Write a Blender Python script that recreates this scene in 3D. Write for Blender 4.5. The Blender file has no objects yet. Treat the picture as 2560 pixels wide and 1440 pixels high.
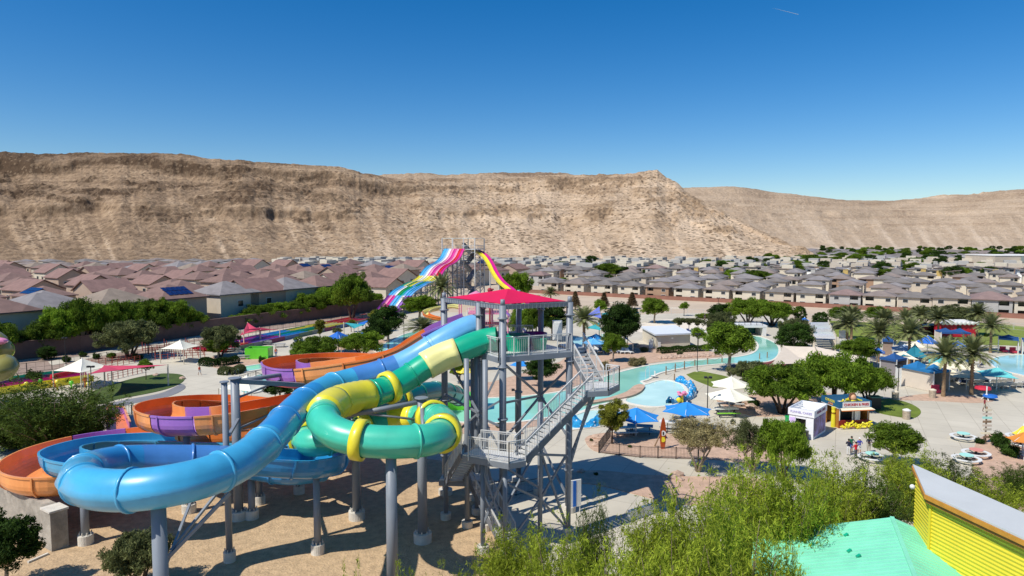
import bpy, math, random
import numpy as np
from mathutils import Vector, Matrix
R = math.radians
random.seed(7); RNG = np.random.default_rng(11)
scene = bpy.context.scene
COL = scene.collection
# ------------------------------------------------------------------ camera
FPX, CAMH, PITCH = 1707.0, 22.0, R(4.2)
cam_d = bpy.data.cameras.new('camera'); cam = bpy.data.objects.new('camera', cam_d); COL.objects.link(cam)
cam.location = (0, 0, CAMH); cam.rotation_euler = (R(90)-PITCH, 0, 0)
cam_d.sensor_width = 36.0; cam_d.lens = 24.0; cam_d.clip_start = 0.3; cam_d.clip_end = 30000
scene.camera = cam
# ------------------------------------------------------------------ sky, sun, exposure
SUNEL = R(53); SDX, SDY = 0.80, 0.60           # direction shadows run over the ground
world = bpy.data.worlds.new('World'); scene.world = world; world.use_nodes = True
wn = world.node_tree.nodes; wl = world.node_tree.links
sky = wn.new('ShaderNodeTexSky'); sky.sky_type = 'NISHITA'; sky.sun_disc = False
sky.sun_elevation = SUNEL; sky.sun_rotation = math.atan2(-SDX, -SDY)
sky.altitude = 800; sky.air_density = 1.0; sky.dust_density = 0.7; sky.ozone_density = 3.0
bg = wn['Background']; bg.inputs['Strength'].default_value = 0.12
hsv = wn.new('ShaderNodeHueSaturation'); hsv.inputs['Saturation'].default_value = 1.45; hsv.inputs['Value'].default_value = 1.0; hsv.inputs['Hue'].default_value = 0.504
wl.new(sky.outputs['Color'], hsv.inputs['Color']); wl.new(hsv.outputs['Color'], bg.inputs['Color'])
sun_d = bpy.data.lights.new('sun', 'SUN'); sun_d.energy = 5.0; sun_d.angle = R(0.5); sun_d.color = (1.0, 0.95, 0.87)
sun = bpy.data.objects.new('sun', sun_d); COL.objects.link(sun)
sun.rotation_euler = Vector((SDX*math.cos(SUNEL), SDY*math.cos(SUNEL), -math.sin(SUNEL))).to_track_quat('-Z', 'Y').to_euler()
sun.location = (-60, -40, 120)
scene.view_settings.view_transform = 'Standard'; scene.view_settings.look = 'None'
scene.view_settings.exposure = 0.0; scene.view_settings.gamma = 1.0
# ------------------------------------------------------------------ picture -> world
def ray(px, py):
    x = (px-1280)/FPX; u = (720-py)/FPX
    return x, math.cos(PITCH)+u*math.sin(PITCH), -math.sin(PITCH)+u*math.cos(PITCH)
def G(px, py, z=0.0):
    a, b, c = ray(px, py); t = (z-CAMH)/c
    return Vector((a*t, b*t, z))
def D(px, py, Y):
    a, b, c = ray(px, py); t = Y/b
    return Vector((a*t, Y, CAMH+c*t))
def G2(px, py): v = G(px, py); return (v.x, v.y)
# ------------------------------------------------------------------ materials
MATS = {}
def srgb(r, g, b):
    f = lambda c: ((c/255+0.055)/1.055)**2.4 if c > 10 else c/255/12.92
    return (f(r), f(g), f(b))
def mat(name, col, rough=0.7, var=0.12, scale=1.5, bump=0.0, metal=0.0, coat=0.0, spec=0.5, detail=4, trans=0.0, bscale=None, col2=None, stretch=None):
    if name in MATS: return MATS[name]
    m = bpy.data.materials.new(name); m.use_nodes = True; nt = m.node_tree; N = nt.nodes; L = nt.links
    p = N['Principled BSDF']; p.inputs['Roughness'].default_value = rough; p.inputs['Metallic'].default_value = metal
    p.inputs['Specular IOR Level'].default_value = spec; p.inputs['Coat Weight'].default_value = coat
    p.inputs['Coat Roughness'].default_value = 0.08
    tc = N.new('ShaderNodeTexCoord'); mp = N.new('ShaderNodeMapping'); L.new(tc.outputs['Object'], mp.inputs['Vector'])
    if stretch: mp.inputs['Scale'].default_value = stretch
    nz = N.new('ShaderNodeTexNoise'); nz.inputs['Scale'].default_value = scale; nz.inputs['Detail'].default_value = detail
    nz.inputs['Roughness'].default_value = 0.6
    L.new(mp.outputs['Vector'], nz.inputs['Vector'])
    rp = N.new('ShaderNodeValToRGB'); rp.color_ramp.elements[0].position = 0.32; rp.color_ramp.elements[1].position = 0.68
    c2 = col2 or col
    rp.color_ramp.elements[0].color = (*[c*(1-var) for c in col], 1); rp.color_ramp.elements[1].color = (*[min(1, c*(1+var)) for c in c2], 1)
    L.new(nz.outputs['Fac'], rp.inputs['Fac']); L.new(rp.outputs['Color'], p.inputs['Base Color'])
    if bump:
        n2 = N.new('ShaderNodeTexNoise'); n2.inputs['Scale'].default_value = bscale or scale*8; n2.inputs['Detail'].default_value = 3
        L.new(mp.outputs['Vector'], n2.inputs['Vector'])
        b = N.new('ShaderNodeBump'); b.inputs['Strength'].default_value = bump; b.inputs['Distance'].default_value = 0.1
        L.new(n2.outputs['Fac'], b.inputs['Height']); L.new(b.outputs['Normal'], p.inputs['Normal'])
    MATS[name] = m; return m
def leafmat(name, dark, light, trans=0.35, rough=0.75):
    if name in MATS: return MATS[name]
    m = bpy.data.materials.new(name); m.use_nodes = True; nt = m.node_tree; N = nt.nodes; L = nt.links
    p = N['Principled BSDF']; p.inputs['Roughness'].default_value = rough; p.inputs['Specular IOR Level'].default_value = 0.15
    at = N.new('ShaderNodeAttribute'); at.attribute_name = 'tint'
    rp = N.new('ShaderNodeValToRGB'); rp.color_ramp.elements[0].color = (*dark, 1); rp.color_ramp.elements[1].color = (*light, 1)
    oi = N.new('ShaderNodeObjectInfo'); hs = N.new('ShaderNodeHueSaturation')
    mr = N.new('ShaderNodeMapRange'); mr.inputs['To Min'].default_value = 0.75; mr.inputs['To Max'].default_value = 1.2
    L.new(oi.outputs['Random'], mr.inputs['Value']); L.new(mr.outputs['Result'], hs.inputs['Value'])
    L.new(at.outputs['Fac'], rp.inputs['Fac']); L.new(rp.outputs['Color'], hs.inputs['Color']); L.new(hs.outputs['Color'], p.inputs['Base Color'])
    tr = N.new('ShaderNodeBsdfTranslucent'); L.new(hs.outputs['Color'], tr.inputs['Color'])
    mx = N.new('ShaderNodeMixShader'); mx.inputs['Fac'].default_value = trans
    L.new(p.outputs['BSDF'], mx.inputs[1]); L.new(tr.outputs['BSDF'], mx.inputs[2]); L.new(mx.outputs['Shader'], N['Material Output'].inputs['Surface'])
    MATS[name] = m; return m
# ------------------------------------------------------------------ object helpers
def tag(o, label=None, cat=None, group=None, kind=None):
    if label: o['label'] = label
    if cat: o['category'] = cat
    if group: o['group'] = group
    if kind: o['kind'] = kind
    return o
def thing(name, label, cat, loc=(0, 0, 0), rz=0, group=None):
    o = bpy.data.objects.new(name, None); COL.objects.link(o); o.empty_display_size = 0.5
    o.location = loc; o.rotation_euler = (0, 0, rz)
    return tag(o, label, cat, group)
class MB:
    def __init__(s): s.V = []; s.F = []; s.M = []; s.O = (0, 0, 0)
    def add(s, vs, fs, m=0):
        k = len(s.V); s.V += [tuple(v) for v in vs]; s.F += [tuple(i+k for i in f) for f in fs]; s.M += [m]*len(fs); return s
    def box(s, c, d, rz=0, m=0, top=None):
        cx, cy, cz = c; a, b, h = d[0]/2, d[1]/2, d[2]/2; ca, sa = math.cos(rz), math.sin(rz); vs = []
        for z, f in ((-h, 1), (h, top if top is not None else 1)):
            for x, y in ((-a, -b), (a, -b), (a, b), (-a, b)):
                x *= f; y *= f; vs.append((cx+x*ca-y*sa, cy+x*sa+y*ca, cz+z))
        return s.add(vs, [(0, 3, 2, 1), (4, 5, 6, 7), (0, 1, 5, 4), (1, 2, 6, 5), (2, 3, 7, 6), (3, 0, 4, 7)], m)
    def beam(s, p, q, w=0.1, h=None, m=0):
        p = Vector(p); q = Vector(q); h = h or w; t = (q-p)
        if t.length < 1e-6: return s
        t.normalize(); up = Vector((0, 0, 1)) if abs(t.z) < 0.99 else Vector((0, 1, 0))
        a = t.cross(up).normalized(); b = a.cross(t); vs = []
        for o in (p, q):
            for x, y in ((-1, -1), (1, -1), (1, 1), (-1, 1)): vs.append(o+a*x*w/2+b*y*h/2)
        return s.add(vs, [(0, 1, 2, 3), (7, 6, 5, 4), (0, 4, 5, 1), (1, 5, 6, 2), (2, 6, 7, 3), (3, 7, 4, 0)], m)
    def cyl(s, p, q, r0, r1=None, n=12, m=0, cap=True):
        return s.tube([p, q], [r0, r0 if r1 is None else r1], n, m, cap)
    def tube(s, pts, rad, n=8, m=0, cap=True):
        pts = [Vector(p) for p in pts]
        if not hasattr(rad, '__len__'): rad = [rad]*len(pts)
        vs = []; N = len(pts)
        for i, p in enumerate(pts):
            t = (pts[min(i+1, N-1)]-pts[max(i-1, 0)])
            t = t.normalized() if t.length > 1e-9 else Vector((0, 0, 1))
            up = Vector((0, 0, 1)) if abs(t.z) < 0.95 else Vector((0, 1, 0))
            a = t.cross(up).normalized(); b = a.cross(t)
            for k in range(n):
                w = 2*math.pi*k/n; vs.append(p+a*math.cos(w)*rad[i]+b*math.sin(w)*rad[i])
        fs = [(i*n+k, i*n+(k+1) % n, (i+1)*n+(k+1) % n, (i+1)*n+k) for i in range(N-1) for k in range(n)]
        if cap: fs += [tuple(range(n-1, -1, -1)), tuple(range((N-1)*n, N*n))]
        return s.add(vs, fs, m)
    def prism(s, poly, z0, z1, m=0):
        n = len(poly); vs = [(x, y, z0) for x, y in poly]+[(x, y, z1) for x, y in poly]
        fs = [tuple(range(n-1, -1, -1)), tuple(range(n, 2*n))]+[(i, (i+1) % n, (i+1) % n+n, i+n) for i in range(n)]
        return s.add(vs, fs, m)
    def slab(s, poly3, th, m=0):
        n = len(poly3); vs = [tuple(v) for v in poly3]+[(v[0], v[1], v[2]-th) for v in poly3]
        fs = [tuple(range(n)), tuple(range(2*n-1, n-1, -1))]+[(i, i+n, (i+1) % n+n, (i+1) % n) for i in range(n)]
        return s.add(vs, fs, m)
    def sphere(s, c, r, m=0, n=10, sq=(1, 1, 1)):
        vs = []; k = n//2+1
        for i in range(k+1):
            a = math.pi*i/k
            for j in range(n):
                b = 2*math.pi*j/n
                vs.append((c[0]+r*sq[0]*math.sin(a)*math.cos(b), c[1]+r*sq[1]*math.sin(a)*math.sin(b), c[2]+r*sq[2]*math.cos(a)))
        return s.add(vs, [(i*n+j, (i+1)*n+j, (i+1)*n+(j+1) % n, i*n+(j+1) % n) for i in range(k) for j in range(n)], m)
    def lathe(s, c, prof, n=16, m=0):
        vs = []
        for r, z in prof:
            for j in range(n): a = 2*math.pi*j/n; vs.append((c[0]+r*math.cos(a), c[1]+r*math.sin(a), c[2]+z))
        return s.add(vs, [(i*n+j, i*n+(j+1) % n, (i+1)*n+(j+1) % n, (i+1)*n+j) for i in range(len(prof)-1) for j in range(n)], m)
    def build(s, name, mats, parent=None, smooth=False, origin=None):
        if not isinstance(mats, (list, tuple)): mats = [mats]
        me = bpy.data.meshes.new(name)
        off = Vector((0, 0, 0))
        if parent is not None:
            q = parent
            while q is not None: off += Vector(q.location); q = q.parent
        elif origin == 'base' and s.V:
            a = np.array(s.V); off = Vector((float((a[:, 0].min()+a[:, 0].max())/2), float((a[:, 1].min()+a[:, 1].max())/2), float(a[:, 2].min())))
        vs = [(v[0]-off.x, v[1]-off.y, v[2]-off.z) for v in s.V]
        me.from_pydata(vs, [], s.F)
        for m in mats: me.materials.append(m)
        if len(mats) > 1: me.polygons.foreach_set('material_index', s.M)
        if smooth: me.polygons.foreach_set('use_smooth', [True]*len(me.polygons))
        me.validate(); me.update()
        o = bpy.data.objects.new(name, me); COL.objects.link(o)
        if parent is not None: o.parent = parent
        elif origin == 'base': o.location = off
        return o
def solo(mb, name, m, label, cat, group=None, kind=None, smooth=False):
    return tag(mb.build(name, m, None, smooth, 'base'), label, cat, group, kind)
def struct(mb, name, m, smooth=False):
    o = mb.build(name, m, None, smooth); o['kind'] = 'structure'; return o
CH = {}
def copy_thing(root, loc, rz=0, sc=1.0, label=None, group=None, cat=None, parts=True):
    c = root.copy(); COL.objects.link(c); c.location = loc; c.rotation_euler = (0, 0, rz)
    c.scale = sc if hasattr(sc, '__len__') else (sc, sc, sc)
    if label: c['label'] = label
    if group: c['group'] = group
    if cat: c['category'] = cat
    def rec(src, dst):
        for ch in src.children:
            d = ch.copy(); COL.objects.link(d); d.parent = dst; rec(ch, d)
    if parts: rec(root, c)
    return c
class Proto:
    """a thing built once at the origin; the first placement uses it, later ones copy it"""
    def __init__(s, root): s.root = root; s.used = False
    def put(s, loc, rz=0, sc=1.0, label=None, group=None, cat=None):
        if not s.used:
            s.used = True; r = s.root; s.src = r
            r.location = loc; r.rotation_euler = (0, 0, rz); r.scale = sc if hasattr(sc, '__len__') else (sc, sc, sc)
            if label: r['label'] = label
            if group: r['group'] = group
            if cat: r['category'] = cat
            return r
        return copy_thing(s.root, loc, rz, sc, label, group, cat)
def npmesh(name, V, F, m, attr=None, parent=None, smooth=False):
    me = bpy.data.meshes.new(name); V = np.asarray(V, np.float32); F = np.asarray(F, np.int32); k = F.shape[1]
    me.vertices.add(len(V)); me.vertices.foreach_set('co', V.ravel())
    me.loops.add(F.size); me.loops.foreach_set('vertex_index', F.ravel())
    me.polygons.add(len(F)); me.polygons.foreach_set('loop_start', np.arange(0, F.size, k, dtype=np.int32))
    me.polygons.foreach_set('loop_total', np.full(len(F), k, np.int32))
    if smooth: me.polygons.foreach_set('use_smooth', np.ones(len(F), bool))
    for nm, dat in (attr or {}).items():
        if dat.ndim == 1:
            a = me.attributes.new(nm, 'FLOAT', 'POINT'); a.data.foreach_set('value', dat.astype(np.float32))
        else:
            a = me.attributes.new(nm, 'FLOAT_COLOR', 'POINT'); a.data.foreach_set('color', dat.astype(np.float32).ravel())
    me.materials.append(m); me.update(); me.validate()
    o = bpy.data.objects.new(name, me); COL.objects.link(o)
    if parent is not None: o.parent = parent
    return o
def cr(pts, step=0.4):
    """Catmull-Rom through points, resampled evenly; extra columns are interpolated too"""
    P = np.array([list(p) for p in pts], float); P = np.vstack([2*P[0]-P[1], P, 2*P[-1]-P[-2]]); out = []
    for i in range(1, len(P)-2):
        a, b, c, d = P[i-1:i+3]
        for t in np.linspace(0, 1, 24, endpoint=False):
            out.append(0.5*((2*b)+(c-a)*t+(2*a-5*b+4*c-d)*t*t+(3*b-a-3*c+d)*t**3))
    out.append(P[-2]); out = np.array(out)
    s = np.r_[0, np.cumsum(np.linalg.norm(np.diff(out[:, :3], axis=0), axis=1))]
    n = max(3, int(s[-1]/step)+1); q = np.linspace(0, s[-1], n)
    return np.stack([np.interp(q, s, out[:, k]) for k in range(out.shape[1])], 1)
def vnoise(x, y, seed=0):
    """smooth value noise in numpy"""
    xi = np.floor(x).astype(np.int64); yi = np.floor(y).astype(np.int64); fx = x-xi; fy = y-yi
    def h(a, b):
        n = (a*374761393+b*668265263+seed*974634777) & 0xffffffff
        n = ((n ^ (n >> 13))*1274126177) & 0xffffffff
        return ((n ^ (n >> 16)) & 0xffff)/65535.0
    u = fx*fx*(3-2*fx); v = fy*fy*(3-2*fy)
    return (h(xi, yi)*(1-u)+h(xi+1, yi)*u)*(1-v)+(h(xi, yi+1)*(1-u)+h(xi+1, yi+1)*u)*v
def fbm(x, y, octv=4, seed=0, gain=0.5):
    t = 0; a = 1; s = 0
    for k in range(octv): t = t+a*vnoise(x*2**k+k*17.3, y*2**k-k*9.1, seed+k); s += a; a *= gain
    return t/s*2-1
# ================================================================== GROUND, HILLS
M_sand = mat('desert_sand', (0.50, 0.40, 0.29), 0.95, 0.10, 0.08, 0.25, detail=10, bscale=3)
M_conc = mat('pale_concrete', (0.53, 0.485, 0.385), 0.85, 0.11, 0.12, 0.05, detail=10)
def joints(m, size=3.0):
    N = m.node_tree.nodes; L = m.node_tree.links; p = N['Principled BSDF']; src = p.inputs['Base Color'].links[0].from_socket
    tc = N.new('ShaderNodeTexCoord'); br = N.new('ShaderNodeTexBrick'); br.inputs['Scale'].default_value = 1.0; br.inputs['Brick Width'].default_value = size; br.inputs['Row Height'].default_value = size; br.inputs['Mortar Size'].default_value = 0.035; br.offset = 0.0
    br.inputs['Color1'].default_value = (1, 1, 1, 1); br.inputs['Color2'].default_value = (0.95, 0.95, 0.95, 1); br.inputs['Mortar'].default_value = (0.72, 0.70, 0.68, 1)
    mp = N.new('ShaderNodeMapping'); mp.inputs['Rotation'].default_value = (0, 0, 0.45); L.new(tc.outputs['Object'], mp.inputs['Vector']); L.new(mp.outputs['Vector'], br.inputs['Vector'])
    mx = N.new('ShaderNodeMix'); mx.data_type = 'RGBA'; mx.blend_type = 'MULTIPLY'; mx.inputs[0].default_value = 1.0; L.new(src, mx.inputs[6]); L.new(br.outputs['Color'], mx.inputs[7]); L.new(mx.outputs[2], p.inputs['Base Color'])
joints(M_conc)
M_grav = mat('tan_gravel', (0.47, 0.33, 0.19), 0.95, 0.20, 1.6, 0.9, detail=12, bscale=6)
M_grav2 = mat('pinkish_gravel', (0.50, 0.34, 0.24), 0.95, 0.18, 1.2, 0.8, detail=10, bscale=5)
M_grass = mat('lawn_green', (0.13, 0.18, 0.015), 0.9, 0.25, 0.5, 0.6, detail=8, bscale=8)
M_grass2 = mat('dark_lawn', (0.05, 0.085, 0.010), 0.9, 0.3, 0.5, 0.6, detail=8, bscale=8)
M_red = mat('maroon_paving', (0.22, 0.04, 0.05), 0.8, 0.12, 0.5)
M_grey = mat('grey_paving', (0.20, 0.20, 0.21), 0.8, 0.12, 0.4)
M_rim = mat('pool_rim', (0.72, 0.68, 0.58), 0.7, 0.05, 0.8)
def water(name, shallow, deep):
    m = mat(name, shallow, 0.08, 0.10, 0.12, 0.10, spec=0.5, detail=3, bscale=1.6, col2=deep); return m
M_water = water('river_water', (0.26, 0.62, 0.50), (0.33, 0.68, 0.55))
M_pool = water('pool_water', (0.36, 0.66, 0.60), (0.48, 0.72, 0.66))
M_pale = water('wading_water', (0.50, 0.76, 0.66), (0.60, 0.82, 0.72))
def flat(name, pts, m, z, th=0.6, smooth_edges=True):
    P = [G2(*p) for p in pts]
    if smooth_edges and len(P) > 3:
        q = cr([(x, y, 0) for x, y in P+[P[0]]], 0.8 if len(P) < 40 else 2); P = [(a[0], a[1]) for a in q[:-1]]
    mb = MB(); mb.prism(P, z-th, z); return struct(mb, name, m)
g = MB(); g.add([(-9000, -200, 0), (9000, -200, 0), (9000, 14000, 0), (-9000, 14000, 0)], [(0, 1, 2, 3)]); struct(g, 'ground', M_sand)
flat('pavement', [(-700, 1050), (-300, 990), (0, 962), (180, 930), (330, 897), (430, 862), (640, 833), (800, 812), (930, 792), (1060, 782), (1250, 780), (1500, 790), (1650, 785), (1800, 782), (1960, 792), (2060, 822), (2200, 838), (2400, 852), (2600, 872), (3000, 900), (3100, 1200), (2600, 1400), (1500, 2600), (1000, 2600), (-900, 1700)], M_conc, 0.02, smooth_edges=False)
flat('near_gravel', [(-700, 1185), (0, 1165), (250, 1120), (500, 1110), (800, 1120), (1000, 1142), (1100, 1152), (1180, 1210), (1230, 1300), (1290, 1450), (1400, 2400), (-1200, 2400)], M_grav, 0.05, smooth_edges=False)
flat('planting_bed', [(1462, 1100), (1475, 1090), (1540, 1082), (1700, 1085), (1880, 1075), (1960, 1085), (1990, 1140), (1900, 1160), (1780, 1150), (1600, 1143), (1500, 1132), (1472, 1118)], M_grav2, 0.08)
flat('planting_bed', [(1415, 1182), (1500, 1178), (1600, 1188), (1715, 1193), (1900, 1200), (1900, 1260), (1700, 1262), (1600, 1240), (1500, 1215), (1430, 1205)], M_grav2, 0.09)
flat('planting_bed', [(1880, 985), (1960, 975), (2080, 985), (2090, 1010), (2075, 1035), (1980, 1040), (1880, 1040), (1800, 1010), (1800, 992)], M_grav2, 0.07)
flat('planting_bed', [(1400, 905), (1450, 872), (1560, 858), (1640, 868), (1780, 880), (1800, 893), (1700, 899), (1600, 913), (1520, 934), (1440, 965), (1380, 985), (1250, 992), (1150, 1000), (1140, 975), (1250, 950)], M_grav2, 0.06)
flat('planting_bed', [(2430, 1180), (2440, 1110), (2480, 1085), (2560, 1095), (2700, 1120), (2700, 1300), (2500, 1250)], M_grav2, 0.06)
flat('planting_bed', [(2215, 1000), (2330, 985), (2480, 1000), (2440, 1008), (2330, 1003)], M_grav2, 0.05)
flat('planting_bed', [(1040, 1060), (1150, 1048), (1300, 1046), (1420, 1030), (1420, 1050), (1280, 1075), (1120, 1085)], M_grav2, 0.05)
flat('planting_bed', [(700, 905), (830, 870), (960, 850), (1000, 862), (980, 900), (860, 935), (740, 945), (680, 930)], M_grav2, 0.05)
flat('planting_bed', [(500, 905), (560, 885), (640, 890), (700, 905), (650, 920), (560, 925)], M_grav2, 0.055)
flat('sand_beach', [(1590, 812), (1650, 800), (1760, 800), (1870, 812), (1800, 830), (1700, 838), (1600, 830)], mat('beach_sand', (0.72, 0.64, 0.52), 0.9, 0.05, 0.4), 0.06)
flat('gravel_bank', [(-900, 1080), (-200, 1000), (0, 975), (200, 925), (340, 892), (430, 862), (640, 830), (800, 808), (930, 790), (925, 770), (640, 802), (300, 862), (60, 905), (-300, 960), (-1200, 1020)], mat('dark_gravel', (0.30, 0.22, 0.17), 0.95, 0.2, 0.8, 0.8, detail=10, bscale=3), 0.05, smooth_edges=False)
flat('path', [(130, 915), (300, 882), (510, 845), (640, 822), (640, 817), (510, 838), (300, 872), (120, 905)], M_conc, 0.08, smooth_edges=False)
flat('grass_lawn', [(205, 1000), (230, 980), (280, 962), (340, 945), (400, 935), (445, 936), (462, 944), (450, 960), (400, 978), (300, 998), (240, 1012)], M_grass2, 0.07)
flat('path', [(215, 1026), (300, 1003), (400, 984), (452, 962), (462, 972), (420, 992), (330, 1010), (240, 1036)], M_grey, 0.055)
flat('grass_lawn', [(1716, 937), (1745, 929), (1790, 936), (1828, 946), (1822, 956), (1790, 970), (1765, 962), (1735, 950)], M_grass, 0.07)
flat('grass_lawn', [(2180, 1010), (2215, 997), (2270, 1008), (2302, 1028), (2285, 1046), (2240, 1042), (2190, 1030)], M_grass, 0.08)
flat('grass_lawn', [(2040, 800), (2200, 808), (2350, 815), (2450, 808), (2600, 822), (2800, 850), (2800, 888), (2600, 868), (2450, 862), (2350, 858), (2200, 848), (2080, 840), (2035, 815)], mat('bright_lawn', (0.18, 0.23, 0.03), 0.9, 0.2, 0.3, 0.4, detail=8, bscale=5), 0.07)
flat('red_path', [(1820, 915), (1900, 903), (2000, 893), (2070, 880), (2080, 888), (2030, 905), (1960, 918), (1850, 926)], M_red, 0.06)
flat('red_path', [(1800, 1000), (1830, 998), (1840, 1010), (1805, 1012)], M_conc, 0.065)
# water, with pale rims
def pool(name, pts, m, z=0.05):
    P = [G2(*p) for p in pts]; q = cr([(x, y, 0) for x, y in P+[P[0]]], 0.7)[:-1]
    A = q[:, :2]; c = A.mean(0); T = np.roll(A, -1, 0)-np.roll(A, 1, 0); T /= np.linalg.norm(T, axis=1)[:, None]+1e-9
    area = 0.5*np.sum(A[:, 0]*np.roll(A[:, 1], -1)-np.roll(A[:, 0], -1)*A[:, 1]); Nn = np.stack([T[:, 1], -T[:, 0]], 1)*(1 if area > 0 else -1)
    O = A+Nn*0.45; n = len(A)
    w = MB(); w.prism([tuple(a) for a in A], z-0.5, z+0.04); struct(w, name, m)
    r = MB(); vs = [(x, y, z+0.02) for x, y in A]+[(x, y, z+0.10) for x, y in A]+[(x, y, z+0.10) for x, y in O]+[(x, y, z-0.3) for x, y in O]
    r.add(vs, [(k*n+i, k*n+(i+1) % n, (k+1)*n+(i+1) % n, (k+1)*n+i) for k in range(3) for i in range(n)]); struct(r, 'pool_rim', M_rim)
pool('lazy_river_water', [(1868, 838), (1905, 845), (1940, 862), (1945, 885), (1925, 903), (1880, 908), (1800, 911), (1720, 919), (1650, 933), (1617, 950), (1600, 955), (1608, 962), (1590, 970), (1555, 998), (1480, 1018), (1440, 1032), (1300, 1055), (1200, 1058), (1110, 1050), (1120, 1018), (1200, 1000), (1320, 992), (1420, 978), (1490, 952), (1560, 930), (1640, 913), (1740, 903), (1850, 893), (1890, 880), (1895, 860)], M_water)
pool('wading_pool_water', [(1612, 964), (1660, 952), (1700, 962), (1712, 985), (1690, 1008), (1640, 1018), (1580, 1010), (1565, 1001), (1592, 985), (1606, 972)], M_pale, 0.04)
pool('wading_pool_water', [(1440, 1040), (1480, 1028), (1540, 1030), (1560, 1042), (1520, 1062), (1450, 1072), (1400, 1075), (1395, 1055)], M_pale, 0.04)
pool('swimming_pool_water', [(2470, 905), (2500, 893), (2560, 888), (2700, 890), (2750, 960), (2640, 965), (2560, 940), (2500, 925)], M_pool)
pool('lazy_river_water', [(640, 942), (700, 925), (760, 915), (770, 925), (700, 945), (660, 975), (610, 985), (600, 960)], M_water, 0.1)
pool('lazy_river_water', [(590, 922), (680, 908), (760, 893), (840, 878), (848, 886), (770, 905), (680, 920), (600, 932)], M_water, 0.1)
pool('lazy_river_water', [(925, 873), (960, 862), (1010, 838), (1050, 830), (1055, 845), (1010, 860), (960, 882)], M_water, 0.1)
pool('swimming_pool_water', [(1440, 845), (1500, 838), (1540, 830), (1520, 860), (1450, 868), (1430, 860)], M_pool)
isl = MB(); P = cr([tuple(G(*p)) for p in [(1600, 965), (1612, 970), (1600, 985), (1570, 997), (1510, 1008), (1450, 1018), (1450, 1012), (1520, 1000), (1565, 985), (1585, 970), (1600, 965)]], 0.6)
isl.prism([(a[0], a[1]) for a in P[:-1]], -0.3, 0.35); struct(isl, 'island', M_grav2)
# ---- hills: polar sheets of real relief
def hillmat(name, dark, mid, light, shrub=0.5):
    m = bpy.data.materials.new(name); m.use_nodes = True; N = m.node_tree.nodes; L = m.node_tree.links; p = N['Principled BSDF']
    p.inputs['Roughness'].default_value = 0.95; p.inputs['Specular IOR Level'].default_value = 0.1
    at = N.new('ShaderNodeAttribute'); at.attribute_name = 'tint'
    tc = N.new('ShaderNodeTexCoord')
    n1 = N.new('ShaderNodeTexNoise'); n1.inputs['Scale'].default_value = 0.10; n1.inputs['Detail'].default_value = 8; n1.inputs['Roughness'].default_value = 0.75; L.new(tc.outputs['Object'], n1.inputs['Vector'])
    ad = N.new('ShaderNodeMath'); ad.operation = 'MULTIPLY_ADD'; L.new(n1.outputs['Fac'], ad.inputs[0]); ad.inputs[1].default_value = 1.1; L.new(at.outputs['Fac'], ad.inputs[2])
    sb = N.new('ShaderNodeMath'); sb.operation = 'SUBTRACT'; L.new(ad.outputs[0], sb.inputs[0]); sb.inputs[1].default_value = 0.55
    rp = N.new('ShaderNodeValToRGB'); e = rp.color_ramp.elements; e[0].position = 0.05; e[0].color = (*dark, 1); e[1].position = 0.95; e[1].color = (*light, 1)
    k = e.new(0.45); k.color = (*mid, 1); L.new(sb.outputs[0], rp.inputs['Fac'])
    # scattered desert shrubs and boulders
    vo = N.new('ShaderNodeTexVoronoi'); vo.inputs['Scale'].default_value = 0.16; L.new(tc.outputs['Object'], vo.inputs['Vector'])
    n3 = N.new('ShaderNodeTexNoise'); n3.inputs['Scale'].default_value = 0.02; L.new(tc.outputs['Object'], n3.inputs['Vector'])
    th = N.new('ShaderNodeMath'); th.operation = 'MULTIPLY'; L.new(n3.outputs['Fac'], th.inputs[0]); th.inputs[1].default_value = shrub
    lt = N.new('ShaderNodeMath'); lt.operation = 'LESS_THAN'; L.new(vo.outputs['Distance'], lt.inputs[0]); L.new(th.outputs[0], lt.inputs[1])
    mx = N.new('ShaderNodeMix'); mx.data_type = 'RGBA'; L.new(lt.outputs[0], mx.inputs[0]); L.new(rp.outputs['Color'], mx.inputs[6]); mx.inputs[7].default_value = (*[c*0.55 for c in mid], 1)
    L.new(mx.outputs[2], p.inputs['Base Color'])
    b = N.new('ShaderNodeBump'); b.inputs['Strength'].default_value = 1.0; b.inputs['Distance'].default_value = 6.0
    n2 = N.new('ShaderNodeTexNoise'); n2.inputs['Scale'].default_value = 0.12; n2.inputs['Detail'].default_value = 10; n2.inputs['Roughness'].default_value = 0.7; L.new(tc.outputs['Object'], n2.inputs['Vector'])
    L.new(n2.outputs['Fac'], b.inputs['Height']); L.new(b.outputs['Normal'], p.inputs['Normal'])
    return m
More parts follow.
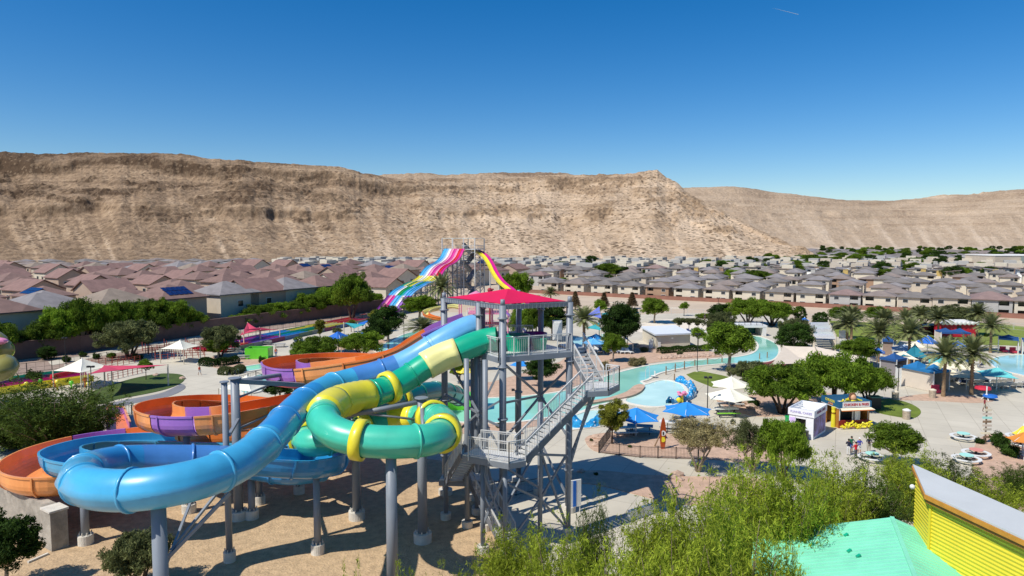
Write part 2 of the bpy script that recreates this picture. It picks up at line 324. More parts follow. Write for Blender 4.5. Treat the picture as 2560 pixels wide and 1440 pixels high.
def hill(name, crest, rb, rc, m, nu=1300, nv=240, rough=1.0, bands=((0.52, 0.09), (0.90, 0.16)), seed=1, tint=None, back=0.35, outcrop=1.0, posv=0.035, gl=1.0):
    px = np.array([c[0] for c in crest], float); py = np.array([c[1] for c in crest], float)
    U = np.linspace(px[0], px[-1], nu); CY = np.interp(U, px, py)
    RB = np.interp(U, *zip(*rb)); RC = np.interp(U, *zip(*rc))
    zc = np.array([D(u, y, r).z for u, y, r in zip(U, CY, RC)])
    zc = zc+fbm(U/14.0, U*0, 3, seed+5)*gl*1.4*RC/1000
    T = np.r_[np.linspace(-0.03, 1, int(nv*0.85)), 1+np.linspace(0.01, back, nv-int(nv*0.85))]
    uu, tt = np.meshgrid(U, T); rbm = RB[None, :]; rcm = RC[None, :]
    wob = fbm(uu/130.0, tt*1.5, 4, seed)*0.07
    t2 = np.clip(tt+wob*np.clip((1-tt)*4, 0, 1)*np.clip(tt*5, 0, 1), 0, 1)
    base = t2**1.25
    h = base.copy()
    for k, (b0, amp) in enumerate(bands):
        st = np.clip(0.55+0.9*fbm(uu/160.0, tt*0+k*3.7, 3, seed+20+k), 0, 1.0)*amp
        pos = b0+posv*fbm(uu/60.0, tt*0+k*8.1, 4, seed+30+k)
        h += st*(1/(1+np.exp(-(t2-pos)*140))-np.clip((t2)/1.0, 0, 1))*np.clip((1-t2)*12, 0, 1)*np.clip(t2*8, 0, 1)
    Y = rbm+(rcm-rbm)*tt; X = (uu-1280)/FPX*Y
    z = h*zc[None, :]
    env = np.clip(tt*6, 0, 1)
    mask = np.clip((1-tt)*10, 0.25, 1)
    z += env*mask*rough*(fbm(X/60, Y/90, 4, seed+3)*3.5+fbm(X/8.0, Y/8.0, 3, seed+4)*1.6)
    gul = fbm(uu/34.0+wob*14+tt*4.0+fbm(uu/90, tt*5, 3, seed+60)*1.5, tt*2.2, 3, seed+6); z += env*mask*rough*gl*1.7*gul*np.clip(1.1-tt, 0, 1)
    zz0 = h*zc[None, :]; oc = np.clip((fbm(uu/75.0, zz0/11.0, 4, seed+40)-0.05)*6, 0, 1)*np.clip((tt-0.28)*5, 0, 1)*outcrop
    z += env*mask*rough*oc*(np.abs(fbm(X/13.0, Y/13.0, 4, seed+41))*6+fbm(X/5, Y/5, 2, seed+42)*2.2)
    z = np.where(tt > 1, z-(tt-1)*zc[None, :]*0.5, z); z[0, :] -= 6
    z = np.where(tt <= 0, -3.0, z)
    n_v = len(T); V = np.stack([X, Y, z], -1).reshape(-1, 3)
    i = np.arange(n_v-1)[:, None]*nu+np.arange(nu-1)[None, :]; i = i.ravel(); F = np.stack([i, i+1, i+nu+1, i+nu], 1)
    strat = fbm(uu/400.0+9, z/3.2, 2, seed+9)*0.16*np.clip((tt-0.3)*3, 0, 1)
    streak = np.clip(fbm(uu/17.0+tt*6+wob*10, tt*1.6, 3, seed+8), 0, 1)*0.55*np.clip(1.25-tt*1.6, 0, 1)
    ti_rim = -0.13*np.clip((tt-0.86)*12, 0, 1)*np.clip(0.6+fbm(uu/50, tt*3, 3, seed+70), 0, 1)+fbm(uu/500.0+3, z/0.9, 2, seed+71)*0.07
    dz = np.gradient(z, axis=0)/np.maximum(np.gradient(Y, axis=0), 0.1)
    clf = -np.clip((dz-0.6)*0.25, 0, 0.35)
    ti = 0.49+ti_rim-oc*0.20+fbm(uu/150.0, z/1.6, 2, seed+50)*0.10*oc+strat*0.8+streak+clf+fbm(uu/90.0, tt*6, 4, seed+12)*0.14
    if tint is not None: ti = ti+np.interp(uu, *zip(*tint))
    o = npmesh(name, V, F, m, {'tint': ti.ravel()}, smooth=False); o['kind'] = 'structure'; return o
HM1 = hillmat('mountain_rock', (0.12, 0.078, 0.048), (0.40, 0.28, 0.175), (0.76, 0.58, 0.40), 0.62)
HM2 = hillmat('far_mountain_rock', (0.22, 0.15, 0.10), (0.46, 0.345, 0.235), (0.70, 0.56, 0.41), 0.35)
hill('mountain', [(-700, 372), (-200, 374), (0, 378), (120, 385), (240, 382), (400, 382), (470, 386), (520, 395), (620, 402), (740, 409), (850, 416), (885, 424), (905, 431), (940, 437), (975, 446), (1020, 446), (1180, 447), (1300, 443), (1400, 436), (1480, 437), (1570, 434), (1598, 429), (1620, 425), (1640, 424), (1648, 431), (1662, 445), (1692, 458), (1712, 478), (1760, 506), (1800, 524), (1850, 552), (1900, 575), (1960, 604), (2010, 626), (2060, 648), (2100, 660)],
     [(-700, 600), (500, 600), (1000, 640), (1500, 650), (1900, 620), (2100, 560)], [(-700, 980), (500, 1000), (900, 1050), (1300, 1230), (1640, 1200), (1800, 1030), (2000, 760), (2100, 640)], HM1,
     nu=1700, nv=300, seed=3, tint=[(-700, -0.16), (0, -0.19), (400, -0.17), (700, -0.08), (1000, 0.06), (1300, 0.22), (1700, 0.24), (2100, 0.22)])  # left end darker and browner, with some of its shade put into the tint
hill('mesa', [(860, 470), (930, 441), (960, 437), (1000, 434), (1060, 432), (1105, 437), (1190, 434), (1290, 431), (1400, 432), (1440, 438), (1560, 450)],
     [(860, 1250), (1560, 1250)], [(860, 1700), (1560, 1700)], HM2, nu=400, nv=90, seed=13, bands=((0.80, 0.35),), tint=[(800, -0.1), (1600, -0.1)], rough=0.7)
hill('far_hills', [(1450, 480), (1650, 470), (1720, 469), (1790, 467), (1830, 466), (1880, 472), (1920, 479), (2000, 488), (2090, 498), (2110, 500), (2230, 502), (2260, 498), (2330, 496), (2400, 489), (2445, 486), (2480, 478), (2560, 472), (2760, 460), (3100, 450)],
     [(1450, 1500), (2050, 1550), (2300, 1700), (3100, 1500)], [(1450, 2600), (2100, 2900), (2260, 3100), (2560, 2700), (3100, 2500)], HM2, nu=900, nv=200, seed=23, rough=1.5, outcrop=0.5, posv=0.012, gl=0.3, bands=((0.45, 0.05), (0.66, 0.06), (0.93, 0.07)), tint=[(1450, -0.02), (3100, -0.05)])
hill('far_hills', [(2150, 520), (2260, 500), (2300, 494), (2340, 488), (2420, 486), (2450, 480), (2500, 476), (2600, 480)], [(2150, 3600), (2600, 3600)], [(2150, 4300), (2600, 4300)], HM2, nu=160, nv=60, seed=33, tint=[(2100, 0.12), (2600, 0.12)])
hill('distant_ridge', [(-3500, 500), (-2000, 420), (-1200, 400), (-650, 380)], [(-3500, 700), (-600, 640)], [(-3500, 1100), (-600, 1000)], HM1, nu=200, nv=60, seed=43)
hill('distant_ridge', [(3050, 455), (4000, 470), (6000, 500)], [(3000, 1500), (6000, 1500)], [(3000, 2500), (6000, 2500)], HM2, nu=200, nv=60, seed=53)
# ================================================================== WATER SLIDES
def plastic(name, c, r=0.36): return mat(name, c, r, 0.12, 0.5, 0.0, coat=0.3, spec=0.55, detail=6)
P_blue = plastic('blue_plastic', (0.03, 0.25, 0.55)); P_lblue = plastic('light_blue_plastic', (0.15, 0.42, 0.72)); P_dblue = plastic('deep_blue_plastic', (0.01, 0.21, 0.48))
P_mblue = plastic('violet_blue_plastic', (0.06, 0.21, 0.52)); P_cy = plastic('sky_blue_plastic', (0.055, 0.37, 0.62))
P_green = plastic('green_plastic', (0.004, 0.37, 0.21)); P_green2 = plastic('pale_green_plastic', (0.05, 0.49, 0.33)); P_teal = plastic('dark_teal_plastic', (0.0, 0.16, 0.13))
P_yel = plastic('yellow_plastic', (0.78, 0.68, 0.03)); P_cream = plastic('cream_plastic', (0.80, 0.74, 0.28)); P_or = plastic('orange_plastic', (0.74, 0.20, 0.035)); P_or2 = plastic('pale_orange_plastic', (0.85, 0.33, 0.10))
P_lil = plastic('lilac_plastic', (0.33, 0.15, 0.50)); P_pur = plastic('purple_plastic', (0.16, 0.02, 0.20)); P_red = plastic('red_plastic', (0.62, 0.01, 0.02)); P_mag = plastic('magenta_plastic', (0.60, 0.02, 0.25))
P_pink = plastic('pink_plastic', (0.75, 0.25, 0.40)); P_white = plastic('white_plastic', (0.75, 0.75, 0.72)); P_lime = plastic('lime_plastic', (0.13, 0.62, 0.03)); P_lanegreen = plastic('lane_green_plastic', (0.03, 0.30, 0.04))
M_steel = mat('grey_painted_steel', (0.20, 0.225, 0.255), 0.45, 0.08, 0.8, metal=0.0); M_galv = mat('galvanised_steel', (0.60, 0.60, 0.58), 0.5, 0.12, 2.0, metal=0.15)
M_foot = mat('footing_concrete', (0.62, 0.58, 0.50), 0.9, 0.1, 2.0, 0.4)
def frames(P):
    T = np.gradient(P[:, :3], axis=0); T /= np.linalg.norm(T, axis=1)[:, None]
    S = np.cross(T, [0, 0, 1]); S /= np.linalg.norm(S, axis=1)[:, None]+1e-9; U = np.cross(S, T); return T, S, U
def sweep(P, prof, closed):
    """prof(i) -> list of (side, up) offsets"""
    T, S, U = frames(P); n = len(P); V = []; k = None
    for i in range(n):
        q = prof(i); k = len(q)
        for a, b in q: V.append(P[i, :3]+S[i]*a+U[i]*b)
    kk = k if closed else k-1
    F = [(i*k+j, i*k+(j+1) % k, (i+1)*k+(j+1) % k, (i+1)*k+j) for i in range(n-1) for j in range(kk)]
    return V, F
def circ(r, n=28, seam=True):
    o = []
    for j in range(n):
        a = 2*math.pi*j/n; rr = r
        if seam and (j == 0 or j == n//2): rr = r*1.09
        o.append((rr*math.cos(a), rr*math.sin(a)))
    return o
def trough(w, h, t=0.09, lip=0.16, n=12):
    """open flume cross-section: rounded bottom, walls, turned-out lips, closed shell"""
    inner = []; outer = []
    for j in range(n+1):
        a = math.pi+math.pi*j/n; inner.append((w*math.cos(a), 0.75*w*math.sin(a)+0.0))
    hi = h; base = 0.0
    pin = [(-w, hi)]+inner+[(w, hi)]
    pout = [(w+lip, hi), (w+lip, hi-0.14), (w+t, hi-0.16)]+[((w+t)*math.cos(a), 0.75*(w+t)*math.sin(a)-0.02) for a in [2*math.pi-math.pi*j/n for j in range(n+1)]]+[(-w-t, hi-0.16), (-w-lip, hi-0.14), (-w-lip, hi)]
    return pin+pout
def ring_part(root, P, i, r, w, m, name, thick=0.10):
    """a flat collar round a tube at path index i"""
    k = max(1, int(round(w/0.3/2))) if w > 0.3 else 0
    i0, i1 = max(0, i-k), min(len(P)-1, i+k)
    if i1 == i0: i1 = min(len(P)-1, i0+1); 
    Q = P[i0:i1+1].copy()
    if k == 0:
        T = Q[1, :3]-Q[0, :3]; T /= np.linalg.norm(T); c = Q[0, :3]; Q = np.array([c-T*w/2, c+T*w/2])
    n = len(Q); V = []; F = []; Ts, S, U = frames(Q)
    segs = 28
    ringr = [(r-0.02), r+thick, r+thick, (r-0.02)]; idx = [0, 0, n-1, n-1]
    rows = [(0, r-0.02)]+[(a, r+thick) for a in range(n)]+[(n-1, r-0.02)]
    for a, rr in rows:
        for j in range(segs):
            w_ = 2*math.pi*j/segs; V.append(Q[a, :3]+S[a]*rr*math.cos(w_)+U[a]*rr*math.sin(w_))
    F = [(a*segs+j, a*segs+(j+1) % segs, (a+1)*segs+(j+1) % segs, (a+1)*segs+j) for a in range(len(rows)-1) for j in range(segs)]
    mb = MB(); mb.add(V, F); return mb.build(name, m, root, True)
def autosmooth(o): 
    return o
def column(root, x, y, ztop, r, arm=None, zb=0.0, foot=True, taper=0.9):
    mb = MB(); mb.cyl((x, y, zb-0.3), (x, y, ztop), r, r*taper, 20)
    mb.cyl((x, y, ztop-0.02), (x, y, ztop+0.05), r*1.35, None, 20)
    if arm is not None:
        for a in arm: mb.beam((x, y, ztop-0.25), a, 0.28, 0.3); mb.beam((x, y, ztop-1.6), (Vector(a)*0.75+Vector((x, y, ztop))*0.25)-Vector((0, 0, 0.15)), 0.14)
    c = mb.build('support_column', M_steel, root, True)
    sm = c.data; sm.polygons.foreach_set('use_smooth', [len(p.vertices) == 4 for p in sm.polygons])
    if foot:
        f = MB(); f.lathe((x, y, zb), [(0.0, 0.75), (r*1.8, 0.75), (r*1.85, 0.70), (r*1.85, -0.2)], 20)
        for k in range(8):
            a = k*math.pi/4; f.cyl((x+math.cos(a)*r*1.4, y+math.sin(a)*r*1.4, zb+0.7), (x+math.cos(a)*r*1.4, y+math.sin(a)*r*1.4, zb+0.95), 0.045, None, 6)
        f.build('footing', M_foot, c)
    return c
def ctrl_index(P, pts):
    C = [np.array(D(*p)) for p in pts]; ix = []; lo = 0
    for c in C:
        d = np.linalg.norm(P[lo:lo+60, :3]-c, axis=1); lo = lo+int(np.argmin(d)); ix.append(lo)
    ix[0] = 0; ix[-1] = len(P)-1
    return lambda f: int(round(ix[min(int(f), len(ix)-1)]+(f-int(f))*(ix[min(int(f)+1, len(ix)-1)]-ix[min(int(f), len(ix)-1)])))
def tube_slide(name, label, pts, r, secs, joint=3.6, jm=None, group=None, step=0.3, seam=True):
    P = cr([(*D(a, b, Y),) for a, b, Y in pts], step); n = len(P)
    root = thing(name, label, 'water slide', tuple(P[0, :3]*[1, 1, 0]), group=group)
    L = ctrl_index(P, pts)
    secs = [(L(s[0])/(n-1), L(s[1])/(n-1))+tuple(s[2:]) for s in secs]; L = lambda f: int(round(f*(n-1)))
    for f0, f1, m, sc, nm in secs:
        i0, i1 = L(f0), L(f1); Q = P[i0:i1+1]
        if nm == 'ribbed_section':
            pr = lambda i: circ(r*sc*(1.0+(0.05 if (i//1) % 2 == 0 else 0.0)*(1 if len(Q)*0.15 < i < len(Q)*0.85 else 0)), 28, True)
        else: pr = lambda i: circ(r*sc, 28, seam)
        V, F = sweep(Q, pr, True); mb = MB(); mb.add(V, F)
        if nm != 'tube_section' or sc > 1.01:      # closed ends on the wider housings
            k = 28; 
            for e, s in ((0, 0), ((len(Q)-1)*k, 1)):
                c = len(mb.V); mb.V.append(tuple(Q[0 if s == 0 else -1, :3])); mb.F += [(c, e+(j+1) % k, e+j) if s == 0 else (c, e+j, e+(j+1) % k) for j in range(k)]; mb.M += [0]*k
        mb.build(nm, m, root, True)
    if joint:
        st = int(joint/step)
        for i in range(st, n-2, st):
            f = i/(n-1); mm = [s for s in secs if s[0] <= f <= s[1]]
            if mm and mm[0][3] > 1.01: continue
            ring_part(root, P, i, r, 0.14, jm or (mm[0][2] if mm else secs[0][2]), 'joint_flange', 0.085)
    return root, P
def flume(name, label, pts, w, h, secs, joint=3.6, group=None, step=0.35, P=None):
    if P is None: P = cr([(*D(a, b, Y),) for a, b, Y in pts], step)
    n = len(P); root = thing(name, label, 'water slide', tuple(P[0, :3]*[1, 1, 0]), group=group); L = ctrl_index(P, pts)
    secs = [(L(s[0])/(n-1), L(s[1])/(n-1), s[2]) for s in secs]; L = lambda f: int(round(f*(n-1)))
    for f0, f1, m in secs:
        Q = P[L(f0):L(f1)+1]; V, F = sweep(Q, lambda i: trough(w, h), True)
        k = len(trough(w, h)); mb = MB(); mb.add(V, F); mb.build('flume_section', m, root)
        o = root.children[-1] if root.children else None
    st = int(joint/step)
    for i in range(st, n-2, st):
        f = i/(n-1); mm = [s for s in secs if s[0] <= f <= s[1]][0][2]
        T = P[i+1, :3]-P[i, :3]; T /= np.linalg.norm(T); Q = np.array([P[i, :3]-T*0.06, P[i, :3]+T*0.06])
        V, F = sweep(Q, lambda i: [(a*1.0, b) for a, b in outline(w, h)], True); k = len(outline(w, h))
        mb = MB(); mb.add(V, F+[tuple(range(k)), tuple(range(2*k-1, k-1, -1))]); mb.build('joint_flange', mm, root)
    return root, P
def outline(w, h, n=12):
    a1 = 0.10; a2 = 0.21
    o = [(-w-a2, h)]+[((w+a2)*math.cos(a), 0.75*(w+a2)*math.sin(a)-0.02) for a in [math.pi+math.pi*j/n for j in range(n+1)]]+[(w+a2, h)]
    i = [(w+a1, h)]+[((w+a1)*math.cos(a), 0.75*(w+a1)*math.sin(a)-0.02) for a in [2*math.pi-math.pi*j/n for j in range(n+1)]]+[(-w-a1, h)]
    return o+i
def near(P, px, py):
    """path point nearest to a spot in plan given by pixel at that path's height"""
    best = None
    for q in P:
        x = 1280+q[0]/q[1]*FPX; d = abs(x-px)
        Y = q[1]; yy = 720-FPX*math.tan(math.atan2(q[2]-CAMH, Y)+PITCH); d += abs(yy-py)
        if best is None or d < best[0]: best = (d, q)
    return best[1]
# ---- green tube slide with yellow rings
gp = [(1243, 848, 53), (1215, 852, 53), (1180, 863, 52.6), (1145, 878, 52.2), (1105, 893, 52), (1060, 917, 51.5), (1020, 944, 51), (975, 968, 50), (930, 985, 48.8), (885, 995, 47.5), (840, 1008, 45.5), (812, 1030, 43.4), (812, 1058, 41.6), (840, 1082, 40.5), (890, 1098, 40), (960, 1105, 39.9), (1040, 1103, 40.2), (1085, 1095, 41.2), (1111, 1077, 43), (1108, 1056, 45.5), (1078, 1043, 48), (1030, 1046, 49.8), (960, 1062, 50), (880, 1085, 48.5), (815, 1103, 46.8), (775, 1105, 47.0), (765, 1092, 49), (790, 1068, 52.5), (850, 1040, 56), (920, 1020, 59), (990, 1000, 62), (1040, 985, 65), (1090, 978, 69), (1130, 984, 74), (1150, 995, 80)]
green_slide, gP = tube_slide('tube_slide', 'bright green enclosed tube slide with yellow rings looping below the red-roofed tower', gp, 0.98,
    [(0, 3, P_green, 1, 'tube_section'), (3, 4.9, P_cream, 1.13, 'wide_section'), (4.9, 8.2, P_green, 1, 'tube_section'), (8.2, 10, P_yel, 1.13, 'ribbed_section'), (10, 11.2, P_yel, 1.17, 'wide_section'),
     (11.1, 20.8, P_green2, 1, 'tube_section'), (20.7, 21.75, P_yel, 1.12, 'ribbed_section'), (21.7, 27, P_green2, 1, 'tube_section'), (27, 34, P_teal, 1, 'tube_section')])
gI = ctrl_index(gP, gp)
for kk in (7.0, 14.1, 17.7, 19.9, 22.6, 25.6, 28.8, 30.2):
    i = gI(kk); ring_part(green_slide, gP, i, 1.06, 0.55, P_yel, 'yellow_ring', 0.18)
def under(P, px, py, dz=1.05): q = near(P, px, py); return q[0], q[1], q[2]-dz
for (a, b) in ((875, 1098), (968, 1105), (1065, 1100)):
    pass
def pixcol(root, px, Y, ztop, r, arm=None, foot=True): x = (px-1280)/FPX*Y; return column(root, x, Y, ztop, r, arm, foot=foot)
pixcol(green_slide, 971, 39.9, 9.0, 0.36)
q = under(gP, 880, 1098); pixcol(green_slide, 881, 52.0, 8.3, 0.34, [(q[0]+1.2, 50.0, 8.3), (q[0]-0.6, 53.5, 8.0)])
pixcol(green_slide, 1050, 48.0, 10.6, 0.36, [gP[int(len(gP)*0.17)][:3]-np.array([0, 0, 1.1]), (-5.9, 45.0, 8.6)])
pixcol(green_slide, 818, 62.0, 5.6, 0.30)
# ---- big blue tube slide and the open flume it turns into
bp = [(1192, 815, 55), (1165, 822, 54.6), (1125, 842, 54), (1085, 865, 53.6), (1040, 893, 53.2), (995, 916, 52.7), (940, 935, 52), (880, 952, 51), (830, 967, 49.5), (785, 990, 47), (748, 1017, 44.5), (717, 1048, 42), (685, 1085, 39), (645, 1123, 36.5), (595, 1158, 34.2), (530, 1187, 32.6), (455, 1208, 31.5), (370, 1222, 31), (290, 1226, 31.2), (225, 1218, 32.2), (198, 1197, 34.5), (222, 1173, 37.8), (285, 1157, 40.2), (350, 1152, 41.5), (430, 1151, 42.5), (520, 1151, 43.5), (590, 1153, 44)]
blue_slide, bP = tube_slide('tube_slide', 'blue enclosed tube slide sweeping nearest to the camera in one big low loop', bp, 0.98,
    [(0, 3, P_lblue, 1, 'tube_section'), (3, 5, P_lblue, 1, 'tube_section'), (5, 7, P_mblue, 1, 'tube_section'), (7, 9, P_cy, 1, 'tube_section'), (9, 10.5, P_blue, 1, 'tube_section'), (10.5, 12.5, P_blue, 1, 'tube_section'),
     (12.5, 21, P_cy, 1, 'tube_section'), (21, 23, P_blue, 1, 'tube_section'), (23, 26, P_mblue, 1, 'tube_section')], joint=4.2)
pixcol(blue_slide, 372, 31.2, 9.7, 0.37, foot=True)
pixcol(blue_slide, 551, 45.0, 12.4, 0.22)
pixcol(blue_slide, 578, 52.0, 11.2, 0.36, [(-17.5, 60.0, 10.3)])
for a, b, w in (((-14.2, 33.5, 9.2), (-16.6, 31.6, 6.6), 0.16), ((-15.2, 35.0, 9.0), (-16.4, 31.8, 7.0), 0.12), ((-19, 45, 8.8), (-21.2, 52, 8.0), 0.2), ((-17.6, 37.5, 8.4), (-16.8, 31.9, 6.0), 0.12)):
    mb = MB(); mb.beam(a, b, w); mb.build('brace', M_steel, blue_slide)
fp = [(592, 1153, 44), (650, 1150, 44.5), (720, 1156, 45), (785, 1158, 46), (826, 1150, 48.5), (822, 1134, 52), (770, 1124, 55.5), (690, 1117, 57.5), (600, 1113, 58.5), (520, 1110, 59.5), (430, 1107, 60), (330, 1108, 59), (240, 1115, 57), (175, 1129, 54), (150, 1143, 51), (175, 1157, 48.5), (250, 1166, 47), (340, 1166, 47), (430, 1160, 48.2), (500, 1156, 50), (580, 1156, 52), (660, 1168, 52), (730, 1178, 52), (800, 1172, 54)]
blue_flume, fP = flume('open_slide', 'blue open flume slide curling in a wide ring behind the blue tube', fp, 1.25, 0.55, [(0, 6, P_dblue), (6, 16, P_cy), (16, 23, P_blue)])
for a, b, r in ((615, 1165, .28), (357, 1125, .25), (180, 1150, .28), (780, 1160, .25)):
    q = near(fP, a, b); column(blue_flume, q[0], q[1], q[2]-1.0, r)
# ---- orange and lilac raft flume
op = [(1165, 808, 57), (1125, 822, 56.8), (1085, 838, 56.6), (1045, 860, 56.5), (1000, 887, 56.4), (955, 905, 56.5), (905, 916, 56.6), (850, 924, 56.8), (790, 932, 57), (735, 936, 57.5), (705, 930, 59.3), (700, 920, 61.8), (730, 912, 64.6), (790, 907, 67), (850, 905, 68), (910, 908, 68), (950, 920, 66), (940, 945, 62.5), (880, 975, 60), (800, 1000, 58.5), (720, 1017, 57), (640, 1032, 55), (560, 1046, 53.5), (490, 1052, 53.2), (420, 1050, 54), (385, 1037, 57), (400, 1023, 61), (460, 1014, 64.5), (540, 1012, 66.5), (620, 1017, 67), (680, 1030, 65.5), (700, 1050, 63), (660, 1072, 61.5), (580, 1084, 61.5), (490, 1086, 62.5), (400, 1090, 63), (300, 1101, 63), (200, 1116, 61.5), (110, 1140, 58.5), (60, 1166, 54.5), (58, 1188, 51.5), (100, 1200, 50), (170, 1198, 50.3), (240, 1188, 52), (300, 1178, 55)]
orange_flume, oP = flume('open_slide', 'orange open raft flume with lilac sections winding behind the blue tube', op, 1.42, 0.72,
    [(0, 2.5, P_lil), (2.5, 6.5, P_or), (6.5, 8.5, P_or2), (8.5, 10.7, P_lil), (10.7, 21.8, P_or), (21.8, 22.7, P_or2), (22.7, 24.0, P_lil), (24.0, 25.2, P_or2), (25.2, 36, P_or), (36, 37, P_lil), (37, 44, P_or2)])
for a, b, r in ((735, 936, .25), (450, 1052, .3), (480, 1086, .25), (76, 1190, .28), (260, 1106, .2), (630, 1034, .25)):
    q = near(oP, a, b); column(orange_flume, q[0], q[1], q[2]-1.15, r)
m2 = MB(); m2.beam((-21.7, 52, 11.0), (-15.5, 57.2, 9.4), 0.35); m2.beam((-21.7, 52, 7.0), (-16.0, 58, 9.2), 0.12); m2.build('support_arm', M_steel, orange_flume)
# orange square runout trough on the concrete
e = thing('runout_trough', 'small orange and purple square end trough standing alone on the concrete', 'slide runout', tuple(G(294, 1078)))
a0, a1, a2, a3 = G(268, 1082), G(326, 1082), G(310, 1042), G(270, 1040)
mb = MB()
for p, q in ((a0, a3), (a3, a2), (a2, a1)): mb.beam(p+Vector((0, 0, 0.6)), q+Vector((0, 0, 0.6)), 0.15, 1.2)
mb.build('side_walls', [P_lil], e); mb = MB(); mb.slab([a0+Vector((0, 0, .25)), a1+Vector((0, 0, .25)), a2+Vector((0, 0, .35)), a3+Vector((0, 0, .35))], 0.2); mb.build('trough_floor', P_or, e)
mb = MB()
for p, q in ((a0, a3), (a3, a2), (a2, a1)): mb.beam(p+Vector((0, 0, 1.25)), q+Vector((0, 0, 1.25)), 0.22, 0.1)
mb.build('rim', P_or2, e)
# ================================================================== RED-ROOFED TOWER
tower = thing('slide_tower', 'grey steel slide tower with tight red fabric roof and zigzag stairs', 'slide tower', (0, 54, 0))
cL = Vector((-5.72, 57.2, 0)); cF = Vector((-0.70, 51, 0)); cR = Vector((4.55, 53.6, 0)); cB = Vector((0.6, 60.2, 0))
ZR = 17.05; ZD = 13.15
mLF = cL.lerp(cF, 0.62); mRB = Vector((2.45, 57.6, 0)); mFB = cL.lerp(cB, 0.5)
for i, c in enumerate((cL, cF, cR, cB, mLF, mRB, mFB)):
    mb = MB(); r = 0.27 if i < 3 else 0.24
    mb.cyl((c.x, c.y, 0), (c.x, c.y, ZR-0.1), r, r, 18)
    for z in (3.4, 8.2, 12.2, 15.9): mb.cyl((c.x, c.y, z), (c.x, c.y, z+0.12), r*1.45, None, 18)
    if i < 4: mb.cyl((c.x, c.y, ZR-0.1), (c.x, c.y, ZR+0.35), r*0.7, r*0.6, 12)
    o = mb.build('post', M_steel, tower, True); o.data.polygons.foreach_set('use_smooth', [len(p.vertices) == 4 for p in o.data.polygons])
    f = MB(); f.cyl((c.x, c.y, -0.2), (c.x, c.y, 0.5), 0.6, None, 18); f.build('footing', M_foot, o)
mb = MB()
ring = [cL, cF, cR, cB]
for i in range(4): a, b = ring[i], ring[(i+1) % 4]; mb.beam(a+Vector((0, 0, ZR-0.25)), b+Vector((0, 0, ZR-0.25)), 0.25, 0.32)
mb.build('roof_frame', M_steel, tower)
# lacing: short webbing hanging over the frame beam
mb = MB()
for i in (0, 1):
    a, b = ring[i], ring[i+1]; d = (b-a).normalized(); nrm = Vector((d.y, -d.x, 0))
    k = int((b-a).length/0.33); c = (a+b)/2+nrm*0.15; mb.beam(a+nrm*0.15+Vector((0, 0, ZR-0.05)), b+nrm*0.15+Vector((0, 0, ZR-0.05)), 0.03, 0.05)
    for j in range(1, k): c = a.lerp(b, j/k)+nrm*0.15; mb.beam(c+Vector((0, 0, ZR-0.03)), c+d*0.05+Vector((0, 0, ZR-0.43)), 0.05, 0.03)
mb.build('roof_lacing', mat('grey_webbing', (0.16, 0.18, 0.22), 0.9), tower)
# fabric: bilinear patch with a raised peak and pulled-in edges
FR = mat('red_fabric', (0.60, 0.0, 0.065), 0.75, 0.05, 0.5, 0.15, bscale=3)
def fabric(corners, zc, rise, m, name, parent, n=14, pull=0.10, peakw=1.6, th=0.03, ridge=False):
    c = [Vector((*p[:2], 0)) for p in corners]; cen = sum(c, Vector())/len(c); V = []; F = []
    zs = zc if hasattr(zc, '__len__') else [zc]*len(c); zm = sum(zs)/len(zs)
    K = len(c)
    for s in range(K):
        a, b = c[s], c[(s+1) % K]; za, zb = zs[s], zs[(s+1) % K]; k0 = len(V)
        for i in range(n+1):
            t = i/n
            for j in range(n+1):
                u = j/n; e = a.lerp(b, u); sag = pull*4*u*(1-u); e = e.lerp(cen, sag)
                p = cen.lerp(e, t); z = (za+(zb-za)*u)*t+zm*(1-t)+rise*(1-t)**peakw-0.12*rise*4*u*(1-u)*t*(1-t)
                V.append((p.x, p.y, z))
        F += [(k0+i*(n+1)+j, k0+(i+1)*(n+1)+j, k0+(i+1)*(n+1)+j+1, k0+i*(n+1)+j+1) for i in range(n) for j in range(n)]
    mb = MB(); mb.add(V, F); nV = len(V); mb.add([(x, y, z-th) for x, y, z in V], [tuple(reversed(f)) for f in F])
    return mb.build(name, m, parent, True)
def inset(c, d):
    cen = sum(ring, Vector())/4; return c.lerp(cen, d)
fabric([inset(c, 0.05) for c in ring], ZR-0.02, 0.85, FR, 'fabric_roof', tower, pull=0.05, peakw=1.15)
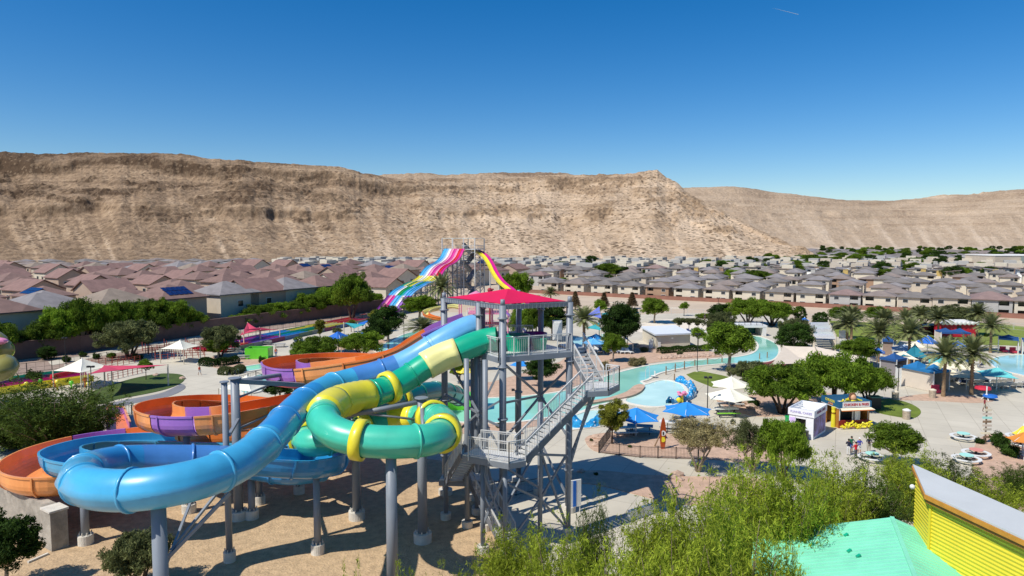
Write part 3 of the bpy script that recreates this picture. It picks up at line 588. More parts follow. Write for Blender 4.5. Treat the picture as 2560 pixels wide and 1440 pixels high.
# deck
mb = MB(); dk = [cL.lerp(cF, 0.55), cF+Vector((-0.3, -0.25, 0)), cR+Vector((0.15, -0.2, 0)), cB.lerp(cR, 0.3), cB.lerp(cL, 0.5)]
mb.slab([(p.x, p.y, ZD) for p in dk], 0.12)
mb.build('deck', M_galv, tower)
mb = MB()
for i in range(len(dk)): a, b = dk[i], dk[(i+1) % len(dk)]; mb.beam(a+Vector((0, 0, ZD-0.32)), b+Vector((0, 0, ZD-0.32)), 0.14, 0.42)
for t in (0.25, 0.5, 0.75): mb.beam(dk[1].lerp(dk[2], t)+Vector((0, 0, ZD-0.34)), dk[4].lerp(dk[3], t)+Vector((0, 0, ZD-0.34)), 0.12, 0.36)
mb.build('deck_beams', M_steel, tower)
def rail(parent, pts, h=1.35, base=0.0, sp=0.17, postsp=1.3, name='railing', m=None, skirt=0.35):
    mb = MB()
    for a, b in zip(pts[:-1], pts[1:]):
        a = Vector(a); b = Vector(b); L = (b-a).length; Z = Vector((0, 0, 1))
        mb.beam(a+Z*h, b+Z*h, 0.07, 0.07); mb.beam(a+Z*(h-0.13), b+Z*(h-0.13), 0.035, 0.035); mb.beam(a+Z*0.12, b+Z*0.12, 0.035, 0.035)
        k = max(1, int(L/sp))
        for j in range(k+1): c = a.lerp(b, j/k); mb.beam(c+Z*0.12, c+Z*(h-0.13), 0.022)
        k = max(1, int(round(L/postsp)))
        for j in range(k+1): c = a.lerp(b, j/k); mb.beam(c-Z*skirt, c+Z*h, 0.075, 0.075)
    return mb.build(name, m or M_galv, parent)
zz = lambda p, z=ZD: (p.x, p.y, z)
rail(tower, [zz(dk[0]), zz(dk[1]), zz(dk[2])]); rail(tower, [zz(dk[3]), zz(dk[4])])
# start pools of the slides on the deck
for tx, ty, tr, th_ in ((0.4, 53.4, 0.95, 1.25), (2.2, 53.9, 0.55, 0.95)):
    mb = MB(); mb.lathe((tx, ty, ZD), [(tr*0.8, 0.05), (tr, th_), (tr+0.08, th_), (tr+0.08, th_-0.12), (tr*0.85, 0.0)], 20); mb.build('start_tub', P_green, tower, True)
mb = MB(); mb.lathe((1.9, 56.2, ZD), [(.7, .05), (.95, 1.0), (1.03, 1.0), (1.03, .9), (.75, 0)], 20); mb.build('start_tub', P_pur, tower, True)
mb = MB(); mb.box((3.6, 53.9, ZD+1.55), (0.75, 0.5, 1.5)); mb.box((3.6, 53.63, ZD+1.5), (0.6, 0.04, 1.3)); mb.build('control_cabinet', P_white, tower)
# stairs
def stair(parent, a, b, w, n, side, name='stair_flight', railh=1.15):
    """a (top) to b (bottom): treads w wide, stringers"""
    a = Vector(a); b = Vector(b); d = b-a; dh = Vector((d.x, d.y, 0)).normalized(); s = Vector((-dh.y, dh.x, 0))*w/2
    mb = MB()
    for k in range(n):
        c = a+d*((k+0.5)/n); p = a+d*(k/n)
        mb.add(*boxat(c.x, c.y, a.z+d.z*(k+1)/n-0.03, dh, (Vector((d.x, d.y, 0)).length/n*1.1, w, 0.05)))
        mb.add(*boxat(a.x+d.x*(k+1)/n, a.y+d.y*(k+1)/n, a.z+d.z*(k+0.5)/n*1.0-0.03+d.z/n*0.5, dh, (0.02, w, abs(d.z)/n*0.9)))
    mb.build(name, M_galv, parent)
    mb = MB()
    for q in (s, -s): mb.beam(a+q+Vector((0, 0, -0.2)), b+q+Vector((0, 0, -0.2)), 0.08, 0.45)
    mb.build('stringer', mat('dark_stringer_steel', (0.16, 0.17, 0.19), 0.5), parent)  # stringers in a darker steel than the treads
    for q in (s, -s): rail(parent, [a+q, b+q], railh, skirt=0.1)
def boxat(x, y, z, dh, dim):
    m_ = MB(); m_.box((x, y, z), dim, math.atan2(dh.y, dh.x)); return m_.V, m_.F
LA = D(1500, 962, 50.5); zA = LA.z            # upper landing
def slabdeck(parent, pts, z, th=0.12):
    mb = MB(); mb.slab([(x, y, z) for x, y in pts], th); mb.build('landing', M_galv, parent)
    mb = MB(); k = len(pts)
    for i in range(k): mb.beam((*pts[i], z-0.3), (*pts[(i+1) % k], z-0.3), 0.12, 0.4)
    mb.build('landing_beams', M_steel, parent)
top_a = Vector((4.9, 55.6, ZD)); A0 = Vector((6.2, 52.3, zA))
slabdeck(tower, [(4.6, 54.2), (6.0, 54.9), (5.5, 57.0), (3.9, 56.6)], ZD)
stair(tower, (5.15, 54.9, ZD), (6.35, 51.3, zA), 1.35, 9, 1)
ul = [(5.3, 48.6), (7.0, 49.0), (8.1, 50.9), (7.2, 51.6), (5.6, 51.4)]; slabdeck(tower, ul, zA)
rail(tower, [(7.0, 49.0, zA), (8.1, 50.9, zA), (7.2, 51.6, zA)]); rail(tower, [(5.9, 48.75, zA), (7.0, 49.0, zA)])
LBp = D(1270, 1143, 45.6); zB = LBp.z
stair(tower, (5.5, 49.5, zA), (0.55, 45.9, zB), 1.35, 20, 1)
ll = [(0.9, 45.2), (0.3, 46.6), (-2.6, 47.6), (-3.4, 46.2), (-0.2, 44.6)]; slabdeck(tower, ll, zB)
rail(tower, [(0.9, 45.2, zB), (-0.2, 44.6, zB), (-3.0, 45.9, zB)]); rail(tower, [(0.3, 46.6, zB), (-2.2, 47.5, zB)])
stair(tower, (-2.9, 46.9, zB), (-4.5, 51.5, 3.4), 1.35, 16, 1)
slabdeck(tower, [(-5.6, 51.5), (-2.2, 51.3), (-2.0, 53.0), (-5.4, 53.2)], 3.4)
stair(tower, (-2.8, 51.8, 3.4), (-0.3, 48.2, 0.1), 1.3, 14, 1)
for (px, Y, zt) in ((1425, 49.3, zA-0.4), (1352, 48.0, 10.3), (1165, 50.5, 13.0), (1190, 53, 13.0), (1212, 50.0, 13.0), (1205, 46.3, zB-.4), (1262, 45.5, zB-0.4), (1110, 52.0, 9.2), (1180, 56.0, 12.0), (1540, 50.2, zA-.4)):
    x = (px-1280)/FPX*Y
    if px == 1540: continue
    mb = MB(); r = 0.2 if px in (1165, 1190, 1212) else 0.17; mb.cyl((x, Y, 0), (x, Y, zt), r, r, 14)
    o = mb.build('post', M_steel, tower, True); f = MB(); f.cyl((x, Y, -0.1), (x, Y, 0.55), 0.42, None, 14); f.build('footing', M_foot, o)
mb = MB(); W = lambda px, Y, z: ((px-1280)/FPX*Y, Y, z)
B_ = [((1257, 51, 12.6), (1195, 51.5, 8.6)), ((1257, 51, 9.8), (1195, 51.5, 8.6)), ((1257, 51, 5.6), (1195, 51.5, 8.6)), ((1257, 51, 7.6), (1190, 51.5, 8.4)), ((1195, 51.5, 8.6), (1110, 56, 12.4)), ((1195, 51.5, 8.6), (1110, 56, 5.0)), ((1195, 51.5, 8.6), (1110, 56, 9.0)), ((1195, 51.5, 8.4), (1225, 51.2, 3.5)),
      ((1257, 51, 12.6), (1352, 56, 8.9)), ((1257, 51, 9.5), (1352, 56, 8.9)), ((1425, 53.6, 11.8), (1352, 56, 8.9)), ((1352, 56, 8.9), (1257, 51, 6.6)), ((1352, 56, 8.9), (1425, 53.6, 6.0)),
      ((1418, 49.3, 6.0), (1352, 48, 3.2)), ((1418, 49.3, 6.0), (1290, 46, 7.2)), ((1352, 48, 3.2), (1418, 49.3, 0.6)), ((1352, 48, 3.2), (1270, 46, 5.0)), ((1352, 48, 3.2), (1262, 45.7, 0.6)), ((1425, 49.3, 5.6), (1490, 50, zA-0.6)), ((1425, 49.3, 4.9), (1480, 49.5, zA-0.6)), ((1418, 49.3, 0.8), (1352, 48, 6.8)),
      ((1262, 45.5, 6.0), (1205, 46.3, 2.0)), ((1205, 46.3, 6.0), (1262, 45.5, 2.0)), ((1110, 52, 8.5), (1180, 51, 3.0)), ((1165, 50.5, 7), (1110, 52, 3)), ((1425, 53.6, 1.0), (1352, 56, 5)), ((1257, 51, 1), (1352, 56, 5)), ((1257, 51, 4.6), (1352, 56, 1))]
for a, b in B_: mb.beam(W(*a), W(*b), 0.15, 0.15)
mb.build('cross_bracing', M_steel, tower)
# ================================================================== RAINBOW RACER (far)
V0 = Vector((-54.0, 144.0, 0)); V1 = Vector((-38.4, 188.0, 0)); dirv = (V1-V0).normalized(); sidev = Vector((dirv.y, -dirv.x, 0))
def online(px, py, off=0.0, base=V0, dv=dirv):
    b0 = base; k = (px-1280)/FPX
    t = (k*b0.y-b0.x)/(dv.x-k*dv.y); p = b0+dv*t; z = D(px, py, p.y).z; return Vector((p.x, p.y, z))
cpx = [(1137, 622), (1133, 629), (1125, 645), (1112, 657), (1098, 664), (1086, 674), (1073, 692), (1060, 702), (1045, 708), (1028, 717), (1010, 728), (997, 741), (985, 756), (972, 772), (955, 784), (935, 795)]
pts = [online(*p) for p in cpx]
for p in pts: p.z = max(p.z, 0.5)
end = pts[-1]
for k in range(1, 29): pts.append(Vector((end.x, end.y, 0))-dirv*k*2.2+Vector((0, 0, 0.45)))
RP = cr([tuple(p) for p in pts], 0.8); S_ = np.r_[0, np.cumsum(np.linalg.norm(np.diff(RP, axis=0), axis=1))]
racer = thing('racing_slide', 'tall rainbow striped mat racing slide with many lanes descending from the far tower', 'water slide', tuple(RP[0]*[1, 1, 0]))
NL = 8; LW = 0.98
mats8 = {'b': P_cy, 'l': P_lblue, 'w': P_white, 'p': P_pink, 'm': P_mag, 'r': P_red, 'y': P_yel, 'c': P_cream, 'g': P_lanegreen, 't': P_green, 'o': P_or, 'v': P_pur, 'i': P_lil}
segc = [(0, 21, 'blwpmprm'), (21, 27, 'ycwcycyc'), (27, 34, 'tcgylgbl'), (34, 42, 'blwgtlbl'), (42, 56, 'vpmlbwiv'), (56, 66, 'oooooroo'), (66, 76, 'rrorrrro'), (76, 84, 'yyocccyy'), (84, 92, 'gyyttggy'), (92, 100, 'bblttbbl'), (100, 110, 'vmivvmii'), (110, 122, 'rrrrmorr'), (122, 132, 'yycyyocy'), (132, 142, 'gggttgbb'), (142, 152, 'bblbbiil'), (152, 200, 'vmmvvpmi')]
for lane in range(NL):
    off = (lane-(NL-1)/2)*LW
    for s0, s1, cs in segc:
        i0 = int(np.searchsorted(S_, s0)); i1 = int(np.searchsorted(S_, s1))
        if i1-i0 < 1: continue
        Q = RP[max(0, i0):min(len(RP), i1+1)]
        if len(Q) < 2: continue
        V = []; prof = [(-0.49, 0.22), (-0.42, 0.24), (-0.36, 0.06), (-0.2, 0.0), (0.2, 0.0), (0.36, 0.06), (0.42, 0.24), (0.49, 0.22), (0.49, -0.12), (-0.49, -0.12)]
        for q in Q:
            for a, b in prof: V.append((q[0]+sidev.x*(off+a), q[1]+sidev.y*(off+a), q[2]+b))
        k = len(prof); F = [(i*k+j, i*k+(j+1) % k, (i+1)*k+(j+1) % k, (i+1)*k+j) for i in range(len(Q)-1) for j in range(k)]
        mb = MB(); mb.add(V, F); mb.build('lane_section', mats8[cs[lane]], racer)
for k in range(3, 62, 5):
    q = RP[min(len(RP)-1, k)]
    if q[2] > 2.5:
        c = MB()
        for o in (-3.2, 3.2): c.cyl((q[0]+sidev.x*o, q[1]+sidev.y*o, 0), (q[0]+sidev.x*o, q[1]+sidev.y*o, q[2]-0.2), 0.22, None, 8)
        c.beam((q[0]-sidev.x*3.6, q[1]-sidev.y*3.6, q[2]-0.35), (q[0]+sidev.x*3.6, q[1]+sidev.y*3.6, q[2]-0.35), 0.25)
        c.beam((q[0]-sidev.x*3.2, q[1]-sidev.y*3.2, q[2]*0.25), (q[0]+sidev.x*3.2, q[1]+sidev.y*3.2, q[2]*0.8), 0.14); c.beam((q[0]+sidev.x*3.2, q[1]+sidev.y*3.2, q[2]*0.25), (q[0]-sidev.x*3.2, q[1]-sidev.y*3.2, q[2]*0.8), 0.14)
        c.build('support_frame', M_steel, racer)
# low wall beside the runout
mb = MB(); o1 = RP[60]; o2 = RP[-1]
cols = [mat('lane_wall_blue', (0.10, 0.16, 0.30), .7), mat('lane_wall_maroon', (0.20, 0.04, 0.09), .7), mat('lane_wall_grey', (0.20, 0.22, 0.20), .7), mat('lane_wall_green', (0.13, 0.2, 0.12), .7)]
for k in range(62, len(RP)-6, 6):
    a = RP[k]; b = RP[k+5]; sgn = 4.35
    mb.box(((a[0]+b[0])/2+sidev.x*sgn, (a[1]+b[1])/2+sidev.y*sgn, 0.45), (np.linalg.norm(b-a)+0.9, 0.15, 0.9), math.atan2(dirv.y, dirv.x), m=(k//6) % 4)
mb.build('runout_wall', cols, racer)
ft = thing('slide_tower', 'tall far steel tower with flat pale canopy behind the rainbow slide', 'slide tower', (-14, 245, 0))
bx = RP[0][0]; by = RP[0][1]; zt = RP[0][2]
crn = [Vector((bx+a*sidev.x+b*dirv.x, by+a*sidev.y+b*dirv.y, 0)) for a, b in ((-5, 0.3), (7.5, 0.3), (7.5, 9), (-5, 9))]
for c in crn+[crn[0].lerp(crn[1], .33), crn[0].lerp(crn[1], .66), crn[3].lerp(crn[2], .5)]:
    mb = MB(); mb.cyl((c.x, c.y, 0), (c.x, c.y, zt+3.6), 0.2, None, 8); mb.build('post', M_galv, ft)
mb = MB(); mb.slab([(c.x, c.y, zt+3.75) for c in crn], 0.12); mb.build('canopy', mat('pale_canopy', (0.55, 0.70, 0.68), .6), ft)
mb = MB(); mb.slab([(c.x, c.y, zt-0.1) for c in crn], 0.25); mb.build('deck', M_galv, ft)
rail(ft, [(crn[0].x, crn[0].y, zt), (crn[3].x, crn[3].y, zt), (crn[2].x, crn[2].y, zt), (crn[1].x, crn[1].y, zt)], 1.2, sp=0.5, postsp=2.5)
rail(ft, [(crn[1].x, crn[1].y, zt), (crn[1].lerp(crn[0], 0.35).x, crn[1].lerp(crn[0], 0.35).y, zt)], 1.2, sp=0.5)
mb = MB()
for z0 in np.arange(0.5, zt-2, 4.2):
    for i in range(4):
        a, b = crn[i], crn[(i+1) % 4]
        mb.beam((a.x, a.y, z0), (b.x, b.y, z0+4.0), 0.14); mb.beam((b.x, b.y, z0), (a.x, a.y, z0+4.0), 0.14); mb.beam((a.x, a.y, z0+4), (b.x, b.y, z0+4), 0.16)
mb.build('cross_bracing', M_steel, ft)
k = 0; zc_ = 0.0; pa = crn[0].lerp(crn[1], .62)+dirv*1.0; pb = pa+dirv*6.5
while zc_ < zt-1:
    a, b = (pa, pb) if k % 2 == 0 else (pb, pa); mb = MB()
    off = sidev*(0.0 if k % 2 else 1.5)
    mb.beam((a.x+off.x, a.y+off.y, zc_), (b.x+off.x, b.y+off.y, zc_+3.2), 1.4, 0.25); mb.beam((a.x+off.x, a.y+off.y, zc_+1.1), (b.x+off.x, b.y+off.y, zc_+4.3), 1.45, 0.06); mb.build('stair_flight', M_steel, ft); zc_ += 3.2; k += 1
# two lane yellow and magenta slide on the tower's right
sp_ = [(1188, 626, 247), (1198, 630, 243), (1213, 641, 236), (1226, 660, 230), (1238, 684, 224), (1254, 706, 216), (1276, 724, 208), (1300, 748, 198), (1330, 775, 188), (1370, 790, 178), (1410, 797, 170)]
SP = cr([tuple(D(*p)) for p in sp_], 0.9); SP[:, 2] = np.maximum(SP[:, 2], 0.4)
two = thing('racing_slide', 'narrow yellow and magenta two-lane slide dropping right from the far tower', 'water slide', tuple(SP[0]*[1, 1, 0]))
Tn, Sn, Un = frames(SP)
for off, m in ((-0.62, P_yel), (0.62, P_mag)):
    V = []; prof = [(-0.6, 0.35), (-0.5, 0.37), (-0.42, 0.06), (0.42, 0.06), (0.5, 0.37), (0.6, 0.35), (0.6, -0.25), (-0.6, -0.25)]
    for i, q in enumerate(SP):
        for a, b in prof: V.append(tuple(q+Sn[i]*((a-off))+Un[i]*b))
    k = len(prof); mb = MB(); mb.add(V, [(i*k+j, i*k+(j+1) % k, (i+1)*k+(j+1) % k, (i+1)*k+j) for i in range(len(SP)-1) for j in range(k)]); mb.build('lane', m, two)
for i in range(6, len(SP)-30, 14):
    q = SP[i]; mb = MB(); mb.cyl((q[0], q[1], 0), (q[0], q[1], q[2]-0.2), 0.22, None, 8); mb.build('support_column', M_galv, two)
# ================================================================== HOUSES
def wallm(n, c): return mat(n, c, 0.9, 0.06, 0.6, 0.15, detail=6, bscale=6)
W_c = [wallm('cream_stucco', (0.60, 0.54, 0.42)), wallm('beige_stucco', (0.52, 0.45, 0.35)), wallm('brown_stucco', (0.34, 0.22, 0.14)), wallm('grey_stucco', (0.40, 0.39, 0.36)), wallm('white_stucco', (0.74, 0.73, 0.68)), wallm('ochre_stucco', (0.50, 0.36, 0.12)), wallm('tan_stucco', (0.42, 0.31, 0.23))]
def roofm(n, c):
    if n in MATS: return MATS[n]
    m = mat(n, c, 0.85, 0.16, 0.6, 0.0, detail=8); N = m.node_tree.nodes; L = m.node_tree.links
    tc = N.new('ShaderNodeTexCoord'); wv = N.new('ShaderNodeTexWave'); wv.bands_direction = 'Z'; wv.inputs['Scale'].default_value = 2.4; wv.inputs['Distortion'].default_value = 0.4
    L.new(tc.outputs['Object'], wv.inputs['Vector']); b = N.new('ShaderNodeBump'); b.inputs['Strength'].default_value = 0.8; b.inputs['Distance'].default_value = 0.08
    L.new(wv.outputs['Fac'], b.inputs['Height']); L.new(b.outputs['Normal'], N['Principled BSDF'].inputs['Normal']); return m
R_grey = roofm('grey_tile', (0.185, 0.165, 0.15)); R_brn = roofm('brown_tile', (0.235, 0.19, 0.165)); R_pink = roofm('pink_tile', (0.215, 0.132, 0.108)); R_pink2 = roofm('rose_tile', (0.25, 0.148, 0.123)); R_tan = roofm('tan_tile', (0.26, 0.205, 0.155)); R_lg = roofm('light_grey_tile', (0.235, 0.215, 0.21))
M_win = mat('window_glass', (0.03, 0.035, 0.04), 0.12, 0.3, 0.5, spec=0.6); M_frame = mat('window_frame_white', (0.6, 0.6, 0.57), 0.6)
M_solar = mat('solar_panel', (0.012, 0.02, 0.09), 0.15, 0.2, 0.8, coat=0.5); M_trim = mat('roof_fascia', (0.22, 0.17, 0.14), 0.8)
def window(root, c, w, h, ny):
    """window on a wall facing +-y or +-x; ny = outward normal"""
    x, y, z = c; mb = MB(); nx, nyy = ny
    d = (w+0.16, 0.10, h+0.16) if nyy else (0.10, w+0.16, h+0.16)
    mb.box((x+nx*0.03, y+nyy*0.03, z), d); f = mb.build('window', M_frame, root)
    mb = MB(); d = (w, 0.10, h) if nyy else (0.10, w, h)
    mb.box((x+nx*0.05, y+nyy*0.05, z), d); mb.build('pane', M_win, f)
def hip(mb, w, d, z, rise, ov=0.55, th=0.2, cx=0, cy=0, ridge=None):
    a, b = w/2+ov, d/2+ov
    rl = max(0.0, (a-b)) if a >= b else 0; rw = max(0.0, (b-a)) if b > a else 0
    if ridge is not None: rl, rw = ridge
    v = [(-a, -b, z), (a, -b, z), (a, b, z), (-a, b, z), (-a, -b, z+th), (a, -b, z+th), (a, b, z+th), (-a, b, z+th)]
    if rl or rw: v += [(-rl, -rw, z+th+rise), (rl, rw, z+th+rise)]
    else: v += [(-0.01, 0, z+th+rise), (0.01, 0, z+th+rise)]
    v = [(x+cx, y+cy, zz_) for x, y, zz_ in v]
    fs = [(3, 2, 1, 0), (0, 1, 5, 4), (1, 2, 6, 5), (2, 3, 7, 6), (3, 0, 4, 7)]
    if rw and not rl: fs += [(4, 5, 8), (5, 6, 9, 8), (6, 7, 9), (7, 4, 8, 9)]
    else: fs += [(4, 5, 9, 8), (5, 6, 9), (6, 7, 8, 9), (7, 4, 8)]
    mb.add(v, fs)
def gable(mb, w, d, z, rise, ov=0.5, th=0.2, cx=0, cy=0, axis='y'):
    a, b = w/2+ov, d/2+ov
    if axis == 'y': v = [(-a, -b, z), (a, -b, z), (a, b, z), (-a, b, z), (0, -b, z+rise), (0, b, z+rise)]
    else: v = [(a, -b, z), (a, b, z), (-a, b, z), (-a, -b, z), (a, 0, z+rise), (-a, 0, z+rise)]
    v = v+[(x, y, q-th) for x, y, q in v]; v = [(x+cx, y+cy, q) for x, y, q in v]
    mb.add(v, [(0, 4, 5, 3), (4, 1, 2, 5), (6, 9, 11, 10), (10, 11, 8, 7), (0, 3, 9, 6), (1, 7, 8, 2), (0, 6, 10, 4), (4, 10, 7, 1), (3, 5, 11, 9), (5, 2, 8, 11)])
def pent(mb, w, d, z, rise, cx=0, cy=0, axis='x'):
    v = [(-w/2, -d/2, z), (w/2, -d/2, z), (w/2, d/2, z), (-w/2, d/2, z)]
    g_ = [(0, 0), (0, 0), (0, 0), (0, 0), (0, 0)]
    if axis == 'x': mb.add([(x+cx, y+cy, 0) for x, y, q in v]+[(-w/2+cx, -d/2+cy, z), (w/2+cx, -d/2+cy, z), (w/2+cx, d/2+cy, z), (-w/2+cx, d/2+cy, z), (0+cx, -d/2+cy, z+rise), (cx, d/2+cy, z+rise)], [(0, 1, 5, 8, 4), (2, 3, 7, 9, 6), (1, 2, 6, 5), (3, 0, 4, 7)])
    else: mb.add([(x+cx, y+cy, 0) for x, y, q in v]+[(-w/2+cx, -d/2+cy, z), (w/2+cx, -d/2+cy, z), (w/2+cx, d/2+cy, z), (-w/2+cx, d/2+cy, z), (w/2+cx, cy, z+rise), (-w/2+cx, cy, z+rise)], [(1, 2, 6, 8, 5), (3, 0, 4, 9, 7), (0, 1, 5, 4), (2, 3, 7, 6)])
def house_A(wm, rm, side=1, w=8.7, d=7.6, h=4.2, lab='', windows=True):
    """two-storey hip-roofed house with recessed balconies in the front corner"""
    r = thing('house', lab, 'house'); s = side; n = 2.0; nw = 3.0; f = -d/2
    mb = MB(); x0 = -s*nw/2; 
    mb.box((x0, 0, h/2), (w-nw, d, h)); mb.box((s*(w/2-nw/2), n/2, h/2), (nw, d-n, h))
    mb.box((s*(w/2-0.35), f+0.35, h/2), (0.7, 0.7, h-0.01)); mb.box((s*(w/2-nw/2-0.05), f+n/2, h*0.5), (nw-0.1, n-0.04, 0.5)); mb.box((s*(w/2-nw/2-0.05), f+0.12, h*0.5+0.5), (nw-0.2, 0.16, 0.6))
    mb.build('wall', wm, r)
    mb = MB(); hip(mb, w, d, h, 1.45, 0.5); mb.build('roof', rm, r)
    if windows:
        window(r, (-s*w*0.28, f, h*0.78), 1.3, 0.9, (0, -1)); window(r, (-s*w*0.28, f, h*0.24), 1.5, 1.2, (0, -1)); window(r, (s*(w/2-nw/2), f+n, h*0.75), 2.2, 1.3, (0, -1)); window(r, (s*(w/2-nw/2), f+n, h*0.25), 2.4, 1.7, (0, -1))
        window(r, (w/2, 0.5, h*0.75), 1.2, 1.0, (1, 0)); window(r, (-w/2, -1, h*0.75), 1.2, 1.0, (-1, 0))
    return Proto(r)
def house_C(wm, rm, kind='hip', w=10.5, d=11.5, h=6.0, lab='', solar=False):
    r = thing('house', lab, 'house'); mb = MB()
    if kind == 'gable': pent(mb, w, d, h, w*0.22, axis='x')
    else: mb.box((0, 0, h/2), (w, d, h))
    mb.box((w*0.32, -d/2-1.2, 1.3), (w*0.36, 2.6, 2.6))
    mb.build('wall', wm, r)
    mb = MB()
    if kind == 'gable': gable(mb, w, d, h+0.12, (w/2+.5)*0.44, axis='y')
    else: hip(mb, w, d, h, 2.2)
    hip(mb, w*0.36, 2.6, 2.6, 0.6, 0.35, cx=w*0.32, cy=-d/2-1.2); mb.build('roof', rm, r)
    for c, ny in (((-w*.25, -d/2, h*.72), (0, -1)), ((w*.22, -d/2, h*.76), (0, -1)), ((w/2, -d*.2, h*.7), (1, 0)), ((w/2, d*.22, h*.7), (1, 0)), ((-w/2, 0, h*.7), (-1, 0)), ((-w*.2, -d/2, 1.2), (0, -1))): window(r, c, 1.5, 1.1, ny)
    if solar:
        mb = MB(); sl = 2.2/(w/2+0.55)
        for k in range(5):
            y0 = -d*0.2+k*1.25; 
            for xx in (-w*0.36, -w*0.2): mb.beam((xx-0.75, y0, h+0.32+sl*(w/2+.55+xx-0.75)), (xx+0.75, y0, h+0.32+sl*(w/2+.55+xx+0.75)), 1.1, 0.06)
        mb.add([], []); mb.build('solar_panels', M_solar, r)
    return Proto(r)
def house_B(wm, wm2, rm, lab=''):
    """contemporary house: stacked boxes under shallow single-pitch roofs"""
    r = thing('house', lab, 'house')
    mb = MB(); mb.box((-1.5, 0, 1.4), (11, 12, 2.8)); mb.box((1.6, 0.6, 3.0), (6.2, 8, 6.0)); mb.build('wall', wm, r)
    mb = MB(); mb.box((3.0, -3.7, 3.1), (2.4, 1.2, 6.2)); mb.build('accent_wall', wm2, r)
    mb = MB(); mb.slab([(-7.6, -6.6, 2.9), (-1.2, -6.6, 3.9), (-1.2, 6.6, 3.9), (-7.6, 6.6, 2.9)], 0.22); mb.slab([(-2.2, -4.4, 6.6), (5.4, -4.4, 5.7), (5.4, 5.4, 5.7), (-2.2, 5.4, 6.6)], 0.22); mb.build('roof', rm, r)
    for c, ny in (((-4.5, -6, 1.6), (0, -1)), ((0.6, -3.4, 4.9), (0, -1)), ((-2.0, -6, 1.6), (0, -1)), ((4.7, 1.5, 4.7), (1, 0)), ((-1.5, 1.0, 5.0), (-1, 0))): window(r, c, 1.8, 1.0, ny)
    return Proto(r)
dR = (Vector((*G2(2560, 797), 0))-Vector((*G2(1325, 733), 0))).normalized(); nR = Vector((-dR.y, dR.x, 0)); PR = Vector((*G2(1325, 733), 0)); aR = math.atan2(dR.y, dR.x)
def hit(px, base, dv):
    k = (px-1280)/FPX; t = (k*base.y-base.x)/(dv.x-k*dv.y); return base+dv*t
PA = [house_A(W_c[0], R_grey, 1), house_A(W_c[0], R_brn, -1), house_A(W_c[3], R_brn if 0 else roofm('dull_rose_tile', (0.25, 0.17, 0.15)), 1), house_A(W_c[2], R_brn, -1), house_A(W_c[1], R_grey, 1), house_A(W_c[0], R_lg, -1)]
PC = [house_C(W_c[1], R_pink), house_C(W_c[6], R_pink2, 'gable'), house_C(W_c[1], R_lg), house_C(W_c[0], R_pink2, 'gable', 12, 11), house_C(W_c[6], R_tan), house_C(W_c[6], R_pink, 'hip', solar=True), house_C(W_c[5], R_tan)]
PB = [house_B(W_c[4], W_c[3], R_lg), house_B(W_c[3], W_c[2], R_grey), house_B(W_c[1], W_c[3], R_brn), house_B(W_c[0], W_c[5], R_lg)]
front = [(1383, 4, 'pale house with a low grey balcony wall'), (1446, 1, 'cream house with a light brown roof'), (1515, 0, 'cream house with paired windows'), (1583, 0, 'white walled house with grey roof and grey balcony'), (1653, 3, 'dark brown walled house'), (1725, 5, 'white house with a pale grey pyramid roof'), (1800, 1, 'cream house with wide lower patio'), (1875, 5, 'cream house with tall corner column'), (1957, 4, 'cream house with grey balcony wall'), (2035, 0, 'cream house with a red umbrella beside it'), (2120, 2, 'grey house with reddish roof'), (2204, 1, 'yellowish cream house with brown roof'), (2293, 4, 'cream house with plants at its patio'), (2382, 4, 'wide beige house with dark grey roof'), (2482, 2, 'grey house under a reddish roof at the right'), (2590, 1, 'beige house cut by the right picture edge')]
ords = ['first', 'second', 'third', 'fourth', 'fifth', 'sixth', 'seventh', 'eighth', 'ninth', 'tenth', 'eleventh', 'twelfth', 'thirteenth', 'fourteenth', 'fifteenth', 'sixteenth']
occupied = []
for k, (px, pi, lab) in enumerate(front):
    c = hit(px, PR+nR*(6.5), dR); sc = 1.0 if px < 2330 else 1.08
    PA[pi].put((c.x, c.y, 0), aR+(0.0 if px < 2300 else 0.05), sc, '%s, %s along the brown wall' % (lab, ords[k]), 'houses in the front row behind the long brown wall'); occupied.append((c.x, c.y))
# left tract along the dark wall
QA = Vector((*G2(0, 905), 0)); QB = Vector((*G2(930, 778), 0)); dL = (QB-QA).normalized(); nL = Vector((-dL.y, dL.x, 0)); aL = math.atan2(dL.y, dL.x)-math.pi/2
leftfront = [(-30, 0, 0, 'dark walled house half cut by the left edge'), (95, 2, 0, 'house with wide grey roof behind the dense trees'), (275, 4, 0, 'house with pale tan roof hidden by trees'), (420, 5, 0, 'house with two blue solar panels and brown gable'), (560, 2, 0, 'grey roofed house with dark side wall'), (632, 1, 0, 'rose roofed gable house with one dark window'), (712, 2, 0, 'house with tall hipped grey rose roof'), (790, 0, 0, 'house with low rose pyramid roof')]
for k, (px, pi, rz, lab) in enumerate(leftfront):
    c = hit(px, QA+nL*13, dL)
    PC[pi].put((c.x, c.y, 0), aL+math.pi, (1.12, 1.0, 1.3), '%s, %s behind the dark wall' % (lab, ords[k]), 'houses in the front row behind the dark wall'); occupied.append((c.x, c.y))
c = D(955, 740, 232); PC[3].put((c.x, c.y, 0), aL+math.pi*.5+0.15, (1.05, 1.0, 0.95), 'broad cream gabled house facing left beside the rainbow slide', 'houses in the front row behind the dark wall'); occupied.append((c.x, c.y))
cand = []
def okpt(x, y):
    px = 1280+x/y*FPX
    if px < -250 or px > 2900: return None
    return px
rr = random.Random(5)
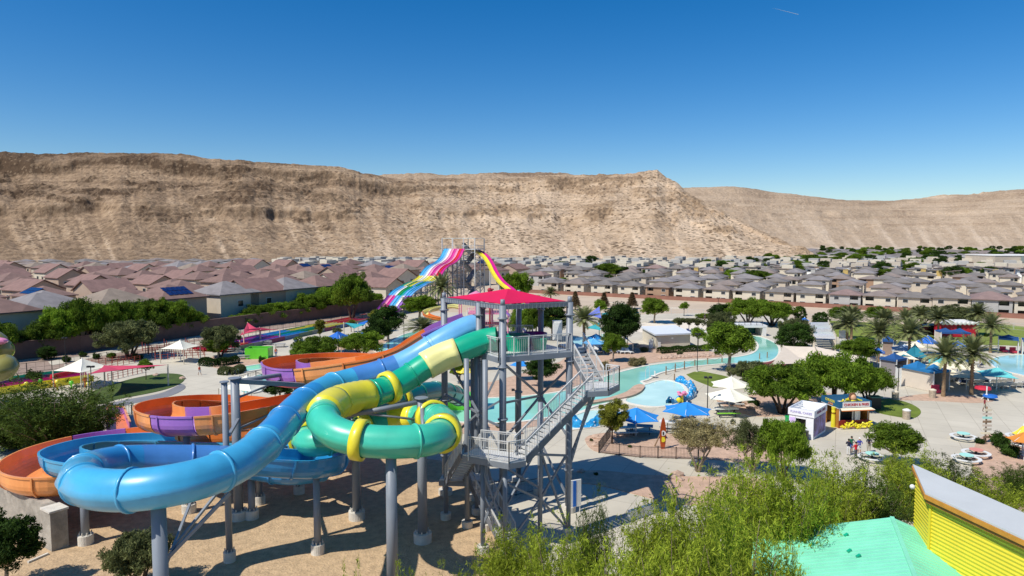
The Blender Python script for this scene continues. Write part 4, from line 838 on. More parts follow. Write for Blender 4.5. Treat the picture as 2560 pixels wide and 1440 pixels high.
for r_ in range(1, 26):
    for c_ in range(-4, 40):
        p = QA+nL*(13+r_*23.5)+dL*(c_*18.5+rr.uniform(-2.5, 2.5)+(r_ % 2)*7-20); px = okpt(p.x, p.y)
        if px is None or p.y < 90 or p.y > 520+max(0, (px-200))*0.06 or px > 1330: continue
        if px > 1000 and p.y < 300: continue
        if any((p.x-a)**2+(p.y-b)**2 < 150 for a, b in occupied): continue
        if p.y > 455 and px > 640: continue
        cand.append((p.y, p.x, px, 'L', aL+math.pi*rr.choice([0, .5, 1, 1.5])+rr.uniform(-.06, .06), rr.choice([0, 1, 0, 3, 0, 1, 4, 2, 5, 0, 3]), r_))
for r_ in range(1, 60):
    for c_ in range(-30, 70):
        p = PR+nR*(7.5+r_*17.0)+dR*(c_*14.2+rr.uniform(-2.5, 2.5)+r_*5.1+6*math.sin(r_*1.7))+nR*(rr.uniform(-2.5, 2.5)+3*math.sin(c_*.45)); px = okpt(p.x, p.y)
        if px is None or px < 1325 and p.y < 430: continue
        if px < 700 or p.y < 150: continue
        lim = 560 if px < 1900 else 560+(px-1900)*5.2
        if p.y > min(lim, 1450): continue
        if p.y > 600 and (c_ % 3 == 0 or r_ % 5 == 4): continue
        if rr.random() < 0.09: continue
        modern = p.y > 395-(px-1300)*0.05 and p.y < 560
        if px < 1325: modern = True
        cand.append((p.y, p.x, px, 'B' if modern else ('A' if p.y < 560 else 'F'), aR+rr.choice([0, 0, 0, math.pi])+rr.uniform(-.05, .05), rr.randrange(100), r_))
cand.sort(key=lambda c: c[0])
NIND = 296-len(front)-len(leftfront)-1
glab = {'L': 'rose tiled suburban house packed among the roofs of the left tract', 'A': 'grey hip-roofed house in the tract right of the slides', 'B': 'contemporary flat-roofed house in the back rows below the mountain', 'F': 'low grey roofed house in the far right tract'}
far = {}
ones = ['', 'first', 'second', 'third', 'fourth', 'fifth', 'sixth', 'seventh', 'eighth', 'ninth', 'tenth', 'eleventh', 'twelfth', 'thirteenth', 'fourteenth', 'fifteenth', 'sixteenth', 'seventeenth', 'eighteenth', 'nineteenth', 'twentieth']
def ordn(n): return ones[n] if n <= 20 else ('thirtieth' if n == 30 else 'fortieth' if n == 40 else {2: 'twenty-', 3: 'thirty-', 4: 'forty-'}[n//10]+ones[n % 10])
rowix = {}
for q in sorted(cand[:NIND], key=lambda c: c[2]): rowix.setdefault((q[3] == 'L', q[6]), []).append(q)
roofname = {'L': ['rose hip-roofed', 'brownish gable-roofed', 'grey hip-roofed', 'pale gabled', 'tan roofed', 'solar panelled', 'ochre walled'], 'A': ['grey roofed pale', 'brown roofed cream', 'reddish roofed grey', 'brown walled', 'beige grey-roofed', 'white walled'], 'B': ['white boxy', 'grey boxy', 'brown roofed boxy', 'cream boxy']}
for k, (y, x, px, t, rz, pi, r_) in enumerate(cand):
    if k < NIND:
        q = rowix[(t == 'L', r_)]; nn_ = q.index(cand[k])+1; tt_ = 'A' if t == 'F' else t; nm = roofname[tt_]; pj = [0, 1, 4, 5, 0, 1, 4, 5, 0, 2, 4, 3][pi % 12] if tt_ == 'A' else pi
        lab = '%s house, %s from the left in the %s row behind the %s wall' % (nm[pj % len(nm)], ordn(nn_), ordn(r_+1), 'dark' if t == 'L' else 'reddish')
        szf = 1.0+min(0.35, max(0, (y-290)/450))
        if t == 'L': PC[pi % 7].put((x, y, 0), rz, (rr.uniform(.9, 1.05), rr.uniform(.9, 1.05), rr.uniform(1.0, 1.25)), lab, 'houses packed in the left tract')
        elif t == 'B': PB[pi % 4].put((x, y, 0), rz, rr.uniform(0.9, 1.0), lab, 'contemporary houses in the back rows')
        else: PA[[0, 1, 4, 5, 0, 1, 4, 5, 0, 2, 4, 3][pi % 12]].put((x, y, 0), rz if rr.random() < .7 else rz+math.pi/2, (rr.uniform(.88, 1.15), rr.uniform(.9, 1.25), szf*rr.uniform(.85, 1.1)), lab, 'houses in the right tract')
    else:
        far.setdefault((pi % 3), []).append((x, y, rz, t, rr.uniform(.9, 1.15)))
fb = MB(); mats_far = [W_c[0], W_c[1], W_c[3], R_lg, R_grey, R_brn, M_win]
for q, lst in far.items():
    for x, y, rz, t, sc in lst:
        ca, sa = math.cos(rz), math.sin(rz); tmp = MB(); h = 4.6 if t != 'F' else 3.0; w, d = (9.5, 9) if t != 'F' else (16, 19)
        tmp.box((0, 0, h/2), (w, d, h), m=q); tmp.box((2.5, -d/2, h*.65), (3, .2, .9), m=6); tmp.box((-2.8, -d/2, h*.65), (2, .2, .9), m=6)
        if t == 'B': tmp.box((2, 0, h+1), (6, 7, 2.4), m=q)
        k0 = len(tmp.F); hip(tmp, w, d, h, 1.2 if t != 'B' else 0.35); tmp.M[k0:] = [3+(q+int(x)) % 3]*(len(tmp.F)-k0)
        fb.V, base = fb.V, len(fb.V); fb.V += [(x+(a*ca-b*sa)*sc, y+(a*sa+b*ca)*sc, c*sc) for a, b, c in tmp.V]; fb.F += [tuple(i+base for i in f) for f in tmp.F]; fb.M += tmp.M
o = fb.build('distant_houses', mats_far, None); tag(o, 'mass of tiny grey roofed houses spreading to the foot of the far hills', 'houses', kind='stuff')
print('HOUSES', len(cand), NIND)
def drop(o):
    for ch in list(o.children): drop(ch)
    bpy.data.objects.remove(o)
for pr in PA+PB+PC:
    if not pr.used: drop(pr.root)
# ---- walls
M_bw = mat('brown_block_wall', (0.27, 0.125, 0.085), 0.9, 0.12, 0.5, 0.3); M_dw = mat('dark_block_wall', (0.15, 0.09, 0.07), 0.9, 0.15, 0.5, 0.3)
def wall(name, pts, h, th, m, label, cat='wall', group=None):
    mb = MB(); P = [Vector((*G2(*p), 0)) for p in pts]
    for a, b in zip(P[:-1], P[1:]): mb.beam(a+Vector((0, 0, h/2)), b+Vector((0, 0, h/2)), th, h); mb.beam(a+Vector((0, 0, h+0.05)), b+Vector((0, 0, h+0.05)), th*1.3, 0.12)
    return solo(mb, name, m, label, cat, group)
wall('boundary_wall', [(1300, 731), (1560, 744), (1900, 761), (2280, 781), (2560, 797), (2900, 822)], 1.25, 0.3, M_bw, 'long reddish brown block wall in front of the right hand houses')
wall('boundary_wall', [(-300, 950), (0, 905), (200, 882), (400, 853), (640, 818), (800, 797), (930, 779), (1020, 768)], 3.2, 0.4, M_dw, 'dark brown block wall below the trees on the left')
wall('low_curb_wall', [(1500, 748+8), (1700, 772)], 0.2, 0.3, M_foot, 'thin pale kerb on the sand before the brown wall', 'kerb')
b = MB(); c0 = G(2495, 690); 
wh = thing('large_building', 'large flat-roofed beige building at the right edge beyond the houses', 'building', (D(2530, 700, 470).x, 470, 0)); mb = MB(); xx = D(2530, 700, 470).x
mb.box((xx, 470, 5), (46, 30, 10)); mb.build('wall', W_c[1], wh); mb = MB(); mb.box((xx+8, 454.7, 7.5), (28, 0.3, 4)); mb.build('grey_band', mat('sage_panel', (0.28, 0.32, 0.28)), wh); mb = MB(); mb.box((xx, 470, 10.2), (46.6, 30.6, 0.5)); mb.build('roof', W_c[4], wh)
# ================================================================== VEGETATION
L_dk = leafmat('dark_green_leaves', (0.008, 0.022, 0.004), (0.06, 0.12, 0.015), 0.2); L_md = leafmat('green_leaves', (0.018, 0.05, 0.004), (0.20, 0.30, 0.025), 0.34)
L_br = leafmat('bright_green_leaves', (0.03, 0.075, 0.004), (0.25, 0.38, 0.03), 0.38); L_ol = leafmat('olive_leaves', (0.04, 0.055, 0.02), (0.20, 0.22, 0.08), 0.25)
L_ye = leafmat('yellow_green_leaves', (0.07, 0.09, 0.01), (0.38, 0.38, 0.05), 0.35); L_ta = leafmat('tan_leaves', (0.12, 0.10, 0.04), (0.42, 0.36, 0.17), 0.3); L_pl = leafmat('palm_leaves', (0.05, 0.062, 0.02), (0.27, 0.29, 0.12), 0.15, 0.5)
L_wi = leafmat('willow_leaves', (0.06, 0.10, 0.008), (0.52, 0.62, 0.06), 0.45); L_sh = leafmat('deep_green_leaves', (0.015, 0.035, 0.004), (0.10, 0.15, 0.02), 0.25); L_pn = leafmat('brown_needles', (0.05, 0.035, 0.015), (0.20, 0.14, 0.07), 0.2)  # L_sh is a deeper green than the willow leaves
M_bark = mat('tree_bark', (0.20, 0.15, 0.10), 0.9, 0.25, 3, 0.5, detail=8); M_barkd = mat('dark_tree_bark', (0.07, 0.05, 0.035), 0.9, 0.25, 3, 0.4); M_barkp = mat('pale_tree_bark', (0.42, 0.34, 0.24), 0.9, 0.2, 3, 0.4); M_palm = mat('palm_bark', (0.30, 0.20, 0.11), 0.9, 0.3, 4, 1.0, bscale=9, stretch=(1, 1, 3))
def leaves(name, root, C, Rd, n, size, m, seed, asp=1.6, droop=0.0, spread=1.0, per=40, flatz=0.8, updir=0.0, tintvar=0.22):
    """leaf faces gathered in clumps: C clump centres (k,3), Rd clump radii"""
    g_ = np.random.default_rng(seed); k = len(C); ci = g_.integers(0, k, n)
    d = g_.normal(size=(n, 3)); d /= np.linalg.norm(d, axis=1)[:, None]; rr_ = Rd[ci]*g_.random(n)**0.45
    d[:, 2] *= flatz; P = C[ci]+d*rr_[:, None]*spread
    a = g_.normal(size=(n, 3)); a[:, 2] += updir; a /= np.linalg.norm(a, axis=1)[:, None]
    a[:, 2] -= droop; b = np.cross(a, g_.normal(size=(n, 3))); b /= np.linalg.norm(b, axis=1)[:, None]
    s = size*(0.6+0.8*g_.random(n))[:, None]
    q = np.stack([P-a*s*asp-b*s*.15, P-b*s*0.5, P+a*s*asp, P+b*s*0.5], 1).reshape(-1, 3)
    ct = g_.random(k); t = ct[ci]*(1-tintvar)*0.75+g_.random(n)*0.45
    return npmesh(name, q, np.arange(n*4).reshape(-1, 4), m, {'tint': np.repeat(np.clip(t, 0, 1), 4)}, root)
def clumps(k, rx, ry, rz, zc, seed, shell=0.75, lump=0.3, low=-1.0):
    g_ = np.random.default_rng(seed); d = g_.normal(size=(k*3, 3)); d /= np.linalg.norm(d, axis=1)[:, None]; d = d[d[:, 2] > low][:k]
    r = shell+(1-shell)*g_.random(len(d))*1.1; r *= 1-lump*g_.random(len(d))
    return d*r[:, None]*np.array([rx, ry, rz])+np.array([0, 0, zc])
def limbs(mb, root_pt, targets, r0, seed, mid=0.35):
    g_ = random.Random(seed)
    for t in targets:
        t = Vector(t); p = Vector(root_pt); m1 = p.lerp(t, 0.5)+Vector((g_.uniform(-.1, .1), g_.uniform(-.1, .1), g_.uniform(0, .2)))*t.length*.3
        pts = cr([tuple(p), tuple(m1), tuple(t)], max(0.2, (t-p).length/6)); n = len(pts); mb.tube([tuple(q) for q in pts], [r0*(1-0.85*i/(n-1)) for i in range(n)], 6)
def tree(kind, seed=0):
    """unit-ish trees, crown radius about 1 x scale; real sizes in metres"""
    g_ = np.random.default_rng(seed+100); root = thing(kind, '', 'tree')
    if kind == 'broadleaf_tree':
        mb = MB(); mb.tube([(0, 0, -.2), (0.05, 0, 1.0), (0.0, 0.06, 2.2)], [0.2, 0.15, 0.13], 9)
        C = clumps(80, 2.5, 2.5, 2.4, 3.8, seed, 0.66, 0.32, -0.85); C = np.vstack([C, clumps(24, 1.6, 1.6, 1.4, 4.2, seed+1)])
        limbs(mb, (0, 0, 1.9), C[:14], 0.10, seed); mb.build('trunk', M_barkp, root, True)
        leaves('crown', root, C, g_.uniform(0.4, 0.75, len(C)), 20000, 0.088, (L_md, L_dk, L_br)[seed % 3], seed)
    elif kind == 'mesquite_tree':
        mb = MB(); C = clumps(110, 3.2, 3.0, 2.2, 2.9, seed, 0.5, 0.35, -0.6)
        for a in range(4):
            w = a*1.6+seed; e = (math.cos(w)*1.3, math.sin(w)*1.3, 2.3); mb.tube([(0.1*math.cos(w), 0.1*math.sin(w), -.2), (e[0]*.45, e[1]*.45, 1.0), e], [0.15, 0.12, 0.08], 7)
            limbs(mb, e, sorted([tuple(c) for c in C], key=lambda c: (c[0]-e[0])**2+(c[1]-e[1])**2)[:6], 0.06, seed+a)
        mb.build('trunk', M_barkd, root, True)
        leaves('crown', root, C, g_.uniform(0.4, 0.85, len(C)), 24000, 0.082, (L_br, L_md, L_ol)[seed % 3], seed, asp=2.0, droop=0.3)
    elif kind == 'dense_tree':
        mb = MB(); mb.tube([(0, 0, -.2), (0, 0, 1.8)], [0.2, 0.14], 8); C = clumps(90, 2.2, 2.2, 2.6, 3.6, seed, 0.8, 0.22, -0.85)
        limbs(mb, (0, 0, 1.6), C[:10], 0.08, seed); mb.build('trunk', M_bark, root, True); leaves('crown', root, C, g_.uniform(0.4, 0.7, len(C)), 16000, 0.075, L_dk, seed)
    elif kind == 'small_tree':
        mb = MB(); mb.tube([(0, 0, -.2), (0.03, 0, 2.0)], [0.08, 0.05], 7); C = clumps(26, 1.1, 1.1, 1.1, 2.8, seed, 0.6, 0.4)
        limbs(mb, (0, 0, 1.7), C[:8], 0.035, seed); mb.build('trunk', M_bark, root, True); leaves('crown', root, C, g_.uniform(0.3, 0.5, len(C)), 3600, 0.08, (L_br, L_ol)[seed % 2], seed)
    elif kind == 'columnar_tree':
        mb = MB(); mb.tube([(0, 0, -.2), (0, 0, 2.2)], [0.09, 0.05], 7); C = clumps(26, 0.75, 0.75, 1.9, 3.6, seed, 0.6, 0.4)
        limbs(mb, (0, 0, 1.8), C[:8], 0.03, seed); mb.build('trunk', M_bark, root, True); leaves('crown', root, C, g_.uniform(0.3, 0.5, len(C)), 4200, 0.08, L_ye if seed % 2 else L_br, seed)
    elif kind == 'yellow_tree':
        mb = MB(); mb.tube([(0, 0, -.2), (0, 0, 1.4)], [0.09, 0.07], 7); C = clumps(60, 1.45, 1.45, 1.75, 2.7, seed, 0.5, 0.45, -0.8)
        limbs(mb, (0, 0, 1.2), C[:20], 0.04, seed); mb.build('trunk', M_barkd, root, True); leaves('crown', root, C, g_.uniform(0.25, 0.5, len(C)), 14000, 0.05, L_ye, seed, asp=2.4)
    elif kind == 'pine_tree':
        C = np.array([[math.cos(i*2.4)*(1-i/40)*0.7, math.sin(i*2.4)*(1-i/40)*0.7, 1.0+i*0.105] for i in range(40)])
        mb = MB(); mb.tube([(0, 0, -.2), (0, 0, 5)], [0.11, 0.03], 7); limbs(mb, (0, 0, 1.0), C[::4], 0.03, seed); mb.build('trunk', M_bark, root, True)
        leaves('crown', root, C, np.linspace(0.5, 0.2, 40), 4200, 0.07, L_pn, seed, asp=2.5)
    elif kind == 'sparse_tree':      # tan thin-leaved tree
        mb = MB(); C = clumps(90, 3.0, 3.0, 2.1, 3.6, seed, 0.45, 0.5, -0.6)
        for a in range(5):
            w = a*1.3; e = (math.cos(w)*1.0, math.sin(w)*1.0, 2.2); mb.tube([(0, 0, -.2), (e[0]*.4, e[1]*.4, 1.0), e], [0.13, 0.09, 0.06], 6)
            limbs(mb, e, C[a*9:a*9+9], 0.05, seed+a)
        mb.build('trunk', M_barkp, root, True); leaves('crown', root, C, g_.uniform(0.3, 0.7, len(C)), 15000, 0.055, (L_ta, L_ol)[seed % 2], seed, asp=1.8)
    return Proto(root)
def willow(seed, n=27000, m=None, rx=3.0, h=6.5, size=0.044):
    """airy many-stemmed desert willow: wands that fan upward and out, narrow leaves along them"""
    g_ = np.random.default_rng(seed); root = thing('willow_tree', '', 'tree'); mb = MB(); C = []; 
    for k in range(74):
        w = g_.uniform(0, 6.28); o = g_.uniform(0.15, 1.0)**0.6; e = np.array([math.cos(w)*rx*o, math.sin(w)*rx*o, h*(1.05-0.45*o)*g_.uniform(0.7, 1.12)])
        s = np.array([math.cos(w)*0.3, math.sin(w)*0.3, 0.0]); mid = s*0.5+e*np.array([0.42, 0.42, 0.55])
        P = cr([tuple(s*0.3+np.array([0, 0, -.2])), tuple(mid), tuple(e)], 0.5); nn = len(P)
        if k < 40: mb.tube([tuple(q) for q in P], [0.07*(1-0.9*i/(nn-1))+0.006 for i in range(nn)], 5)
        for q in P[int(nn*0.30):]:
            for _ in range(3): C.append(q+g_.normal(size=3)*np.array([0.38, 0.38, 0.30]))
    mb.build('trunk', M_bark, root, True); C = np.array(C)
    leaves('crown', root, C, g_.uniform(0.15, 0.5, len(C)), n, size, m or L_wi, seed, asp=3.0, tintvar=0.1, updir=0.45, flatz=1.2, spread=0.9)
    return Proto(root)
def palm(seed):
    g_ = np.random.default_rng(seed); root = thing('palm_tree', '', 'palm tree'); mb = MB(); H_ = 5.0
    mb.tube([(0, 0, -.2), (0.02, 0, H_*.5), (0.05, 0.03, H_*.8), (0.05, 0.03, H_)], [0.22, 0.15, 0.15, 0.25], 12)
    for k in range(60): w = k*2.4; z = 0.4+k*H_*0.0145*1.05; mb.box((0.155*math.cos(w), 0.155*math.sin(w), z), (0.10, 0.10, 0.10), w)
    mb.build('trunk', M_palm, root, False); V = []; F = []; T = []
    for f in range(64):
        w = f*2.39996+g_.uniform(-.15, .15); el = math.radians(80-f*1.55+g_.uniform(-7, 7)); Lf = g_.uniform(2.3, 3.0); p = np.array([0.05, 0.03, H_+0.05]); n = 15
        d = np.array([math.cos(w)*math.cos(el), math.sin(w)*math.cos(el), math.sin(el)]); side = np.array([-math.sin(w), math.cos(w), 0]); tt = g_.uniform(0.2, 0.95)
        for i in range(n):
            u = i/n; step = Lf/n; q = p+d*step; d = d+np.array([0, 0, -0.07*(0.3+u*1.4)]); d /= np.linalg.norm(d)
            wl_ = 0.62*math.sin(math.pi*min(1, (u*0.9+0.12)))**0.7; up = np.cross(side, d)
            for sg in (-1, 1):
                for h_ in (0.0, 0.5):
                    b0 = p+(q-p)*h_; tip = b0+side*sg*wl_*0.7+d*wl_*0.8+up*(-0.18*wl_+g_.uniform(-.06, .06)); k0 = len(V)
                    V += [b0, b0+d*0.10, tip]; F.append((k0, k0+1, k0+2)); T += [tt*0.8+g_.random()*0.2]*3
            k0 = len(V); V += [p-side*.018, p+side*.018, q+side*.012]; F.append((k0, k0+1, k0+2)); T += [0.9]*3
            p = q
    npmesh('crown', np.array(V), np.array(F), L_pl, {'tint': np.array(T)}, root); return Proto(root)
def shrub(seed, m, rx=0.9, rz=0.6, n=3000, name='shrub', size=0.06):
    g_ = np.random.default_rng(seed); root = thing(name, '', 'shrub'); C = clumps(24, rx*.7, rx*.7, rz*.7, rz*.75, seed, 0.6, 0.3)
    mb = MB(); limbs(mb, (0, 0, -0.05), C[:7], 0.03, seed); mb.build('stem', M_barkd, root); leaves('foliage', root, C, g_.uniform(rx*.25, rx*.45, len(C)), n, size, m, seed, asp=1.6); return Proto(root)
T_ = {'b0': tree('broadleaf_tree', 0), 'b1': tree('broadleaf_tree', 1), 'b2': tree('broadleaf_tree', 2), 'm0': tree('mesquite_tree', 0), 'm1': tree('mesquite_tree', 1), 'm2': tree('mesquite_tree', 2), 'd': tree('dense_tree', 3),
      's0': tree('small_tree', 0), 's1': tree('small_tree', 1), 'c0': tree('columnar_tree', 0), 'c1': tree('columnar_tree', 1), 'y': tree('yellow_tree', 5), 'p': tree('pine_tree', 6), 't0': tree('sparse_tree', 0), 't1': tree('sparse_tree', 1),
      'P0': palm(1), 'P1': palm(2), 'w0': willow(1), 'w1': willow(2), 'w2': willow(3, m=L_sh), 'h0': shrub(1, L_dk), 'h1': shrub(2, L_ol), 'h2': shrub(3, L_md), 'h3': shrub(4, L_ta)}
DIM = {'b': (2.55, 6.2), 'm': (3.2, 4.7), 'd': (2.5, 6.3), 's': (1.45, 4.1), 'c': (1.1, 5.7), 'y': (1.8, 4.6), 'p': (0.85, 5.3), 't': (2.9, 5.4), 'P': (2.3, 6.9), 'w': (3.1, 6.3), 'h': (0.95, 1.15)}
rt = random.Random(3); GW = 1.0
def plant(k, px, pyb, hpx, wpx, label, group=None, Y=None):
    """k kind, px/pyb foot, hpx total height and wpx crown width as they look"""
    f = G(px, pyb) if Y is None else Vector(((px-1280)/FPX*Y, Y, 0)); Yd = f.y; r, h = DIM[k[0]]
    sz = hpx*Yd/FPX/h; sx = wpx*Yd/FPX/(2*r)
    return T_[k].put(tuple(f), rt.uniform(0, 6.28), (sx, sx, sz), label, group)
GP = 'date palms around the pools'
for i, (px, b, h, w, k, lab) in enumerate([
    (1460, 872, 100, 100, 'P0', 'palm tree behind the stairs of the red-roofed tower'), (1377, 765, 45, 46, 'P1', 'palm tree whose crown shows just above the red fabric roof'), (1060, 862, 62, 110, 'P1', 'low palm tree left of the tower above the blue slide'), (1105, 800, 110, 80, 'P0', 'palm tree behind the left end of the red roof'),
    (2117, 870, 85, 84, 'P0', 'leftmost palm tree on the right hand lawn edge'), (2128, 850, 80, 76, 'P1', 'palm tree close behind the leftmost right hand palm'), (2195, 905, 100, 86, 'P1', 'palm tree beside the dark cabana and bright green tree'), (2208, 862, 85, 80, 'P0', 'palm tree behind the cabana palm, standing on lawn'),
    (2272, 918, 118, 88, 'P0', 'palm tree standing between the cream umbrellas'), (2262, 850, 72, 70, 'P1', 'palm tree on lawn left of the dark cars'), (2301, 838, 70, 70, 'P0', 'palm tree just left of the dark vehicles'), (2345, 850, 75, 70, 'P1', 'palm tree left of the red booth'),
    (2358, 992, 142, 106, 'P0', 'tall palm tree beside the open cabana corner'), (2428, 987, 142, 112, 'P1', 'tall palm tree between cabana and turquoise umbrella'), (2441, 840, 78, 72, 'P0', 'palm tree right of the red booth'), (2476, 882, 92, 80, 'P1', 'rightmost palm tree, left of the blue cabanas')]):
    plant(k, px, b, h, w, lab, GP)
GT = 'shade trees in the park'
for px, b, h, w, k, lab in [
    (1823, 930, 122, 122, 'b0', 'round leafy green tree on a pale trunk beside the river'), (1548, 880, 115, 92, 'b1', 'tall dark green tree behind the sun loungers'), (1562, 872, 105, 70, 'b1', 'dark tree overlapping the tall dark one'), (1533, 905, 72, 58, 'b0', 'smaller tree in front of the tall dark green tree'), (1636, 808, 62, 66, 'b0', 'leafy tree with pale branches at the beach edge'),
    (1710, 790, 34, 28, 's0', 'small young tree alone on the pale sand'), (1500, 800, 50, 44, 's0', 'thin light green tree near the purple sail'), (1698, 830, 40, 40, 's1', 'grey green small tree on the beach edge'), (1745, 830, 38, 38, 's1', 'second grey green small tree on the beach edge'), (1722, 828, 36, 30, 's1', 'slim grey green tree between two others'),
    (1800, 808, 46, 58, 'b1', 'dark round tree behind the river tree'), (1870, 812, 62, 100, 'm0', 'wide bright green tree by the river bridge'), (1930, 815, 60, 110, 'm0', 'wide bright green spreading tree right of the bridge'), (1800, 858, 72, 70, 'm2', 'olive tree top behind the round river tree'), (1745, 870, 50, 52, 's0', 'light green small tree right of the pump house'),
    (1985, 898, 90, 88, 'd', 'very dark dense round tree beside the slatted shade'), (1985, 870, 70, 75, 'm2', 'olive tree behind the very dark round tree'), (2051, 828, 48, 42, 'd', 'dark oval tree on the far lawn'), (2000, 815, 50, 30, 'd', 'small dark tree by the blue umbrella on the lawn'), (2112, 815, 45, 72, 'm1', 'mid green tree behind the leftmost palms'), (2195, 812, 42, 60, 'm1', 'mid green tree at the lawn edge'),
    (2390, 818, 50, 110, 'm2', 'olive spreading tree above the red booth'), (2310, 812, 42, 60, 'm2', 'olive tree behind the palms'), (2145, 915, 70, 90, 'b0', 'bright tree in front of the palm by the cabana'), (1955, 1035, 115, 165, 'm1', 'big green tree above the white kiosk'), (2085, 1022, 130, 180, 'm0', 'big bright spreading tree behind the food kiosk'), (2170, 1010, 95, 110, 'm0', 'bright green tree right of the food kiosk'), (2180, 955, 42, 60, 'h2', 'low green bush beside the beige cabana wall'),
    (1880, 968, 60, 100, 'm2', 'olive bushy tree beside the white umbrellas'), (2235, 1170, 110, 115, 'b0', 'bright green tree in front of the standing people'), (1530, 1110, 118, 86, 'y', 'yellow green tree inside the black iron fence'), (1745, 1180, 130, 150, 't0', 'tan thin-leaved tree overhanging the fenced bed'), (1880, 1185, 130, 130, 't1', 'olive thin-leaved tree beside the tan one'), (1955, 1200, 150, 120, 'm0', 'green tree beside the olive thin-leaved tree'),
    (325, 896, 88, 128, 'm2', 'olive tree with spreading dark branches by the red rails'), (365, 950, 52, 42, 's0', 'small tree on the left lawn'), (552, 892, 72, 90, 'm2', 'olive round tree beside the lime green box'), (545, 895, 48, 60, 'b0', 'bright green low tree in front of the olive one'), (800, 855, 65, 32, 'c1', 'slim yellow green tree by the rainbow runout'), (843, 852, 36, 30, 's1', 'small round tree just behind the blue canopy'), (878, 830, 36, 24, 'c1', 'small slim tree at the far end of the blue canopies'),
    (940, 830, 65, 44, 'c1', 'yellowish tree where the rainbow slide meets the ground'), (970, 855, 88, 82, 'b1', 'dark green tree left of the palm and blue slide'), (945, 870, 72, 66, 'b1', 'dark tree above the bright bush'), (790, 905, 58, 118, 'm1', 'wide bushy tree above the orange flume'), (905, 895, 62, 106, 'm0', 'bright green bushy tree above the orange flume'), (870, 870, 38, 50, 'h2', 'bush in front of the blue canopy'), (1050, 800, 60, 90, 'b2', 'bright green tree by the orange spiral slide'), (880, 800, 105, 90, 'm1', 'tall green tree by the cream gabled house'), (1290, 760, 75, 75, 'm0', 'green tree above the red fabric roof'),
    (1310, 850, 75, 70, 'm0', 'light green tree seen below the red roof'), (1380, 850, 85, 90, 'b1', 'dark green tree under the right end of the red roof'), (1340, 850, 80, 70, 'm1', 'green tree between the tower posts'), (1355, 965, 72, 80, 'b1', 'dark tree under the tower deck'), (1150, 960, 65, 60, 'b2', 'green tree behind the cream slide section'), (700, 1000, 52, 75, 'b1', 'dark bushy tree below the lilac flume section'), (1090, 1040, 80, 60, 't1', 'pale wispy tree beside the tower posts'), (118, 860+40, 34, 44, 'd', 'dark clipped bush by the dark wall')]:
    plant(k, px, b, h*1.08, w*1.14, lab, GT)
for px, lab in ((1438, 'thin brown pine nearest the red roof'), (1510, 'middle thin brown pine on the sand'), (1580, 'rightmost thin brown pine on the sand')): plant('p', px, 775 if px < 1500 else 772, 48 if px < 1500 else 42, 26, lab, 'brown pines on the sand')
# row of trees between wall and houses on the left
WT = 'trees behind the dark wall'
xs = [(-30, 800, 150, 'm1'), (35, 822, 80, 'b1'), (118, 800, 110, 'm1'), (160, 765, 110, 'm0'), (208, 748, 120, 'm1'), (262, 752, 110, 'm0'), (318, 756, 110, 'm1'), (372, 750, 115, 'm1'), (425, 747, 125, 'm0'), (475, 778, 90, 'm1'), (520, 800, 60, 'b1'), (560, 792, 60, 'b0'), (602, 785, 80, 'm0'), (645, 764, 85, 'm1'), (690, 754, 90, 'm0'), (735, 754, 85, 'm1'), (780, 732, 95, 'm0'), (828, 712, 100, 'm0'), (880, 702, 105, 'm1'), (930, 730, 70, 'm0')]
place = ['at the left edge', 'beside the dark house wall', 'right of the dark house', 'under the wide grey roof', 'the tallest near the left', 'below the tan roof', 'left of the solar panels', 'below the solar panels', 'in front of the gabled house', 'right of the gabled house', 'small and dark by a grey house', 'small and bright by a grey house', 'below the one-window gable', 'left of centre in the row', 'in front of the pyramid roofs', 'between two pyramid roofs', 'behind the slim yellow tree', 'behind the runout curve', 'near the cream gabled house', 'next to the rainbow slide']
for (px, top, w, k), pl in zip(xs, place):
    yb_ = float(np.interp(px, [-300, 0, 200, 400, 640, 800, 930], [950, 905, 882, 853, 818, 797, 779]))-5; plant(k, px, yb_, yb_-top, w, 'dense green tree behind the dark wall, '+pl, WT)
